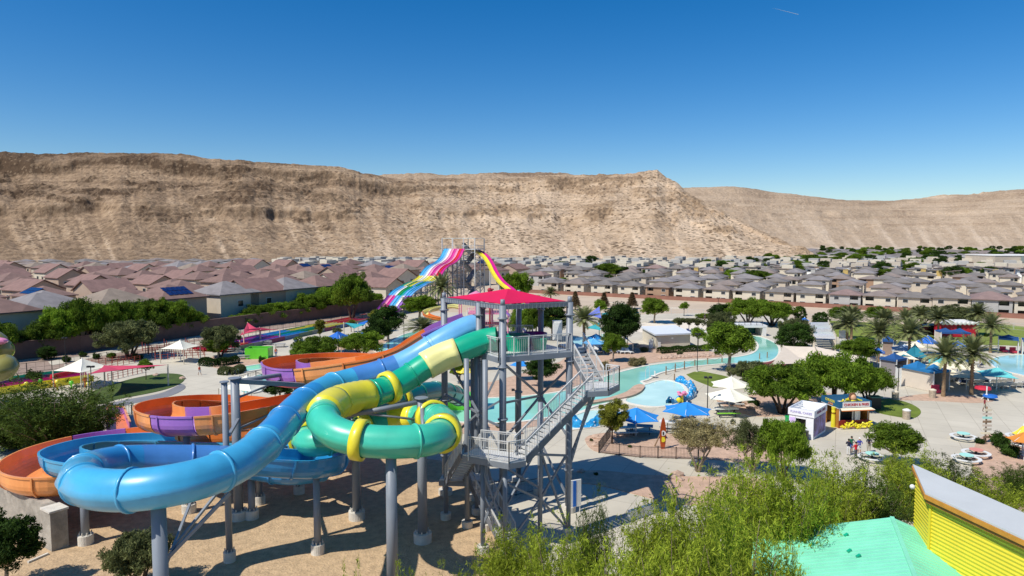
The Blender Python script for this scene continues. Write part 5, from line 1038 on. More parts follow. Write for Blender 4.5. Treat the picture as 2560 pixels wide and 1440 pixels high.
# shrubs
for i, (px, b, h, w, k, lab) in enumerate([(118, 898, 40, 48, 'h0', 'big dark round shrub on the gravel bank'), (166, 906, 22, 28, 'h0', 'dark shrub beside the big round one'), (208, 893, 18, 26, 'h0', 'small shrub above the white tent'), (241, 898, 20, 24, 'h0', 'small vase-shaped shrub above the white tent'), (278, 896, 18, 28, 'h2', 'low shrub left of the olive tree'), (345, 900, 20, 34, 'h0', 'shrub at the foot of the olive tree'),
    (85, 958, 42, 48, 'h0', 'dark shrub beside the purple slide runout'), (1585, 915, 24, 40, 'h3', 'dry tan bush on the river bank'), (1604, 912, 22, 36, 'h3', 'second dry tan bush on the river bank'), (1512, 925, 26, 34, 'h3', 'dry bush behind the landing railing'), (1610, 880, 16, 28, 'h1', 'grey shrub by the pump house corner'), (1700, 888, 14, 20, 'h1', 'small shrub in front of the hedge'),
    (2500, 1118, 46, 60, 'h0', 'dark green shrub behind the signpost'), (2525, 1140, 36, 60, 'h0', 'dark shrub by the round tables'), (2450, 1110, 20, 30, 'h0', 'small dark shrub by the signpost'), (1478, 1104, 10, 12, 'h1', 'tiny green plant in the rounded bed corner'), (1490, 1189, 10, 16, 'h0', 'tiny plant by the tower shadow'), (1885, 1015, 24, 40, 'h0', 'dark bush by the picnic tables'), (2265, 962, 18, 20, 'h1', 'round grey bush against the cabana wall'), (1575, 1120, 10, 14, 'h2', 'small plant inside the iron fence'),
    (735, 895, 18, 30, 'h0', 'small shrub right of the lime box'), (655, 908, 22, 24, 'h0', 'round shrub in front of the lime box'), (1246, 1070, 16, 22, 'h1', 'round grey green shrub under the stairs'), (1290, 1072, 14, 18, 'h1', 'second grey green shrub under the stairs'), (2470, 842, 10, 26, 'h0', 'flat bush on the far lawn edge'), (1760, 795, 14, 60, 'h2', 'low hedge behind the beach'), (2125, 822, 10, 20, 'h0', 'dark low bush beside the palm')]): plant(k, px, b, h, w, lab, 'shrubs in the gravel beds')
# town trees
tl = [(95, 680, 14, 32, 'd'), (120, 685, 12, 26, 'd'), (185, 690, 22, 22, 'b1'), (232, 690, 18, 26, 'm1'), (430, 688, 16, 30, 'm1'), (545, 668, 22, 14, 'd'), (485, 702, 20, 34, 'm2'), (330, 690, 16, 18, 't1'), (1035, 672, 10, 22, 'm0'), (1405, 702, 12, 30, 'm0'), (1330, 765, 30, 60, 'm0')]
for i, (px, b, h, w, k) in enumerate(tl): plant(k, px, b, h, w, 'small tree between the tiled roofs, %s from the left' % ords[i], 'trees among the left houses', Y=37554/(b-595+ (8 if b < 700 else 4)))
for i in range(265):
    if i < 180: px = rt.uniform(2000, 2720); Y = rt.uniform(480, 1250)
    else: px = rt.uniform(1350, 2600); Y = rt.uniform(320, 620)
    if Y > 560+max(0, px-1900)*5.2-40: continue
    s = rt.uniform(0.9, 2.0); k = rt.choice(['m0', 'm1', 'b0', 'b1', 'd']); x = (px-1280)/FPX*Y
    if i % 3 == 0:
        T_[k].put((x, Y, 0), rt.uniform(0, 6.28), (s*1.2, s*1.2, s*0.9), 'tiny green tree among the far grey roofs', 'trees among the far houses')
    else: T_[k].put((x, Y, 0), rt.uniform(0, 6.28), (s*1.3, s*1.3, s*0.8), 'tiny green tree among the far grey roofs', 'trees among the far houses')
# foreground willows and bushes
WG = 'airy desert trees in the foreground'
for px, Y, top, w, k, lab in [
    (110, 68, 930, 270, 'w2', 'dark airy tree filling the left edge behind the orange slide'), (10, 70, 960, 230, 'w2', 'dark airy tree low at the left edge'), (205, 72, 985, 130, 'w2', 'darker airy tree touching the orange slide'),
    (1290, 37, 1290, 200, 'w1', 'leftmost of the foreground willows, at the tower foot'), (1400, 34, 1285, 210, 'w0', 'willow below the tower shadow'), (1490, 37, 1215, 100, 'w2', 'small upright willow in the tower shadow'), (1210, 33, 1385, 160, 'w1', 'low willow at the bottom near the tower foot'), (1560, 31, 1330, 240, 'w1', 'willow at the bottom centre right'),
    (1650, 37, 1240, 200, 'w0', 'light willow in front of the path'), (1760, 36, 1165, 250, 'w0', 'tall light willow in the middle of the right foreground'), (1700, 29, 1290, 280, 'w0', 'big bright willow nearest the camera'), (1860, 29, 1250, 300, 'w1', 'big bright willow left of the green roof'), (1890, 42, 1110, 200, 'w0', 'willow below the white kiosk'), (2010, 40, 1120, 190, 'w1', 'willow with bare stems above the green roof'),
    (2110, 44, 1120, 190, 'w0', 'willow in front of the standing people'), (2200, 46, 1140, 170, 'w2', 'willow left of the yellow building'), (2300, 52, 1110, 170, 'w1', 'willow behind the yellow building corner'), (2400, 54, 1140, 180, 'w2', 'willow behind the sloping grey roof'), (2500, 50, 1180, 170, 'w1', 'willow at the right edge behind the roof'), (1985, 30, 1320, 110, 'w1', 'willow overlapping the green roof'), (2590, 55, 1150, 120, 'w2', 'willow cut by the right edge'),
    (1000, 29, 1395, 130, 'w0', 'low willow tips at the bottom edge under the green slide'), (860, 27, 1400, 110, 'w1', 'lowest willow tips at the bottom left of centre'), (1110, 30, 1400, 130, 'w0', 'low willow tips right of the thick column')]:
    zt = max(1.5, D(px, top, Y).z); r, h = DIM['w']; sx = w*Y/FPX/(2*r)
    T_[k].put(((px-1280)/FPX*Y, Y, 0), rt.uniform(0, 6.28), (sx*1.12, sx*1.12, zt/h*.95), lab, WG)
plant('m2', 350, 1475, 150, 170, 'small olive tree behind the thick blue slide column', WG)
plant('b1', 20, 1480, 210, 170, 'dark bush in the bottom left corner by the concrete wall', WG)
for k in list(T_):
    if not T_[k].used: drop(T_[k].root)
# clipped hedges
def hedge(pts, w, h, label, m=L_dk, dens=1.0):
    P = cr([tuple(G(*p)) for p in pts], 0.35); n = int(9000*dens); g_ = np.random.default_rng(len(pts)*7+int(abs(P[0][0]))); ci = g_.integers(0, len(P), n)
    T, S, U = frames(P); jj = g_.uniform(-.5, .5, n)*0.35; a = g_.uniform(0, math.pi, n); rr_ = 1-0.12*g_.random(n)
    V = P[ci]+T[ci]*jj[:, None]+S[ci]*(np.cos(a)*w*rr_)[:, None]+np.stack([np.zeros(n), np.zeros(n), np.sin(a)**0.6*h*rr_*(1+0.08*np.sin(ci*0.7))], 1)
    q = g_.normal(size=(n, 3)); q /= np.linalg.norm(q, axis=1)[:, None]; b = np.cross(q, g_.normal(size=(n, 3))); b /= np.linalg.norm(b, axis=1)[:, None]; s = 0.10
    c = V.mean(0); c[2] = 0; V = V-c
    Q = np.stack([V-q*s, V-b*s*.6, V+q*s, V+b*s*.6], 1).reshape(-1, 3)
    o = npmesh('hedge', Q, np.arange(n*4).reshape(-1, 4), m, {'tint': np.repeat(g_.random(n)*.8, 4)}); o.location = c; tag(o, label, 'hedge', 'clipped hedges')
    return o
hedge([(1648, 884), (1700, 880), (1770, 877)], 0.8, 1.2, 'long dark clipped hedge in front of the beige pump house')
hedge([(508, 912), (545, 915), (590, 908)], 1.1, 1.3, 'rounded clipped hedge by the walking person')
hedge([(555, 935), (580, 936), (602, 930)], 1.0, 1.2, 'rounded hedge beside the yellow topped post', L_ol)
# ================================================================== CANOPIES, FURNITURE, PEOPLE
def fab(n, c): return mat(n, c, 0.8, 0.05, 0.8, 0.1, bscale=4)
F_w = fab('cream_white_fabric', (0.80, 0.77, 0.62)); F_b = fab('royal_blue_fabric', (0.01, 0.13, 0.50)); F_lb = fab('sky_blue_fabric', (0.10, 0.38, 0.68)); F_nb = fab('navy_fabric', (0.01, 0.07, 0.22)); F_te = fab('teal_fabric', (0.03, 0.33, 0.36)); F_tq = fab('turquoise_fabric', (0.12, 0.50, 0.50)); F_pb = fab('pale_blue_fabric', (0.40, 0.52, 0.68)); F_cr = fab('cream_fabric', (0.78, 0.70, 0.50)); F_be = fab('beige_fabric', (0.60, 0.52, 0.42)); F_mr = fab('rose_red_fabric', (0.55, 0.05, 0.10)); F_bb = fab('bright_blue_fabric', (0.015, 0.23, 0.62)); F_ye = fab('yellow_fabric', (0.75, 0.6, 0.05)); F_og = fab('orange_fabric', (0.6, 0.22, 0.03))
M_blk = mat('black_metal', (0.02, 0.02, 0.022), 0.5); M_wht = mat('white_paint', (0.72, 0.72, 0.68), 0.5, 0.05); M_wood = mat('weathered_wood', (0.30, 0.20, 0.12), 0.85, 0.25, 3, 0.3, stretch=(1, 1, .2)); M_mr = mat('rust_red_rail', (0.33, 0.06, 0.04), 0.6); M_iron = mat('iron_fence', (0.05, 0.04, 0.035), 0.6); M_tanp = mat('tan_post', (0.62, 0.55, 0.42), 0.7)
def canopy_obj(name, label, apex, wpx, h, rise, m, sides=4, rot=0.6, group=None, pull=0.10, pole=True, cat='umbrella', hang=0.0, posts=False):
    """fabric canopy; apex=(px,py) of its tip, wpx half width in the picture, h tip height in metres"""
    a = G(apex[0], apex[1], h); r = wpx*1.12*a.y/FPX; root = thing(name, label, cat, (a.x, a.y, 0), group=group)
    c = [(a.x+r*math.cos(rot+2*math.pi*k/sides), a.y+r*math.sin(rot+2*math.pi*k/sides)) for k in range(sides)]
    fabric(c, h-rise, rise, m, 'canopy', root, n=10 if sides <= 4 else 6, pull=pull, peakw=1.25)
    if pole:
        mb = MB(); mb.cyl((a.x, a.y, 0), (a.x, a.y, h-0.1), 0.07, None, 10); mb.cyl((a.x, a.y, h-0.1), (a.x, a.y, h+0.12), 0.10, 0.03, 10); mb.build('pole', M_wht, root)
        mb = MB()
        for x, y in c: mb.beam((a.x, a.y, h-0.15), (x*0.96+a.x*.04, y*0.96+a.y*.04, h-rise-0.02), 0.04)
        mb.build('ribs', M_wht, root)
    if posts:
        for x, y in c:
            mb = MB(); mb.cyl((x, y, 0), (x, y, h-rise+0.1), 0.08, None, 8); mb.build('post', M_tanp, root)
    return root
UW = 'white tensioned tents'; UB = 'blue square umbrellas by the wading pool'; UP = 'umbrellas around the pool deck'
canopy_obj('tent', 'wide white peaked tent next to the red sail', (205, 896), 56, 4.2, 1.5, F_w, 4, 0.5, UW, posts=True, cat='tent')
canopy_obj('tent', 'white peaked tent behind the rust red rails', (450, 850), 41, 3.9, 1.3, F_w, 4, 0.6, UW, posts=True, cat='tent')
canopy_obj('tent', 'white tent behind the grey slide columns', (617, 938), 60, 3.8, 1.5, F_w, 4, 0.5, UW, posts=True, cat='tent')
canopy_obj('umbrella', 'farther of the two white umbrellas by the small lawn', (1829, 941), 50, 3.4, 1.15, F_w, 6, 0.3, UW)
canopy_obj('umbrella', 'nearer of the two white umbrellas, over picnic tables', (1824, 969), 57, 3.4, 1.15, F_w, 6, 0.45, UW)
canopy_obj('umbrella', 'blue umbrella partly behind the yellow green tree', (1591, 1018), 58, 3.3, 1.1, F_bb, 6, 0.3, UB)
canopy_obj('umbrella', 'blue umbrella in front of the blue wave sculpture', (1718, 1004), 60, 3.3, 1.0, F_bb, 6, 0.2, UB)
canopy_obj('shade_canopy', 'large royal blue four-point canopy beside the slim yellow green tree', (845, 828), 41, 4.2, 1.5, F_b, 4, 0.4, 'blue canopies by the runout', posts=True, cat='canopy')
canopy_obj('shade_canopy', 'smaller blue canopy behind the teal sail', (905, 830), 22, 3.6, 1.0, F_b, 4, 0.3, 'blue canopies by the runout', posts=True, cat='canopy')
for px, py, w, h, rs, m, n, rot, lab in [
    (968, 872, 30, 3.2, 1.0, F_lb, 4, 0.3, 'pale blue umbrella above the orange flume'), (1302, 899, 27, 3.2, 0.8, F_bb, 6, 0.2, 'bright blue umbrella under the tower deck'), (1490, 834, 25, 3.2, .9, F_bb, 6, .3, 'blue umbrella in front of the palm by the stairs'), (1484, 845, 30, 3.2, .9, F_lb, 6, .1, 'sky blue umbrella over the loungers by the stairs'), (1440, 862, 22, 3.2, .8, F_bb, 6, .1, 'blue umbrella behind the tower post'),
    (2494, 918, 48, 3.4, 1.1, F_tq, 4, .35, 'turquoise umbrella nearest the big pool'), (2343, 905, 52, 3.4, 1.1, F_cr, 4, .5, 'cream umbrella behind the blue cabana roof'), (2403, 899, 50, 3.4, 1.1, F_cr, 4, .3, 'cream umbrella between the two tall palms'), (2356, 889, 40, 3.3, 1.0, F_tq, 4, .3, 'turquoise umbrella behind the left tall palm'), (2260, 878, 36, 3.3, 1.0, F_cr, 4, .45, 'cream umbrella over dark picnic seats'), (2262, 861, 38, 3.2, .9, F_pb, 4, .3, 'pale blue umbrella behind the cream one'), (2291, 853, 28, 3.1, .9, F_cr, 4, .3, 'small cream umbrella beside the royal blue one'), (2320, 838, 26, 3.6, 1.4, F_b, 6, .3, 'royal blue peaked umbrella by the palms'), (2395, 852, 24, 3.4, 1.0, F_b, 6, .3, 'royal blue umbrella below the navy cabana roof'),
    (2418, 925, 52, 2.9, .8, F_cr, 4, .4, 'cream striped umbrella low behind the right tall palm'), (2395, 893, 34, 3.0, .5, F_nb, 4, .4, 'navy flat umbrella between the palms'), (2012, 793, 12, 3.4, .8, F_b, 6, .3, 'small blue umbrella on the far lawn'), (2195, 868, 22, 3.2, .9, F_b, 4, .3, 'blue umbrella behind the bright tree'), (2160, 850, 22, 3.2, .8, F_og, 6, .3, 'orange umbrella by the grey path'), (2560, 1062, 22, 3.2, 1, F_ye, 6, .3, 'yellow umbrella at the right edge'), (2565, 1078, 38, 3.0, .9, F_og, 6, .3, 'orange umbrella at the right edge'), (1163, 915, 26, 3.0, .8, F_ye, 6, .2, 'yellow umbrella behind the cream slide section'),
    (1208, 880, 22, 3.0, .8, F_ye, 6, .2, 'yellow umbrella behind the white tower posts')]: canopy_obj('umbrella', lab, (px, py), w, h, rs, m, n, rot, UP)
def sail(label, pts, m, group='triangular shade sails', postz=True, pull=0.16, pm=None):
    """pts: (px,py_foot,height) corner posts"""
    f = [G(p[0], p[1]) for p in pts]; root = thing('shade_sail', label, 'shade sail', tuple(sum(f, Vector())/len(f)), group=group)
    fabric([(v.x, v.y) for v in f], [p[2]-0.1 for p in pts], -0.35, m, 'sail', root, n=10, pull=pull)
    if postz:
        for v, p in zip(f, pts): mb = MB(); mb.cyl((v.x, v.y, 0), (v.x, v.y, p[2]), 0.12, 0.10, 12); mb.build('post', pm or M_tanp, root)
    return root
sail('rose red triangular sail over the left lawn', [(222, 1001, 3.7), (262, 963, 3.1), (421, 965, 3.3)], F_mr, pull=.12)
sail('rose red sail at the far end of the rainbow runout', [(610, 865, 3.4), (650, 855, 3.2), (700, 848, 2.2)], F_mr); sail('second rose red sail overlapping the runout end', [(600, 870, 2.6), (652, 856, 2.8), (620, 846, 3.6)], F_mr)
sail('teal sail beside the royal blue canopy', [(860, 846, 3.6), (885, 856, 3.0), (915, 846, 3.2)], F_te); sail('blue sail behind the teal sail', [(895, 840, 3.0), (907, 850, 3.0), (925, 836, 3.5)], F_b)
sail('purple blue sail behind the stairs palm', [(1468, 822, 3.6), (1498, 820, 5.4), (1506, 830, 3.2)], fab('violet_fabric', (0.12, 0.16, 0.5))); sail('teal sail right of the purple blue sail', [(1498, 822, 3.8), (1520, 825, 3.2), (1536, 816, 4.0)], F_te); sail('teal sail low over the far loungers', [(1462, 848, 2.6), (1498, 846, 3.6), (1502, 855, 2.6)], F_te)
sail('pale blue sail with a dark underside beside the pump house', [(1552, 872, 3.6), (1582, 882, 1.9), (1560, 880, 3.0)], F_lb); sail('teal sail behind the dark tree', [(1588, 815, 4.0), (1600, 812, 3.4), (1575, 820, 3.0)], F_te)
sail('large beige sail under the green trees, ending at a dark opening', [(1957, 903, 2.9), (2035, 918, 3.6), (2060, 930, 1.6), (1925, 938, 1.8)], F_be, 'large beige sails', pull=0.08)
sail('beige sail behind the bright tree canopy', [(2035, 918, 3.7), (2172, 948, 3.4), (2110, 955, 2.6), (2060, 940, 2.0)], F_be, 'large beige sails', pull=0.08)
sail('dark teal leaf-shaped sail behind the left cabana', [(2250, 930, 2.8), (2285, 920, 4.2), (2325, 935, 2.6)], fab('deep_teal_fabric', (0.01, 0.18, 0.24)))
# cabanas
def cabana(label, a, b, depth, h, top, wall, rise=0.8, open_front=False, group='fabric cabanas'):
    """a,b front left/right feet"""
    A = G(*a); B = G(*b); d = (B-A).normalized(); n = Vector((-d.y, d.x, 0)); root = thing('cabana', label, 'cabana', tuple((A+B)/2), group=group)
    C_ = [A, B, B+n*depth, A+n*depth]
    for c in C_: mb = MB(); mb.box((c.x, c.y, h/2), (0.14, 0.14, h)); mb.build('post', M_wht, root)
    k = 1 if (B-A).length < 5 else 2
    for q in range(k):
        cc = [A.lerp(B, q/k)-n*0.3, A.lerp(B, (q+1)/k)-n*0.3, A.lerp(B, (q+1)/k)+n*(depth+.3), A.lerp(B, q/k)+n*(depth+.3)]; fabric([(v.x, v.y) for v in cc], h, rise, top, 'canopy', root, n=8, pull=0.03)
        mb = MB()
        for s in range(4): p, r_ = cc[s], cc[(s+1) % 4]; mb.beam(p+Vector((0, 0, h-0.15)), r_+Vector((0, 0, h-0.15)), 0.03, 0.32)
        mb.build('valance', top, root)
    mb = MB(); Z = Vector((0, 0, h/2-0.1))
    for p, r_ in ([(C_[0], C_[1])] if not open_front else [])+[(C_[3], C_[0])]+([(C_[2], C_[3])] if not open_front else []): mb.beam(p+Z, r_+Z, 0.05, h-0.3)
    mb.build('curtain_wall', wall, root)
    return root
cabana('long beige-walled cabana with wavy blue roof beside the tall palm', (2253, 963), (2333, 981), 3.2, 3.0, fab('cabana_blue_fabric', (0.01, 0.15, 0.36)), F_be)
cabana('cabana with navy roof and grey mesh wall behind the beige one', (2200, 938), (2240, 945), 3, 2.9, F_nb, fab('mesh_grey_fabric', (0.22, 0.20, 0.20)))
cabana('brown-walled cabana behind the palm trees', (2205, 888), (2232, 890), 3, 2.9, F_nb, fab('brown_curtain', (0.30, 0.22, 0.17))); cabana('open blue-roofed cabana with red chairs at the far pool edge', (2495, 882), (2545, 886), 3.2, 2.9, F_nb, fab('mesh_light_fabric', (0.45, 0.42, 0.38)), 0.6, True); cabana('blue-roofed cabana cut by the right edge', (2556, 888), (2610, 892), 3.2, 2.9, F_nb, F_be, 0.6, True)
cabana('double navy-roofed cabana in front of the red booth', (2352, 868), (2425, 870), 3, 3.1, F_nb, F_be, 0.7, True)
for lab, px, py in (('red armchair left inside the far cabana', 2510, 881), ('red armchair right inside the far cabana', 2535, 883), ('dark red armchair inside the beige cabana corner', 2342, 983)):
    f = G(px, py); r = thing('armchair', lab, 'armchair', tuple(f), group='cabana armchairs'); mb = MB(); mb.box((f.x, f.y, .3), (1.1, .9, .35)); mb.build('seat', F_mr, r); mb = MB(); mb.box((f.x, f.y+.4, .7), (1.1, .2, .8)); mb.build('backrest', F_mr, r)
# red booth
f = G(2386, 842); bt = thing('booth', 'red booth with scalloped white roof on the far lawn', 'booth', tuple(f)); mb = MB(); mb.box((f.x, f.y, 1.7), (7.4, 3, 3.0)); mb.build('wall', mat('booth_red', (0.5, 0.01, 0.03), .6), bt)
mb = MB(); mb.slab([(f.x-4.2, f.y-1.9, 3.3), (f.x+4.2, f.y-1.9, 3.3), (f.x+3.6, f.y+1.9, 3.7), (f.x-3.6, f.y+1.9, 3.7)], 0.25)
for k in range(9): mb.sphere((f.x-3.8+k*.95, f.y-1.9, 3.25), .42, sq=(1, .3, 1))
mb.build('roof', M_wht, bt); mb = MB(); mb.box((f.x, f.y-1.52, 1.9), (.9, .06, 1.6)); mb.build('door', M_blk, bt)
# vehicles on the far lawn
def car(label, px, py, rz, m, s=1.0):
    f = G(px, py); r = thing('parked_car', label, 'car', tuple(f), group='vehicles parked on the far lawn'); o = []
    prof = [(-2.2, .35), (2.2, .35), (2.25, .8), (1.3, .95), (.8, 1.45), (-1.2, 1.5), (-1.9, 1.0), (-2.25, .9)]; mb = MB(); n = len(prof); ca, sa = math.cos(rz), math.sin(rz)
    V = [(f.x+(x*ca-y*sa)*s, f.y+(x*sa+y*ca)*s, z*s) for y in (-.9, .9) for x, z in prof]; mb.add(V, [tuple(range(n)), tuple(range(2*n-1, n-1, -1))]+[(i, i+n, (i+1) % n+n, (i+1) % n) for i in range(n)]); mb.build('body', m, r)
    for x in (-1.4, 1.4):
        for y in (-.9, .9): cx, cy = f.x+(x*ca-y*sa)*s, f.y+(x*sa+y*ca)*s; mb = MB(); mb.cyl((cx-sa*-.1, cy-ca*.1, .35*s), (cx+sa*-.1, cy+ca*.1, .35*s), .35*s, None, 14); mb.build('wheel', M_blk, r)
    mb = MB(); V = [(f.x+(x*ca-y*sa)*s, f.y+(x*sa+y*ca)*s, z*s) for y in (-.92, .92) for x, z in [(-1.6, 1.0), (1.1, 1.0), (.7, 1.38), (-1.1, 1.42)]]; mb.add(V, [(0, 1, 2, 3), (7, 6, 5, 4), (0, 4, 5, 1), (1, 5, 6, 2), (2, 6, 7, 3), (3, 7, 4, 0)]); mb.build('side_windows', M_win, r)
car('dark vehicle in the shade left of the red booth', 2322, 836, 0.1, mat('black_paint', (0.01, 0.012, 0.015), .3, coat=.5), 1.5); car('second dark vehicle right beside the palm trunk', 2293, 833, 0.2, MATS['black_paint'], 1.3); car('small dark vehicle on the lawn behind the leftmost palm', 2092, 823, 0.3, MATS['black_paint'], 1.0)
# ---- loungers
def lounger():
    r = thing('sun_lounger', '', 'lounger'); mb = MB()
    for x in (-.32, .32): mb.beam((x, -.95, .35), (x, .35, .35), .05, .05); mb.beam((x, .35, .35), (x, .95, .85), .05, .05)
    mb.build('frame', M_wht, r)
    for x in (-.32, .32):
        for y in (-.85, .4): mb = MB(); mb.beam((x, y, 0), (x, y, .35), .05); mb.build('leg', M_wht, r)
    return r
def mk_l(m):
    r = lounger(); mb = MB(); mb.box((0, -.3, .39), (.62, 1.3, .05)); mb.build('seat', m, r); mb = MB(); mb.slab([(-.31, .35, .40), (.31, .35, .40), (.31, .93, .88), (-.31, .93, .88)], .05); mb.build('backrest', m, r); return Proto(r)
LG1, LG2 = mk_l(mat('white_sling', (0.65, 0.65, 0.62), .8)), mk_l(mat('navy_sling', (0.04, 0.06, 0.14), .8))
rl = random.Random(8)
def rows(P, p0, p1, n, k, rz, lab, grp, jit=.25):
    a, b = G(*p0), G(*p1)
    for j in range(k):
        for i in range(n):
            c = a.lerp(b, i/max(1, n-1)); nn = Vector((-(b-a).y, (b-a).x, 0)).normalized(); c = c+nn*(j*2.6)
            (P if rl.random() < .7 else (LG2 if P is LG1 else LG1)).put((c.x+rl.uniform(-jit, jit), c.y+rl.uniform(-jit, jit), 0), rz+rl.uniform(-.2, .2), 1.15, lab, grp)
rows(LG1, (2440, 972), (2560, 968), 9, 2, 2.6, 'white or navy sun lounger lined up below the turquoise umbrella', 'loungers below the turquoise umbrella')
rows(LG2, (2350, 955), (2440, 950), 8, 2, 2.9, 'sun lounger crowded under the striped cream umbrella', 'loungers under the cream umbrellas'); rows(LG1, (2300, 925), (2450, 918), 10, 1, 2.9, 'sun lounger in the row behind the cabana', 'loungers behind the cabana'); rows(LG1, (2240, 905), (2440, 900), 11, 1, 3.0, 'sun lounger in the back row between umbrellas', 'loungers in the back row')
rows(LG1, (1480, 882), (1575, 884), 9, 2, 0.4, 'sun lounger on the bank by the stairs landing', 'loungers by the stairs'); rows(LG1, (1700, 835), (1860, 828), 14, 1, 0.3, 'white lounger in the row at the beach edge', 'white loungers at the beach edge')
rows(LG2, (740, 860), (880, 858), 8, 1, .8, 'lounger in the shade by the royal blue canopy', 'loungers by the blue canopy')
# ---- picnic tables
def picnic(label, px, py, rz, top, group='picnic tables', s=1.0, bench=None):
    f = G(px, py); r = thing('picnic_table', label, 'picnic table', tuple(f), rz, group); r.scale = (s, s, s); O = f
    for nm, c, d, m in (('tabletop', (0, 0, .75), (2.2, .8, .06), top), ('bench', (0, -.75, .45), (2.2, .3, .05), bench or top), ('bench', (0, .75, .45), (2.2, .3, .05), top)):
        mb = MB(); mb.box((O.x+c[0], O.y+c[1], c[2]), d); mb.build(nm, m, r)
    for x in (-.8, .8): mb = MB(); mb.beam((O.x+x, O.y-.75, .42), (O.x+x, O.y+.75, .42), .06); mb.beam((O.x+x, O.y-.5, 0), (O.x+x, O.y+.1, .74), .06); mb.beam((O.x+x, O.y+.5, 0), (O.x+x, O.y-.1, .74), .06); mb.build('leg_frame', M_blk, r)
M_plank = mat('grey_table', (0.36, 0.36, 0.34), .7)
picnic('white picnic table under the farther white umbrella', 1835, 1015, 0, M_wht); picnic('dark benched picnic table under the white umbrella', 1815, 1022, 0, M_plank); picnic('picnic table with a lime green bench in front of the white umbrellas', 1815, 1040, .05, M_wht, s=1.3, bench=mat('lime_paint', (0.2, .5, .03)))
picnic('blue grey picnic table under the left blue umbrella', 1600, 1085, -.2, fab('blue_table', (.12, .28, .42)), s=1.3); picnic('white picnic table right of the surfboard fence', 1680, 1075, -.2, M_wht, s=1.3); picnic('grey picnic table under the right blue umbrella', 1710, 1062, .1, M_plank, s=1.2); picnic('white picnic table behind the tree foliage', 1560, 1088, .1, M_wht, s=1.2)
for i, (px, py) in enumerate([(620, 885), (585, 880), (610, 898), (700, 868), (665, 862)]): picnic('grey picnic table near the lime box, %s from the left of the deck' % ords[i], px, py, .2, M_plank, 'picnic tables near the runout end')
for i, (px, py) in enumerate([(2270, 903), (2300, 900), (2325, 897), (2370, 905)]): picnic('dark picnic table under the cream umbrellas, %s from the left' % ords[i], px, py, .1, mat('dark_table', (.10, .05, .05), .7), 'dark picnic tables by the pool')
def round_table(label, px, py, m):
    f = G(px, py); r = thing('round_table', label, 'round table', tuple(f), group='round tables on the right'); mb = MB(); mb.lathe((f.x, f.y, 0), [(0, .78), (.62, .78), (.62, .72), (0, .72)], 20); mb.build('tabletop', m, r)
    mb = MB(); mb.lathe((f.x, f.y, 0), [(.95, .46), (1.3, .46), (1.3, .40), (.95, .40), (.95, .46)], 24); mb.build('bench_ring', M_wht, r); mb = MB(); mb.cyl((f.x, f.y, 0), (f.x, f.y, .72), .1); [mb.beam((f.x, f.y, .3), (f.x+1.1*math.cos(a), f.y+1.1*math.sin(a), .38), .06) for a in (0, 1.57, 3.14, 4.71)]; mb.build('pedestal', M_blk, r)
F_pt = fab('pale_teal_top', (.35, .68, .60)); F_sal = fab('salmon_top', (.62, .25, .20))
round_table('round table with pale teal top on the open pavement', 2408, 1100, F_pt); round_table('round table with salmon top beside foliage', 2440, 1142, F_sal); round_table('round table with pale teal top half hidden by foliage', 2416, 1156, F_pt); round_table('round table with orange top at the right edge', 2552, 1118, F_sal); round_table('round table by the right edge below the orange umbrella', 2548, 1100, M_wht); round_table('round table hidden low in the foliage', 2180, 1152, F_pt)
# ---- lamps
def lamp(label, px, py, ptop, group='lamp posts', double=False, m=None):
    f = G(px, py); h = D(px, ptop, f.y).z; r = thing('lamp_post', label, 'lamp post', tuple(f), group=group); mb = MB(); mb.cyl((f.x, f.y, 0), (f.x, f.y, h), .07, .05, 10); mb.build('pole', m or M_blk, r)
    mb = MB(); mb.cyl((f.x, f.y, 0), (f.x, f.y, .25), .28, None, 14); mb.build('base', M_foot, r)
    for s in (-1, 1): mb = MB(); mb.box((f.x+s*.28, f.y, h+.02), (.36, .32, .22)); mb.beam((f.x, f.y, h-.1), (f.x+s*.28, f.y, h), .05); mb.build('lamp_head', M_blk, r)
for lab, px, py, pt in [('thin black lamp post beside the long beige cabana', 2244, 1000, 915), ('black lamp post in front of the white umbrellas', 1768, 1046, 944), ('tall thin lamp post on the small lawn by the river', 1743, 930, 835), ('black lamp post in front of the left lawn', 231, 1020, 917), ('black lamp post in front of the royal blue canopy', 846, 892, 815), ('black lamp post by the rust red rails', 370, 888, 805), ('lamp post under the tower stairs', 1289, 1085, 975), ('lamp post by the palm on the far left of the tower', 1010, 850, 770), ('lamp post on the sand behind the trees', 1795, 800, 745), ('lamp post behind the dark tall tree', 1569, 880, 810), ('thin lamp post at the gravel bank', 165, 915, 845), ('lamp post beside the tan thin-leaved tree', 1883, 1185, 1118)]: lamp(lab, px, py, pt)
lamp('street lamp between the left tract roofs', 67, 760, 712, m=M_galv)
# ---- posts with rope along the river
mb = MB(); RPp = [(1665, 937, 22), (1688, 930, 22), (1711, 924, 22), (1737, 916, 17), (1769, 912, 18), (1805, 907, 14), (1686, 952, 18), (1732, 972, 18), (1728, 990, 16), (1899, 898, 15), (1918, 895, 15), (2455, 948, 15), (2500, 952, 16), (2535, 962, 20), (2450, 915, 20)]
pp = []
for i, (px, py, h) in enumerate(RPp):
    f = G(px, py); pp.append(f); mb = MB(); hh = h*f.y/FPX; mb.cyl((f.x, f.y, 0), (f.x, f.y, hh), .11, .09, 8); solo(mb, 'rope_post', M_wood, 'short wooden rope post on the pool bank, %s of its line' % ords[min(i, 14)], 'post', 'wooden rope posts')
mb = MB()
for a, b in zip(pp[:5], pp[1:6]): mb.tube([a+Vector((0, 0, 1.1)), a.lerp(b, .5)+Vector((0, 0, .6)), b+Vector((0, 0, 1.1))], .025, 5)
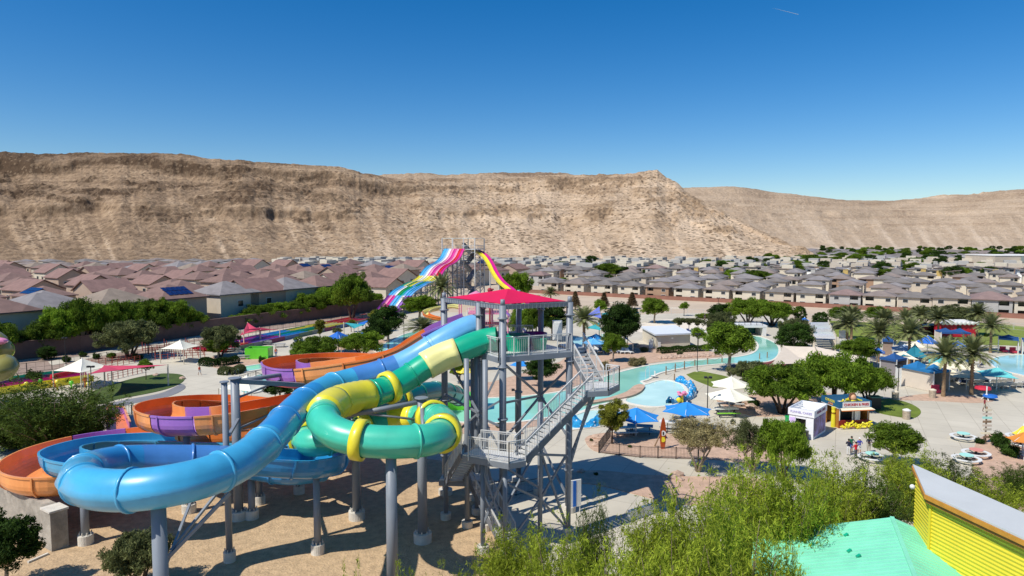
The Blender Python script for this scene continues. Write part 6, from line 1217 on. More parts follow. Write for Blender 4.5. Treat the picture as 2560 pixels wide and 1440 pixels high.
solo(mb, 'rope', M_wood, 'sagging rope strung between the wooden posts on the river bank', 'rope')
f = G(1625, 945); r = thing('pool_lift', 'white pool lift chair with handrail at the river bend', 'pool lift', tuple(f)); mb = MB(); mb.box((f.x+.5, f.y, .35), (.7, .6, .12)); mb.box((f.x+.75, f.y, .75), (.1, .6, .7)); mb.build('seat', M_wht, r); mb = MB(); mb.tube([(f.x-.7, f.y, 0), (f.x-.7, f.y, 1.3), (f.x-.1, f.y, 1.9), (f.x-.1, f.y, 0)], .05, 6); mb.build('handrail', M_galv, r)
# ---- pump house
A = G(1640, 873); B = G(1725, 869); C_ = G(1606, 852); ph = thing('pump_house', 'beige windowless pump house with flat white roof', 'building', tuple(A)); hh = 2.75
Dd = B+(C_-A); mb = MB(); mb.prism([(A.x, A.y), (B.x, B.y), (Dd.x, Dd.y), (C_.x, C_.y)], 0, hh); mb.build('wall', W_c[0], ph)
mb = MB(); cen = (A+B+C_+Dd)/4; mb.prism([((p.x-cen.x)*1.09+cen.x, (p.y-cen.y)*1.09+cen.y) for p in (A, B, Dd, C_)], hh, hh+.3); mb.build('roof', mat('white_roof', (.66, .70, .74), .6, .04), ph)
mb = MB(); mb.box((A.x-.9, A.y+.6, 1.0), (.7, .4, 1.7)); mb.build('electrical_box', M_wht, ph); mb = MB(); mb.box((A.x+.6, A.y-.2, .8), (.5, .3, 1.3)); mb.build('electrical_box', M_galv, ph); mb = MB(); mb.box((A.x+3.2, A.y-.02, 2.2), (.3, .1, .15)); mb.build('wall_lamp', M_galv, ph)
# ---- river bridge
A = G(1850, 840); br = thing('foot_bridge', 'white concrete bridge with teal shaded arch over the river', 'bridge', tuple(A)); mb = MB(); y0 = A.y
x1, x2 = D(1846, 830, y0).x, D(1905, 830, y0).x
mb.box(((x1+x2)/2, y0+2, 2.2), (x2-x1+2, 5, .5)); mb.box((x1-.4, y0+2, 1), (.8, 5, 2)); mb.box((x2+.4, y0+2, 1), (.8, 5, 2)); mb.build('span', M_wht, br); mb = MB(); mb.box(((x1+x2)/2, y0+4.3, 1.1), (x2-x1, .3, 2)); mb.build('back_wall', P_teal, br)
mb = MB(); rail(br, [(x1, y0-.3, 2.45), (x2, y0-.3, 2.45)], 1.0, sp=.3, m=M_iron)
# ---- slatted shade over walkway
A = G(2040, 880); B = G(2085, 882); root = thing('slatted_shade', 'walkway shade of white crossbeams with blue and teal panels', 'shade structure', tuple((A+B)/2)); n = 11
A = G(2036, 884); B = G(2088, 886); A2 = G(2022, 842); B2 = G(2070, 842)
for i in range(n):
    t = i/(n-1); a, b = A.lerp(A2, t), B.lerp(B2, t); z = 3.1
    mb = MB(); mb.beam(a+Vector((0, 0, z)), b+Vector((0, 0, z)), .25, .28); mb.build('crossbeam', M_wht, root); mb = MB(); mb.cyl((b.x, b.y, 0), (b.x, b.y, z+.7), .14, None, 8); mb.build('post', M_tanp, root)
    mb = MB(); mb.cyl((a.x, a.y, 0), (a.x, a.y, z), .10, None, 8); mb.build('post', M_tanp, root)
    if i < n-1:
        t2 = (i+.75)/(n-1); a2, b2 = A.lerp(A2, t2), B.lerp(B2, t2); z2 = 2.85; mb = MB(); mb.slab([(a.x, a.y, z2), (b.x, b.y, z2), (b2.x, b2.y, z2-.1), (a2.x, a2.y, z2-.1)], .03); mb.build('shade_panel', [F_nb, F_b, F_te, F_nb][i % 4], root)
for px, py in ((2105, 845), (2107, 872)): f = G(px, py+20); mb = MB(); mb.box((f.x, f.y, 2.4), (1.3, .1, 1.7)); mb.cyl((f.x, f.y+.1, 0), (f.x, f.y+.1, 3), .06); solo(mb, 'sign_board', M_wht, 'blank white sign board right of the slatted shade, %s' % ('farther one' if py < 860 else 'nearer one'), 'sign', 'white boards by the slatted shade')
f = G(2245, 968); mb = MB(); mb.box((f.x, f.y, 2.1), (.85, .08, 1.5)); mb.cyl((f.x-.35, f.y, 0), (f.x-.35, f.y, 2), .05); mb.cyl((f.x+.35, f.y, 0), (f.x+.35, f.y, 2), .05); solo(mb, 'sign_board', M_wht, 'blank white sign board on legs beside the beige cabana', 'sign')
# ---- lime box, green bins
f = G(648, 895); a0 = G(628, 892); bx_ = thing('pump_box', 'lime green open-topped box beside the teal channel', 'box', tuple(f)); mb = MB(); w_ = 4.2
for c, d in (((0, -1.3), (w_, .15)), ((0, 1.3), (w_, .15)), ((-w_/2, 0), (.15, 2.6)), ((w_/2, 0), (.15, 2.6))): mb.box((f.x+c[0]*.95, f.y+c[1], 1.0), (d[0], d[1], 2.0))
mb.build('wall', P_lime, bx_); mb = MB(); mb.box((f.x, f.y, .3), (w_, 2.4, .2)); mb.build('floor', P_teal, bx_)
f = G(1160, 1040); mb = MB(); mb.box((f.x, f.y+4, .8), (5.5, 3, 1.6)); mb.box((f.x+1.2, f.y+4, 1.75), (2, 2.2, .3)); solo(mb, 'pump_box', P_lime, 'lime green box behind the tower posts', 'box')
f = G(1978, 1068); b_ = thing('waste_cart', 'bright green waste cart left of the white kiosk', 'bin', tuple(f)); mb = MB(); mb.box((f.x, f.y, .6), (1.1, .9, 1.1)); mb.build('body', mat('cart_green', (.01, .33, .08), .5), b_); mb = MB(); mb.box((f.x, f.y, 1.2), (1.2, 1.0, .12)); mb.build('lid', MATS['cart_green'], b_)
f = G(2186, 1022); b_ = thing('waste_cart', 'teal-lidded dark cart behind the food kiosk', 'bin', tuple(f)); mb = MB(); mb.box((f.x, f.y, .8), (1.2, 1, 1.5)); mb.build('body', M_blk, b_); mb = MB(); mb.box((f.x, f.y, 1.6), (1.5, 1.2, .12)); mb.build('lid', P_teal, b_)
def bin_(label, px, py):
    f = G(px, py); r = thing('litter_bin', label, 'litter bin', tuple(f), group='tan litter bins'); mb = MB(); mb.lathe((f.x, f.y, 0), [(0, 0), (.42, 0), (.45, 1.05), (.40, 1.08)], 16); mb.build('body', mat('tan_pebble', (.40, .33, .24), .9, .25, 6), r); mb = MB(); mb.lathe((f.x, f.y, 0), [(.45, 1.05), (.47, 1.15), (.22, 1.28), (.2, 1.2), (0, 1.1)], 16); mb.build('lid', M_wht if px < 2300 and px > 2250 else M_tanp, r)
bin_('tan litter bin beside the black lamp post', 2238, 1000); bin_('tan litter bin below the beige cabana corner', 2331, 995); bin_('litter bin with white lid on the small lawn edge', 2266, 1048)
# ---- wave sculptures
M_wave = mat('wave_blue', (0.01, 0.16, 0.42), .25, .3, 2.2, col2=(.03, .32, .62), coat=.4)
M_foam = mat('foam_white', (.7, .78, .8), .5)
def wave(label, pts, h, w=.55, seed=1):
    P = cr([tuple(G(*p)) for p in pts], .45); g_ = random.Random(seed); r = thing('wave_sculpture', label, 'sculpture', tuple(P[len(P)//2]), group='blue wave sculptures'); mb = MB(); fo = MB()
    T, S, U = frames(P); V = []
    for i, q in enumerate(P):
        hh_ = h*(.8+.35*math.sin(i*.9)+.2*g_.random())
        for k in range(9): a = math.pi*k/8; rr_ = 1+.25*g_.random(); V.append((q[0]+S[i][0]*math.cos(a)*w*rr_, q[1]+S[i][1]*math.cos(a)*w*rr_, max(0, math.sin(a)*hh_*rr_)))
        for _ in range(3): a = g_.uniform(.3, 2.8); fo.sphere((q[0]+S[i][0]*math.cos(a)*w*1.1, q[1]+S[i][1]*math.cos(a)*w*1.1, math.sin(a)*hh_*1.08), g_.uniform(.05, .10), 0, 6)
    mb.add(V, [(i*9+k, i*9+k+1, (i+1)*9+k+1, (i+1)*9+k) for i in range(len(P)-1) for k in range(8)]); mb.build('wave', M_wave, r); fo.build('foam', M_foam, r)['kind'] = 'stuff'
wave('curved blue wave sculpture with white foam spots beside the wading pool', [(1694, 955), (1722, 965), (1733, 982), (1722, 998), (1695, 1006), (1672, 1012)], .85, .45); wave('low blue wave sculpture left of the yellow green tree', [(1422, 1062), (1445, 1068), (1475, 1068), (1500, 1062)], 0.9, .55, 4)
f = G(1705, 1008); r = thing('flower_sculpture', 'pink and yellow coral sculpture at the end of the wave', 'sculpture', tuple(f)); mb = MB()
for k in range(9): a = k*.7; mb.sphere((f.x+.45*math.cos(a), f.y+.45*math.sin(a), 1.3+.15*math.sin(k*2)), .28, 0, 8, (1, 1, .6))
mb.build('petals', P_pink, r); mb = MB(); mb.cyl((f.x, f.y, 0), (f.x, f.y, 1.3), .22, .15); mb.sphere((f.x-.5, f.y-.2, .5), .35); mb.build('stem', P_yel, r)
# ---- surfboard sign and iron fence
f = G(1657, 1124); r = thing('surfboard_sign', 'orange surfboard standing upright with a white round emblem', 'sign', tuple(f)); hb = 3.3; prof = []
for k in range(13): t = k/12; wv_ = .36*math.sin(math.pi*min(1, .12+t*.88))**.55*(1 if t < 1 else 0); prof.append((max(.02, wv_), .1+hb*t))
ol = [(x, z) for x, z in prof]+[(-x, z) for x, z in reversed(prof)]; V = [(f.x+x*.95, f.y-.05+x*.3, z) for x, z in ol]+[(f.x+x*.95, f.y+.05+x*.3, z) for x, z in ol]; n = len(ol); mb = MB(); mb.add(V, [tuple(range(n)), tuple(range(2*n-1, n-1, -1))]+[(i, i+n, (i+1) % n+n, (i+1) % n) for i in range(n)]); mb.build('board', mat('board_orange', (.55, .09, .01), .3, .1, .6, coat=.5), r)
mb = MB(); mb.cyl((f.x, f.y-.10, 1.75), (f.x, f.y-.06, 1.75), .28, None, 20); mb.build('emblem', M_wht, r); mb = MB(); mb.box((f.x, f.y-.12, 1.75), (.14, .03, .3)); mb.build('emblem_mark', M_blk, r); mb = MB(); mb.cyl((f.x, f.y-.1, 1.05), (f.x, f.y-.06, 1.05), .24, .0, 12); mb.box((f.x, f.y-.08, 1.2), (.3, .03, .3)); mb.build('yellow_patch', P_yel, r); mb = MB(); mb.beam((f.x-.7, f.y+.9, 0), (f.x-.1, f.y+.1, 2.0), .1); mb.build('strut', M_wood, r)
def fence(label, pts, h, m, sp=.14, post=2.2, cat='fence', group=None, name='metal_fence', mesh=False):
    P = [G(*p) for p in pts]; c = sum(P, Vector())/len(P); root = thing(name, label, cat, tuple(c), group=group); mb = MB(); pk = []
    for a, b in zip(P[:-1], P[1:]):
        L = (b-a).length; Z = Vector((0, 0, 1)); mb.beam(a+Z*h, b+Z*h, .045); mb.beam(a+Z*.12, b+Z*.12, .04)
        if mesh: mb.beam(a+Z*h*.5, b+Z*h*.5, .03)
        for j in range(int(L/sp)+1): q = a.lerp(b, min(1, j*sp/L)); mb.beam(q+Z*.1, q+Z*h, .022)
        for j in range(int(round(L/post))+1): pk.append(a.lerp(b, j/max(1, round(L/post))))
    mb.build('fence_panel', m, root)
    for q in pk[:90]: mb = MB(); mb.beam(q, q+Vector((0, 0, h+.1)), .08); mb.build('post', m, root)
    return root
fence('black iron picket fence around the yellow green tree bed', [(1526, 1092), (1497, 1133), (1600, 1145), (1690, 1148), (1760, 1150)], 1.15, M_iron); fence('black picket fence behind the surfboard', [(1668, 1085), (1700, 1090), (1740, 1092)], 1.15, M_iron)
fence('black picket fence at the tower foot seen between bushes', [(1230, 1235), (1290, 1240), (1345, 1228)], 1.15, M_iron); fence('thin wire fence along the gravel bank', [(0, 940), (130, 925), (330, 893), (520, 858), (640, 838), (800, 815), (930, 797)], 1.6, M_iron, 1.2, 4, mesh=True); fence('dark fence with teal panel behind the orange slide', [(256, 1040), (310, 1034), (330, 1038), (470, 1022)], 1.2, M_iron, .5)
fence('pale wire fence on the sand behind the beach', [(1450, 790), (1600, 782), (1800, 790), (1960, 800), (2300, 805), (2600, 830)], 1.6, M_galv, 2.5, 5, mesh=True); fence('dark fence beside the small blue channel', [(600, 960), (640, 948), (655, 955)], 1.2, M_iron, .4); fence('dark fence by the channel left of the low palm', [(985, 872), (1010, 862), (1045, 850)], 1.4, M_iron, .3)
# rust red queue rails
root = thing('queue_rails', 'rust red queue rails and posts under the white tent', 'railing', tuple(G(430, 885)))
for i, py in enumerate((878, 883, 889, 895, 901)):
    a, b = G(356+i*8, py), G(500+i*3, py-8); 
    mb = MB()
    for z in (.5, 1.0): mb.beam(a+Vector((0, 0, z)), b+Vector((0, 0, z)), .06)
    for k in range(9): q = a.lerp(b, k/8); mb.beam(q, q+Vector((0, 0, 1.1 if k % 3 else 2.2)), .09)
    mb.build('rail', M_mr, root)
root = thing('queue_rails', 'rust red queue rails behind the rose red sail', 'railing', tuple(G(300, 920)))
for i, py in enumerate((905, 912, 940)):
    a, b = G(230+i*20, py+12), G(345+i*5, py-8); mb = MB()
    for z in (.4, .8, 1.1): mb.beam(a+Vector((0, 0, z)), b+Vector((0, 0, z)), .05)
    for k in range(8): q = a.lerp(b, k/7); mb.beam(q, q+Vector((0, 0, 1.15)), .08)
    mb.build('rail', M_mr, root)
# coloured runouts at far left + yellow tubes at the edge
root = thing('slide_runout', 'green purple and yellow slide runout lanes under the left tent', 'water slide', tuple(G(130, 945)))
for i, m in enumerate((P_green, P_pur, P_mag, P_yel)):
    a, b, c = G(-160, 985+i*9), G(60, 953+i*8), G(200+i*10, 934+i*6); P = cr([tuple(a), tuple(b), tuple(c)], .8); V, F = sweep(P, lambda k: [(-.7, .9), (-.6, .9), (-.55, .2), (.55, .2), (.6, .9), (.7, .9), (.7, 0), (-.7, 0)], True); mb = MB(); mb.add(V, F); mb.build('lane', m, root)
mb = MB(); a, b = G(128, 960), G(195, 945); mb.beam(a+Vector((0, 0, .7)), b+Vector((0, 0, .7)), .4, 1.4); mb.build('end_wall', P_red, root)
f = G(118, 975); root = thing('play_feature', 'small yellow and green spray toys at the runout end', 'play feature', tuple(f))
for k in range(7): mb = MB(); x = f.x-3+k*1.5; mb.sphere((x, f.y+(k % 3)*.8, .9+.3*(k % 2)), .32, 0, 10); mb.cyl((x, f.y+(k % 3)*.8, 0), (x, f.y+(k % 3)*.8, 1), .12); mb.build('spray_toy', [P_yel, P_lime, P_or][k % 3], root)
Pe = cr([tuple(D(-170, 830, 84)), tuple(D(-70, 838, 83)), tuple(D(-12, 862, 82)), tuple(D(-8, 890, 83)), tuple(D(-60, 905, 86)), tuple(D(-170, 905, 88))], .4); root = thing('tube_slide', 'translucent yellow tube slide bends at the left picture edge', 'water slide', (Pe[0][0], Pe[0][1], 0))
P_ty = plastic('olive_yellow_plastic', (0.24, 0.22, 0.05)); V, F = sweep(Pe, lambda i: circ(1.5, 24), True); mb = MB(); mb.add(V, F); mb.build('tube_section', P_ty, root, True)
for i in range(8, len(Pe)-3, 9): ring_part(root, Pe, i, 1.5, .3, P_yel, 'joint_flange', .1)
Pf = cr([tuple(D(-170, 930, 80)), tuple(D(-60, 932, 79)), tuple(D(5, 925, 78.5)), tuple(D(12, 912, 80))], .4); V, F = sweep(Pf, lambda i: circ(1.3, 24), True); mb = MB(); mb.add(V, F); mb.build('tube_section', P_ty, root, True)
mb = MB(); q = D(-8, 853, 81); mb.sphere((q.x, q.y, q.z), .9, 0, 14, (1.4, 1, .5)); mb.build('pink_cap', P_pink, root); mb = MB(); mb.cyl((Pe[14][0], Pe[14][1], 0), tuple(Pe[14]), .3); mb.build('support_column', M_steel, root)
# ---- playground with orange spiral slide (behind the tower)
A = G(1215, 838); root = thing('play_structure', 'pink framed water play structure with platforms seen under the red roof', 'play structure', tuple(A)); x0 = A.x
for lv, (z, w_) in enumerate(((2.6, 13), (5.2, 9), (7.6, 5))):
    mb = MB(); mb.box((x0+.5, A.y, z), (w_, 6, .25)); mb.build('platform', P_pink if lv % 2 else mat('peach_paint', (.68, .42, .28)), root); rail(root, [(x0+.5-w_/2, A.y-3, z+.1), (x0+.5+w_/2, A.y-3, z+.1), (x0+.5+w_/2, A.y+3, z+.1)], 1.1, sp=.5, m=P_pink)
for i in range(8):
    for s in (-3, 3): mb = MB(); x = x0-5.8+i*1.8; mb.cyl((x, A.y+s, 0), (x, A.y+s, 6.0 if i % 2 else 9.0), .14, None, 8); mb.build('post', [P_pink, M_wht, P_pink, P_mag][i % 4], root)
mb = MB(); mb.beam((x0+4, A.y-3, 6.2), (x0+9.5, A.y-4, .8), 1.2, .3); mb.build('ramp_slide', P_lil, root); mb = MB(); mb.lathe((x0-2.2, A.y, 8.5), [(2.4, 0), (1.6, .9), (0, 1.6)], 14); mb.build('dome', P_pink, root)
mb = MB(); mb.tube([(x0+8, A.y-2, 0), (x0+8, A.y-2, 6.5), (x0+8.6, A.y-2, 7.4)], .25, 8); mb.build('spout', P_lblue, root); mb = MB(); mb.box((x0-1, A.y-3.2, 1.3), (5, .3, 2.2)); mb.build('panel', mat('dark_blue_panel', (.02, .05, .16), .5), root)
mb = MB(); mb.tube([(x0+1, A.y-3.5, 0), (x0+1, A.y-3.5, 10.0), (x0+1.8, A.y-3.5, 10.8)], .2, 8); mb.sphere((x0+1, A.y-3.5, 10.5), .55); mb.build('spout', mat('dark_red_paint', (.3, .02, .03)), root)
sp = []
for k in range(22): a = k*.42; c = D(1112, 790, 150); sp.append((c.x+4.2*math.cos(a+1.2), c.y+4.2*math.sin(a+1.2), 6.6-k*.25))
sp = [(x0-6, A.y, 6.4)]+sp; SPp = cr(sp, .5); root = thing('spiral_slide', 'orange and yellow open spiral slide left of the play structure', 'slide', (SPp[0][0], SPp[0][1], 0))
for a, b, m in ((0, .25, P_cream), (.25, .5, P_or), (.5, .7, P_yel), (.7, 1, P_red)): Q = SPp[int(a*(len(SPp)-1)):int(b*(len(SPp)-1))+1]; V, F = sweep(Q, lambda i: trough(.6, .4), True); mb = MB(); mb.add(V, F); mb.build('flume_section', m, root)
mb = MB(); c = D(1112, 790, 150); mb.cyl((c.x, c.y, 0), (c.x, c.y, 6), .25); mb.build('support_column', P_pink, root)
# ---- kiosks
def text(body, size, m, parent, loc, rot, name='lettering', ext=.01):
    cu = bpy.data.curves.new(name, 'FONT'); cu.body = body; cu.size = size; cu.extrude = ext; cu.align_x = 'CENTER'; cu.align_y = 'CENTER'; cu.offset = size*.012
    t = bpy.data.objects.new(name, cu); COL.objects.link(t); dg = bpy.context.evaluated_depsgraph_get(); me = bpy.data.meshes.new_from_object(t.evaluated_get(dg)); bpy.data.objects.remove(t)
    me.materials.clear(); me.materials.append(m); o = bpy.data.objects.new(name, me); COL.objects.link(o); o.parent = parent; o.location = loc; o.rotation_euler = rot; return o
k1 = thing('food_kiosk', 'white kiosk with faded violet lettering and dark open doorway', 'kiosk', (32.8, 73, 0), R(-41)); s_ = k1
# local frame: x along front-left wall (towards -x), y into depth
def lbox(mb, c, d, m=0): mb.box((k1.location.x+c[0], k1.location.y+c[1], c[2]), d, 0, m)
M_vio = mat('faded_violet', (.33, .28, .55), .8); M_kw = mat('kiosk_white', (.78, .79, .80), .6, .05); P_cor = mat('photo_panel_brown', (.30, .20, .17), .7, .5, 1.2, col2=(.25, .2, .4))
W1, D1, H1 = 2.6, 4.3, 2.55
mb = MB(); lbox(mb, (-W1+.35, .08, H1/2), (.7, .16, H1)); lbox(mb, (-.4, .08, H1/2), (.8, .16, H1)); lbox(mb, (-1.35, .08, H1-.2), (1.2, .16, .4)); lbox(mb, (-.08, D1/2+.1, H1/2), (.16, D1-.1, H1)); lbox(mb, (-W1+.08, D1/2+.1, H1/2), (.16, D1-.1, H1)); lbox(mb, (-W1/2, D1, H1/2), (W1-.3, .16, H1)); lbox(mb, (-W1/2, D1/2, H1-.1), (W1-.3, D1-.3, .1)); mb.build('wall', M_kw, k1)
mb = MB(); lbox(mb, (-W1/2, -.04, H1+.3), (W1+.2, .12, .75)); lbox(mb, (.06, D1/2, H1+.3), (.12, D1, .75)); lbox(mb, (-W1-.04, D1/2, H1+.3), (.1, D1, .75)); lbox(mb, (-W1/2, D1+.02, H1+.3), (W1, .1, .75)); mb.build('parapet', M_kw, k1)
mb = MB()
for k in range(4): lbox(mb, (-W1/2, .9+k*.95, H1+.45), (W1, .08, .08))
mb.build('roof_beams', M_wht, k1)
text('FUNNEL CAKES', .33, M_vio, k1, (-W1/2, -.115, H1+.3), (R(90), 0, 0)); text('FUNNEL CAKES', .42, mat('worn_maroon', (.25, .08, .15), .8), k1, (.135, D1/2, H1+.32), (R(90), 0, R(90)))
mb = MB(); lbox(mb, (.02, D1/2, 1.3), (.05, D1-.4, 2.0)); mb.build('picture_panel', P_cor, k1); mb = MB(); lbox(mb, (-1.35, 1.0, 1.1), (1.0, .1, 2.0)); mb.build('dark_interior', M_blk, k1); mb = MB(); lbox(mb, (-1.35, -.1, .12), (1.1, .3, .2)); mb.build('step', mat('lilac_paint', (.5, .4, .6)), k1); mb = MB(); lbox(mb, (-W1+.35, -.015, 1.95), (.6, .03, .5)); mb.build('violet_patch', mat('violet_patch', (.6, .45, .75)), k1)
f = Vector((31.9, 72.9, 0)); b_ = thing('waste_cart', 'black waste cart against the white kiosk', 'bin', tuple(f), R(-41)); mb = MB(); mb.box((f.x, f.y, .5), (.55, .55, 1.0)); mb.build('body', M_blk, b_); mb = MB(); mb.box((f.x, f.y, 1.04), (.6, .6, .08)); mb.build('lid', M_blk, b_)
k1 = thing('food_kiosk', 'food kiosk with blue sign reading chicken and fries over a dark red counter', 'kiosk', (37.8, 77.6, 0), R(8)); W2, D2, H2 = 3.8, 3.3, 2.35
M_kb = mat('kiosk_blue', (.01, .10, .20), .6); M_kr = mat('kiosk_dark_red', (.25, .02, .015), .6); M_kw2 = mat('kiosk_timber', (.42, .18, .03), .7, .2, 2)
mb = MB(); lbox(mb, (W2/2, .1, .45), (W2, .2, .9)); mb.build('counter', M_kr, k1)
mb = MB(); lbox(mb, (.04, D2*.22, H2/2), (.12, D2*.42, H2)); lbox(mb, (.04, D2*.88, H2/2), (.12, D2*.26, H2)); lbox(mb, (W2-.04, D2/2, H2/2), (.12, D2, H2)); lbox(mb, (W2/2, D2, H2/2), (W2, .12, H2)); mb.build('wall', M_kw2, k1)
mb = MB(); lbox(mb, (W2/2, D2/2, H2), (W2+.2, D2+.2, .1)); mb.build('ceiling', M_kw, k1)
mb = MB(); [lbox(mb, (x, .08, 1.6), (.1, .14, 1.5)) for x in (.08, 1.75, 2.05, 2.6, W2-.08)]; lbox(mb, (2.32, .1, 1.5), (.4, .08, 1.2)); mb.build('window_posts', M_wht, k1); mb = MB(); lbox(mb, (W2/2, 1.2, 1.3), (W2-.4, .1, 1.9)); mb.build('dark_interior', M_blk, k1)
mb = MB(); lbox(mb, (W2/2, -.06, H2+.42), (W2+.3, .12, .75)); lbox(mb, (-.06, D2/2, H2+.42), (.12, D2+.2, .75)); lbox(mb, (W2+.06, D2/2, H2+.42), (.12, D2, .75)); lbox(mb, (W2/2, D2+.06, H2+.42), (W2, .12, .75)); mb.build('sign_band', M_kb, k1)
mb = MB(); lbox(mb, (W2*.53, -.14, H2+.42), (3.4, .04, .62)); mb.build('sign_board', M_wht, k1)
text('CHICKEN & FRIES', .40, mat('sign_red', (.5, .02, .02), .6), k1, (W2*.53, -.18, H2+.42), (R(90), 0, 0)); text('CHICKEN', .42, P_yel, k1, (-.135, D2*.5, H2+.58), (R(90), 0, R(-90))); text('& FRIES', .28, P_or2, k1, (-.135, D2*.45, H2+.22), (R(90), 0, R(-90)))
mb = MB(); ox, oy = k1.location.x, k1.location.y; mb.slab([(ox-.1, oy-.6, H2-.12), (ox+W2+.3, oy-.6, H2-.12), (ox+W2+.1, oy-.1, H2+.05), (ox+.1, oy-.1, H2+.05)], .05); mb.build('awning', F_cr, k1); mb = MB(); mb.box((ox+W2/2, oy-.63, H2-.15), (W2+.2, .03, .10)); mb.build('awning_stripe', P_or, k1)
g_ = random.Random(4); mb = MB()
for _ in range(70): x = g_.uniform(.2, 3.7); z = .15+abs(math.sin(x*1.4))*.65*g_.random(); mb.beam((ox+x, oy-.35-g_.random()*.3, z), (ox+x+g_.uniform(-.5, .5), oy-.35-g_.random()*.3, z+g_.uniform(-.1, .3)), .14)
mb.build('giant_fries_heap', P_yel, k1)['kind'] = 'stuff'
mb = MB()
for _ in range(30): x = g_.uniform(.6, 3.2); mb.beam((ox+x, oy+.9, H2+.5), (ox+x+g_.uniform(-.25, .25), oy+.7, H2+1.05-abs(x-1.9)*.28), .16)
mb.build('roof_fries_heap', P_yel, k1)['kind'] = 'stuff'
mb = MB(); mb.sphere((ox+1.9, oy+.3, H2+1.15), .34, 0, 12, (1, .9, 1.1)); mb.build('figure_head', mat('doll_skin', (.6, .33, .18), .6), k1); mb = MB(); [mb.sphere((ox+1.9+.34*math.cos(a), oy+.42, H2+1.2+.36*math.sin(a)), .16, 0, 7) for a in np.linspace(-.7, 3.8, 11)]; mb.build('figure_hair', mat('doll_hair', (.16, .07, .03), .9), k1); mb = MB(); mb.sphere((ox+1.9, oy+.2, H2+.75), .3, 0, 10, (1.2, .6, .5)); mb.build('figure_collar', P_yel, k1)
mb = MB(); mb.cyl((ox-.25, oy+.7, 0), (ox-.25, oy+.7, 1.5), .28, .22, 12); mb.sphere((ox-.25, oy+.7, 1.85), .24, 0, 10); mb.cyl((ox-.25, oy+.7, 1.95), (ox-.25, oy+.7, 2.35), .2, .26, 10); mb.build('corn_figure', P_yel, k1)
# ---- first aid / signpost, seats
f = G(2463, 1108); r = thing('signpost', 'tall stack of small wooden direction boards in a gravel bed', 'signpost', tuple(f)); mb = MB(); mb.cyl((f.x, f.y, 0), (f.x, f.y, 4.0), .08); mb.build('pole', M_wood, r); g_ = random.Random(2)
for k in range(8): mb = MB(); mb.box((f.x+g_.uniform(-.12, .12), f.y-.1, .7+k*.42), (.95, .05, .24), g_.uniform(-.2, .2)); mb.build('board', [M_wood, F_cr, M_tanp, F_be, M_wood, F_pt, F_be, F_cr][k], r)
f = G(2466, 1000); r = thing('sign_stand', 'white tripod sign stand with red and blue ball covers', 'sign', tuple(f)); mb = MB()
for a in (.3, 2.4, 4.5): mb.beam((f.x+.6*math.cos(a), f.y+.6*math.sin(a), 0), (f.x, f.y, .9), .1)
mb.cyl((f.x, f.y, 0.6), (f.x, f.y, 1.9), .08); mb.build('tripod', M_wht, r); mb = MB(); mb.lathe((f.x+.5, f.y, .25), [(0, .55), (.8, .45), (.9, .2), (.4, 0)], 16); mb.build('cover', F_b, r); mb = MB(); mb.lathe((f.x+.5, f.y+1.5, 1.0), [(0, .6), (.9, .5), (1.0, .2), (.5, 0)], 16); mb.build('cover', mat('cover_red', (.55, .02, .05)), r)
f = G(1438, 1282); r = thing('striped_sign', 'tall white and blue striped panel standing at the tower foot', 'sign', tuple(f), .4)
mb = MB(); mb.box((f.x, f.y, 1.6), (1.0, .12, 2.2)); mb.build('panel', M_wht, r); mb = MB(); mb.box((f.x-.1, f.y-.07, 1.6), (.28, .03, 2.1)); mb.build('blue_stripe', F_b, r)
for x in (-.4, .4): mb = MB(); mb.beam((f.x+x, f.y, 0), (f.x+x, f.y, .6), .08); mb.build('leg', M_wht, r)
mb = MB(); a, b = G(1572, 1302), G(1635, 1282); mb.beam(a+Vector((0, 0, .4)), b+Vector((0, 0, .4)), .3, .8); solo(mb, 'low_curb_wall', M_wht, 'short white wall piece beyond the willows in the tower shadow', 'wall')
# rocks
def rock(px, py, s, label, grp='boulders'):
    f = G(px, py); g_ = random.Random(int(px*7+py)); mb = MB(); mb.sphere((f.x, f.y, s*.3), s, 0, 9, (1, .8, .6)); mb.V = [(x+g_.uniform(-.15, .15)*s, y+g_.uniform(-.15, .15)*s, z+g_.uniform(-.1, .1)*s) for x, y, z in mb.V]; solo(mb, 'boulder', mat('boulder_stone', (.50, .36, .27), .95, .2, 1.5, .6), label, 'rock', grp)
for i, (px, py, s) in enumerate([(1489, 1096, .5), (1497, 1098, .3), (1489, 1117, .5), (1693, 1190, .6), (1685, 1198, .5), (1700, 1202, .4), (1452, 1182, .4), (390, 940, .5), (456, 948, .5), (1864, 1010, .7), (1878, 1022, .8), (1108, 975, .9), (1130, 1052, .5), (560, 925, .5), (1590, 868, .9), (1820, 928, .5), (1300, 1085, .4)]): rock(px, py, s, 'pinkish %s boulder, %s counted along the beds' % ('small' if s < .45 else 'rounded', ords[min(i, 15)]) if i < 16 else 'small boulder under the stairs')
bank = MB(); g_ = random.Random(9)
for k in range(240): t = g_.random(); px = 1650+150*t; f = G(px, 893-8*t+g_.uniform(-1, 6)); s = g_.uniform(.15, .4); bank.sphere((f.x, f.y, .15), s, 0, 6, (1, .8, .7))
o = bank.build('riprap_bank', MATS['boulder_stone'], None); tag(o, 'bank of loose pinkish stones along the far side of the river', 'rocks', kind='stuff')
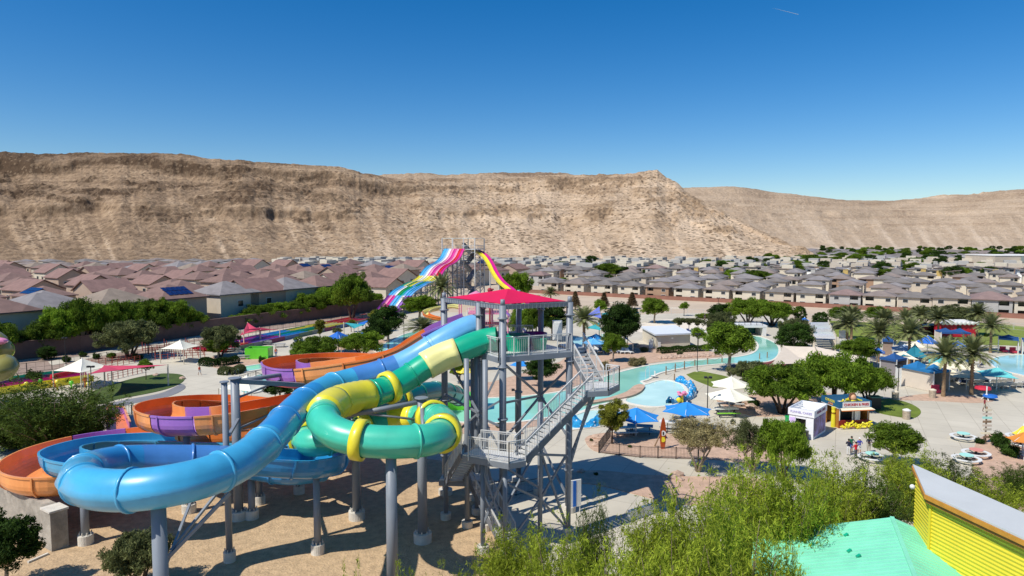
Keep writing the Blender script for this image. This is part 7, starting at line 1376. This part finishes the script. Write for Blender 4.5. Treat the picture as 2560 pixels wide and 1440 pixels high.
# ---- wall and block lower left
A = G(-300, 1330); wl = thing('retaining_wall', 'concrete retaining wall with end block in the bottom left corner', 'wall', tuple(G(60, 1400))); M_cb = mat('stained_concrete', (.34, .31, .26), .9, .3, 1.0, .4)
B_ = G(108, 1392); t0 = G(78, 1400); mb = MB(); Pn = [(-48.0, 58.0), (-32.8, 48.0), (-33.1, 47.4), (-48.4, 57.2)]; mb.prism(Pn, 0, 2.9); mb.build('wall_run', M_cb, wl)
mb = MB(); mb.box((-32.5, 47.2, 1.4), (1.35, 1.1, 2.8), -.6); mb.build('end_block', M_cb, wl); mb = MB(); mb.box((-32.5, 47.2, 2.86), (1.5, 1.25, .14), -.6); mb.build('cap', M_foot, wl)
mb = MB(); a, b = G(70, 1410), G(120, 1388); mb.beam(a+Vector((0, 0, .1)), b+Vector((0, 0, .1)), .15, .15); solo(mb, 'kerb', M_foot, 'short pale kerb piece at the foot of the end block', 'kerb')
# ---- yellow building and green roof (right foreground)
M_yc = mat('yellow_corrugated', (.72, .56, .02), .5, .05, .6); N = M_yc.node_tree.nodes; L = M_yc.node_tree.links
tc = N.new('ShaderNodeTexCoord'); sx = N.new('ShaderNodeSeparateXYZ'); L.new(tc.outputs['Object'], sx.inputs[0]); mu = N.new('ShaderNodeMath'); mu.operation = 'MULTIPLY'; L.new(sx.outputs['Z'], mu.inputs[0]); mu.inputs[1].default_value = 32.0; si = N.new('ShaderNodeMath'); si.operation = 'SINE'; L.new(mu.outputs[0], si.inputs[0]); bp_ = N.new('ShaderNodeBump'); bp_.inputs['Strength'].default_value = .8; bp_.inputs['Distance'].default_value = .06; L.new(si.outputs[0], bp_.inputs['Height']); L.new(bp_.outputs['Normal'], N['Principled BSDF'].inputs['Normal'])
yb = thing('yellow_building', 'yellow corrugated building with sloping grey roof and orange fascia', 'building', (24.5, 34, 0)); ZW, ZRf = 7.6, 8.3
def g0(px, py, z): v = G(px, py, z); return Vector((v.x, v.y, 0))
def ext(a, b, k): return a+(b-a)*k
c0 = g0(2328, 1262, ZW); c1 = g0(2288, 1215, ZW); c2 = ext(c0, g0(2560, 1370, ZW), 2.6); dN = (c2-c0).normalized()
def corr(p, q, z0, z1, sp=.21, amp=.020):
    """horizontally ribbed sheet wall"""
    d = (q-p).normalized(); nrm = Vector((d.y, -d.x, 0)); n = int((z1-z0)/sp*8); V = []
    for i in range(n+1): z = z0+(z1-z0)*i/n; o = amp*math.sin(2*math.pi*(z-z0)/sp); V += [tuple(p+nrm*o+Vector((0, 0, z))), tuple(q+nrm*o+Vector((0, 0, z)))]
    return V, [(2*i, 2*i+1, 2*i+3, 2*i+2) for i in range(n)]
P_yc = mat('yellow_metal', (.70, .57, .035), .5, .05, .5)
Z = Vector((0, 0, 1)); a_ = g0(2282, 1160, ZRf)+Z*ZRf; b__ = g0(2313, 1231, ZRf)+Z*ZRf; r2 = ext(b__, g0(2560, 1345, ZRf)+Z*ZRf, 2.6); a2 = ext(a_, g0(2560, 1282, ZRf)+Z*ZRf, 2.2)
mb = MB(); mb.add(*corr(c0, c2, 0, ZW+.5)); mb.build('wall', P_yc, yb, True); mb = MB(); mb.add(*corr(c1, c0, 0, ZW+.5)); mb.build('wall', P_yc, yb, True)
mb = MB(); mb.box((c0.x, c0.y, (ZW+.4)/2), (.14, .14, ZW+.4), math.atan2(dN.y, dN.x)); mb.build('corner_trim', P_yc, yb)
mb = MB(); inn = [c0+Vector((.2, -.1, 0)), c2+Vector((.2, 0, 0)), Vector((a2.x-.8, a2.y, 0)), Vector((a_.x-.1, a_.y-.9, 0)), c1+Vector((.2, -.2, 0))]; mb.prism([(p.x, p.y) for p in inn], 0, ZW); mb.build('back_wall', P_yc, yb)
mb = MB(); mb.slab([tuple(b__), tuple(r2), tuple(a2), tuple(a_)], .10); mb.build('roof', mat('grey_membrane', (.50, .52, .51), .8, .04, .5), yb)
M_fa = mat('orange_timber', (.52, .23, .03), .6, .15, 2.0); M_fd = mat('dark_orange_timber', (.30, .12, .02), .6, .15, 2.0)
for p, q in ((b__, r2), (a_, b__)):
    mb = MB(); mb.beam(p-Z*.23, q-Z*.23, .10, .24); mb.build('fascia', M_fa, yb); mb = MB(); nn = Vector(((q-p).y, -(q-p).x, 0)).normalized(); nn = nn if nn.dot(Vector((24.5, 34, 0))-p) > 0 else -nn
    mb.beam(p-Z*.46+nn*.12, q-Z*.46+nn*.12, .10, .22); mb.build('fascia', M_fd, yb)
q = D(2281, 1217, 40.2); mb = MB(); mb.sphere(tuple(q), .15, 0, 12); mb.beam(q, q+Vector((.35, .1, .05)), .05); mb.build('globe_lamp', M_wht, yb)
gb = thing('green_roofed_building', 'low building with mint green hipped roof against the yellow wall', 'building', (20.4, 35, 0)); M_mint = mat('mint_metal_roof', (.23, .69, .47), .45, .10, .5)
ap = D(2230, 1293, 39.1); rd = Vector((19.1-21.8, 32.3-39.1, 0)).normalized(); pl = Vector((rd.y, -rd.x, 0)); 
if pl.x > 0: pl = -pl
ap2 = ap+rd*14; ap2.z = ap.z; w_ = 7.6; l1 = ap+pl*w_; l1.z = ap.z-2.2; l2 = ap2+pl*w_; l2.z = l1.z; r1 = ap-pl*3.6; r1.z = ap.z-1.35; r1 = g0(2325, 1345, 5.4)+Z*5.4; r1 = ap-pl*2.6+Z*(-.9); r2_ = ap2-pl*4.6; r2_.z = ap.z-1.6
mb = MB(); mb.slab([tuple(ap), tuple(l1), tuple(l2), tuple(ap2)], .12); mb.slab([tuple(ap2), tuple(r2_), tuple(r1), tuple(ap)], .12); mb.build('roof', M_mint, gb)
mb = MB()
for s0, s1, e0 in ((l1, l2, 1), (r1, r2_, 1)):
    for k in range(1, 34): t = k*.42/14; mb.beam(ap.lerp(ap2, t)+Z*.015, s0.lerp(s1, t)+Z*.015, .03, .035)
mb.build('standing_seams', M_mint, gb)
mb = MB(); mb.beam(ap+Z*.02, ap2+Z*.02, .22, .06); mb.build('ridge_cap', M_mint, gb)
for px, py in ((2116, 1341), (2124, 1381), (2147, 1394), (2030, 1365)):
    a_y = 37.5 if py < 1350 else 36.0; v = ray(px, py); best = None
    n_ = (l1-ap).cross(ap2-ap).normalized(); o_ = Vector((0, 0, CAMH)); dv_ = Vector(v); t = (ap-o_).dot(n_)/dv_.dot(n_); c = o_+dv_*t
    mb = MB(); mb.beam(c+Vector((-.12, 0, .03)), c+Vector((.10, .05, .14)), .14, .10); mb.cyl(tuple(c-Z*.05), tuple(c+Z*.12), .05); mb.build('roof_vent', P_green, gb)
mb = MB(); ins = [(ap.x+pl.x*(w_-.8)+rd.x*.8, ap.y+pl.y*(w_-.8)+rd.y*.8), (ap2.x+pl.x*(w_-.8), ap2.y+pl.y*(w_-.8)), (ap2.x-pl.x*.5, ap2.y-pl.y*.5), (ap.x+rd.x*.8, ap.y+rd.y*.8)]; mb.prism(ins, 0, ap.z-2.2); mb.build('wall', W_c[1], gb)
# ---- contrail, far up
mb = MB(); a, b = D(1932, 20, 9000), D(1996, 36, 9000); mb.tube([tuple(a), tuple(a.lerp(b, .5)), tuple(b)], [.6, 2.2, 3.2], 6); o = mb.build('contrail', mat('vapour_white', (.34, .48, .62), 1.0), None); tag(o, 'thin faint white vapour trail high in the blue sky', 'contrail')
# ================================================================== PEOPLE
SKIN = mat('skin', (.42, .24, .16), .6); SKIN2 = mat('dark_skin', (.16, .08, .05), .6); HAIR = mat('dark_hair', (.02, .014, .01), .9); SHOE = mat('shoes', (.12, .10, .09), .8)
def cloth(n, c): return mat(n, c, .9, .08, 3)
def person(label, foot, face, top, bottom, skin=SKIN, cap=None, arms='down', legs='stand', h=1.75, long=False, hold=None):
    """one skinned body; clothes are faces of the same surface given cloth colours, hair a child"""
    s = h/1.75; root = thing('person', label, 'person', tuple(foot), face, group='people in the park')
    J = {}; E = []; RD = {}
    def j(n, p, r, par=None):
        J[n] = (p[0]*s, p[1]*s, p[2]*s); RD[n] = r*s
        if par: E.append((par, n))
    st = {'stand': ((0, 0), (0, 0)), 'walk': ((-.22, .05), (.26, .02)), 'wide': ((.02, 0), (-.02, 0))}[legs]
    j('pel', (0, 0, .95), .135); j('waist', (0, 0, 1.08), .125, 'pel'); j('chest', (0, 0, 1.30), .155, 'waist'); j('neck', (0, 0, 1.47), .06, 'chest'); j('head', (0, -.01, 1.58), .085, 'neck'); j('crown', (0, 0, 1.68), .080, 'head')
    for sd, k in (('l', -1), ('r', 1)):
        dy = st[0][0] if k < 0 else st[1][0]
        j('hip'+sd, (k*.09, 0, .88), .095, 'pel'); j('knee'+sd, (k*.10, -dy*.55, .48), .062, 'hip'+sd); j('ank'+sd, (k*.10, -dy, .09), .042, 'knee'+sd); j('toe'+sd, (k*.12, -dy-.17, .035), .035, 'ank'+sd)
        j('sh'+sd, (k*.19, 0, 1.40), .065, 'chest')
        if arms == 'down' or (arms == 'one' and k < 0): el, wr = (k*.25, .02, 1.13), (k*.26, -.05, .88)
        elif arms == 'crossed': el, wr = (k*.25, -.05, 1.14), (-k*.06, -.22, 1.16)
        elif arms == 'hips': el, wr = (k*.36, .08, 1.15), (k*.17, -.02, 1.0)
        else: el, wr = (k*.25, -.08, 1.14), (k*.16, -.32, 1.20)
        j('el'+sd, el, .045, 'sh'+sd); j('wr'+sd, wr, .030, 'el'+sd)
        dv = (Vector(wr)-Vector(el)).normalized(); pm = Vector(wr)+dv*.07; j('palm'+sd, tuple(pm), .035, 'wr'+sd)
        up = Vector((0, 0, 1)) if abs(dv.z) < .8 else Vector((0, 1, 0)); side = dv.cross(up).normalized()
        for f_, (o, L_) in enumerate(((-.03, .075), (-.01, .09), (.012, .085), (.032, .065))): j('f%d%s' % (f_, sd), tuple(pm+side*o+dv*L_+Vector((0, -.01, -.012))), .009, 'palm'+sd)
        j('th'+sd, tuple(Vector(wr)+dv*.05-side*.055), .011, 'wr'+sd)
    names = list(J); ix = {n: i for i, n in enumerate(names)}; me = bpy.data.meshes.new('body'); me.from_pydata([J[n] for n in names], [(ix[a], ix[b]) for a, b in E], [])
    o = bpy.data.objects.new('body', me); COL.objects.link(o); md = o.modifiers.new('skin', 'SKIN'); o.modifiers.new('sub', 'SUBSURF').levels = 1; o.modifiers['sub'].render_levels = 1
    sv = me.skin_vertices[0].data
    for i, n in enumerate(names): sv[i].radius = (RD[n], RD[n]*(.78 if n in ('chest', 'waist', 'pel') else 1)); sv[i].use_root = (n == 'pel')
    dg = bpy.context.evaluated_depsgraph_get(); dg.update(); bm_ = bpy.data.meshes.new_from_object(o.evaluated_get(dg)); bpy.data.objects.remove(o)
    bm_.materials.clear()
    for m in (skin, top, bottom, SHOE): bm_.materials.append(m)
    for p in bm_.polygons:
        c = p.center/s; p.use_smooth = True; x, z = abs(c.x), c.z
        if z < .075: p.material_index = 3
        elif z < .98 and x < .22 and z > (.12 if long else .52): p.material_index = 2
        elif z >= .95 and z < 1.47 and x < .21 and c.y > -.17: p.material_index = 1
        elif 1.16 < z < 1.47 and x < .30 and c.y > -.17: p.material_index = 1
        else: p.material_index = 0
    b = bpy.data.objects.new('body', bm_); COL.objects.link(b); b.parent = root
    mb = MB(); fx, fy = 0, 0
    mb.sphere((0, .015*s, 1.66*s), .115*s, 0, 12, (.92, 1.0, .85)); mb.V = [(x, y, max(z, 1.62*s) if y < 0 else z) for x, y, z in mb.V]; me2 = mb.build('hair' if cap is None else 'cap', cap or HAIR, None, True); me2.parent = root
    if cap is not None: mb = MB(); mb.box((0, -.13*s, 1.66*s), (.15*s, .12*s, .015*s)); q = mb.build('cap_brim', cap, None); q.parent = root
    for k in (-1, 1): mb = MB(); mb.sphere((k*.032*s, -.092*s, 1.61*s), .012*s, 0, 6); q = mb.build('eye', M_blk, None); q.parent = root
    mb = MB(); mb.sphere((0, -.105*s, 1.57*s), .016*s, 0, 6, (1, 1, 1.4)); q = mb.build('nose', skin, None); q.parent = root
    mb = MB(); mb.box((0, -.093*s, 1.535*s), (.04*s, .01*s, .008*s)); q = mb.build('mouth', mat('lips', (.25, .08, .07)), None); q.parent = root
    if hold:
        mb = MB(); mb.box((0, -.30*s, 1.22*s), hold[0]); q = mb.build('held_thing', hold[1], None); q.parent = root
    return root
c_navy = cloth('navy_shirt', (.012, .016, .04)); c_red = cloth('red_shirt', (.55, .01, .03)); c_green = cloth('green_shirt', (.02, .18, .09)); c_blue = cloth('violet_blue_shirt', (.06, .07, .38)); c_khaki = cloth('khaki_trousers', (.36, .32, .24)); c_grey = cloth('grey_trousers', (.09, .09, .10)); c_white = cloth('white_cloth', (.7, .7, .68)); c_maroon = cloth('maroon_shirt', (.22, .015, .03)); c_royal = cloth('royal_blue_shorts', (.01, .10, .45)); c_or = cloth('orange_shirt', (.60, .08, .03))
def gp_(px, py): return G(px, py)
person('person in navy shirt and pale trousers at the left of the standing group', gp_(2121, 1139), R(150), c_navy, c_white, SKIN2, long=True, arms='front')
person('person in green shirt behind the navy shirted one', gp_(2128, 1132), R(200), c_green, c_royal, SKIN, arms='hips')
person('person in bright red shirt and dark trousers nearest the camera in the group', gp_(2139, 1147), R(200), c_red, c_grey, SKIN, long=True, arms='front')
person('person in violet blue shirt and white cap facing the camera', gp_(2148, 1136), R(-10), c_blue, c_white, SKIN, cap=c_white, arms='front')
person('person in black shirt with folded arms standing apart at the right', gp_(2172, 1132), R(-10), c_navy, c_khaki, SKIN2, arms='crossed', long=True)
person('person in maroon shirt walking alone on the right pavement', gp_(2461, 1029), R(70), c_maroon, c_khaki, SKIN2, arms='down', legs='walk', h=1.8)
person('person in red top walking alone on the left pavement', gp_(499, 938), R(75), c_or, c_white, SKIN, arms='down', legs='walk', h=1.6)
person('person in orange top standing by the lime green box', gp_(690, 893), R(20), c_or, c_royal, SKIN, arms='down', h=1.8)
person('person in dark clothes sitting area edge under the beige sail', gp_(2080, 893), R(0), c_navy, c_khaki, SKIN, arms='front')
person('lifeguard person in red on the bank by the beach', gp_(1762, 800), R(10), c_navy, c_grey, SKIN, arms='down')
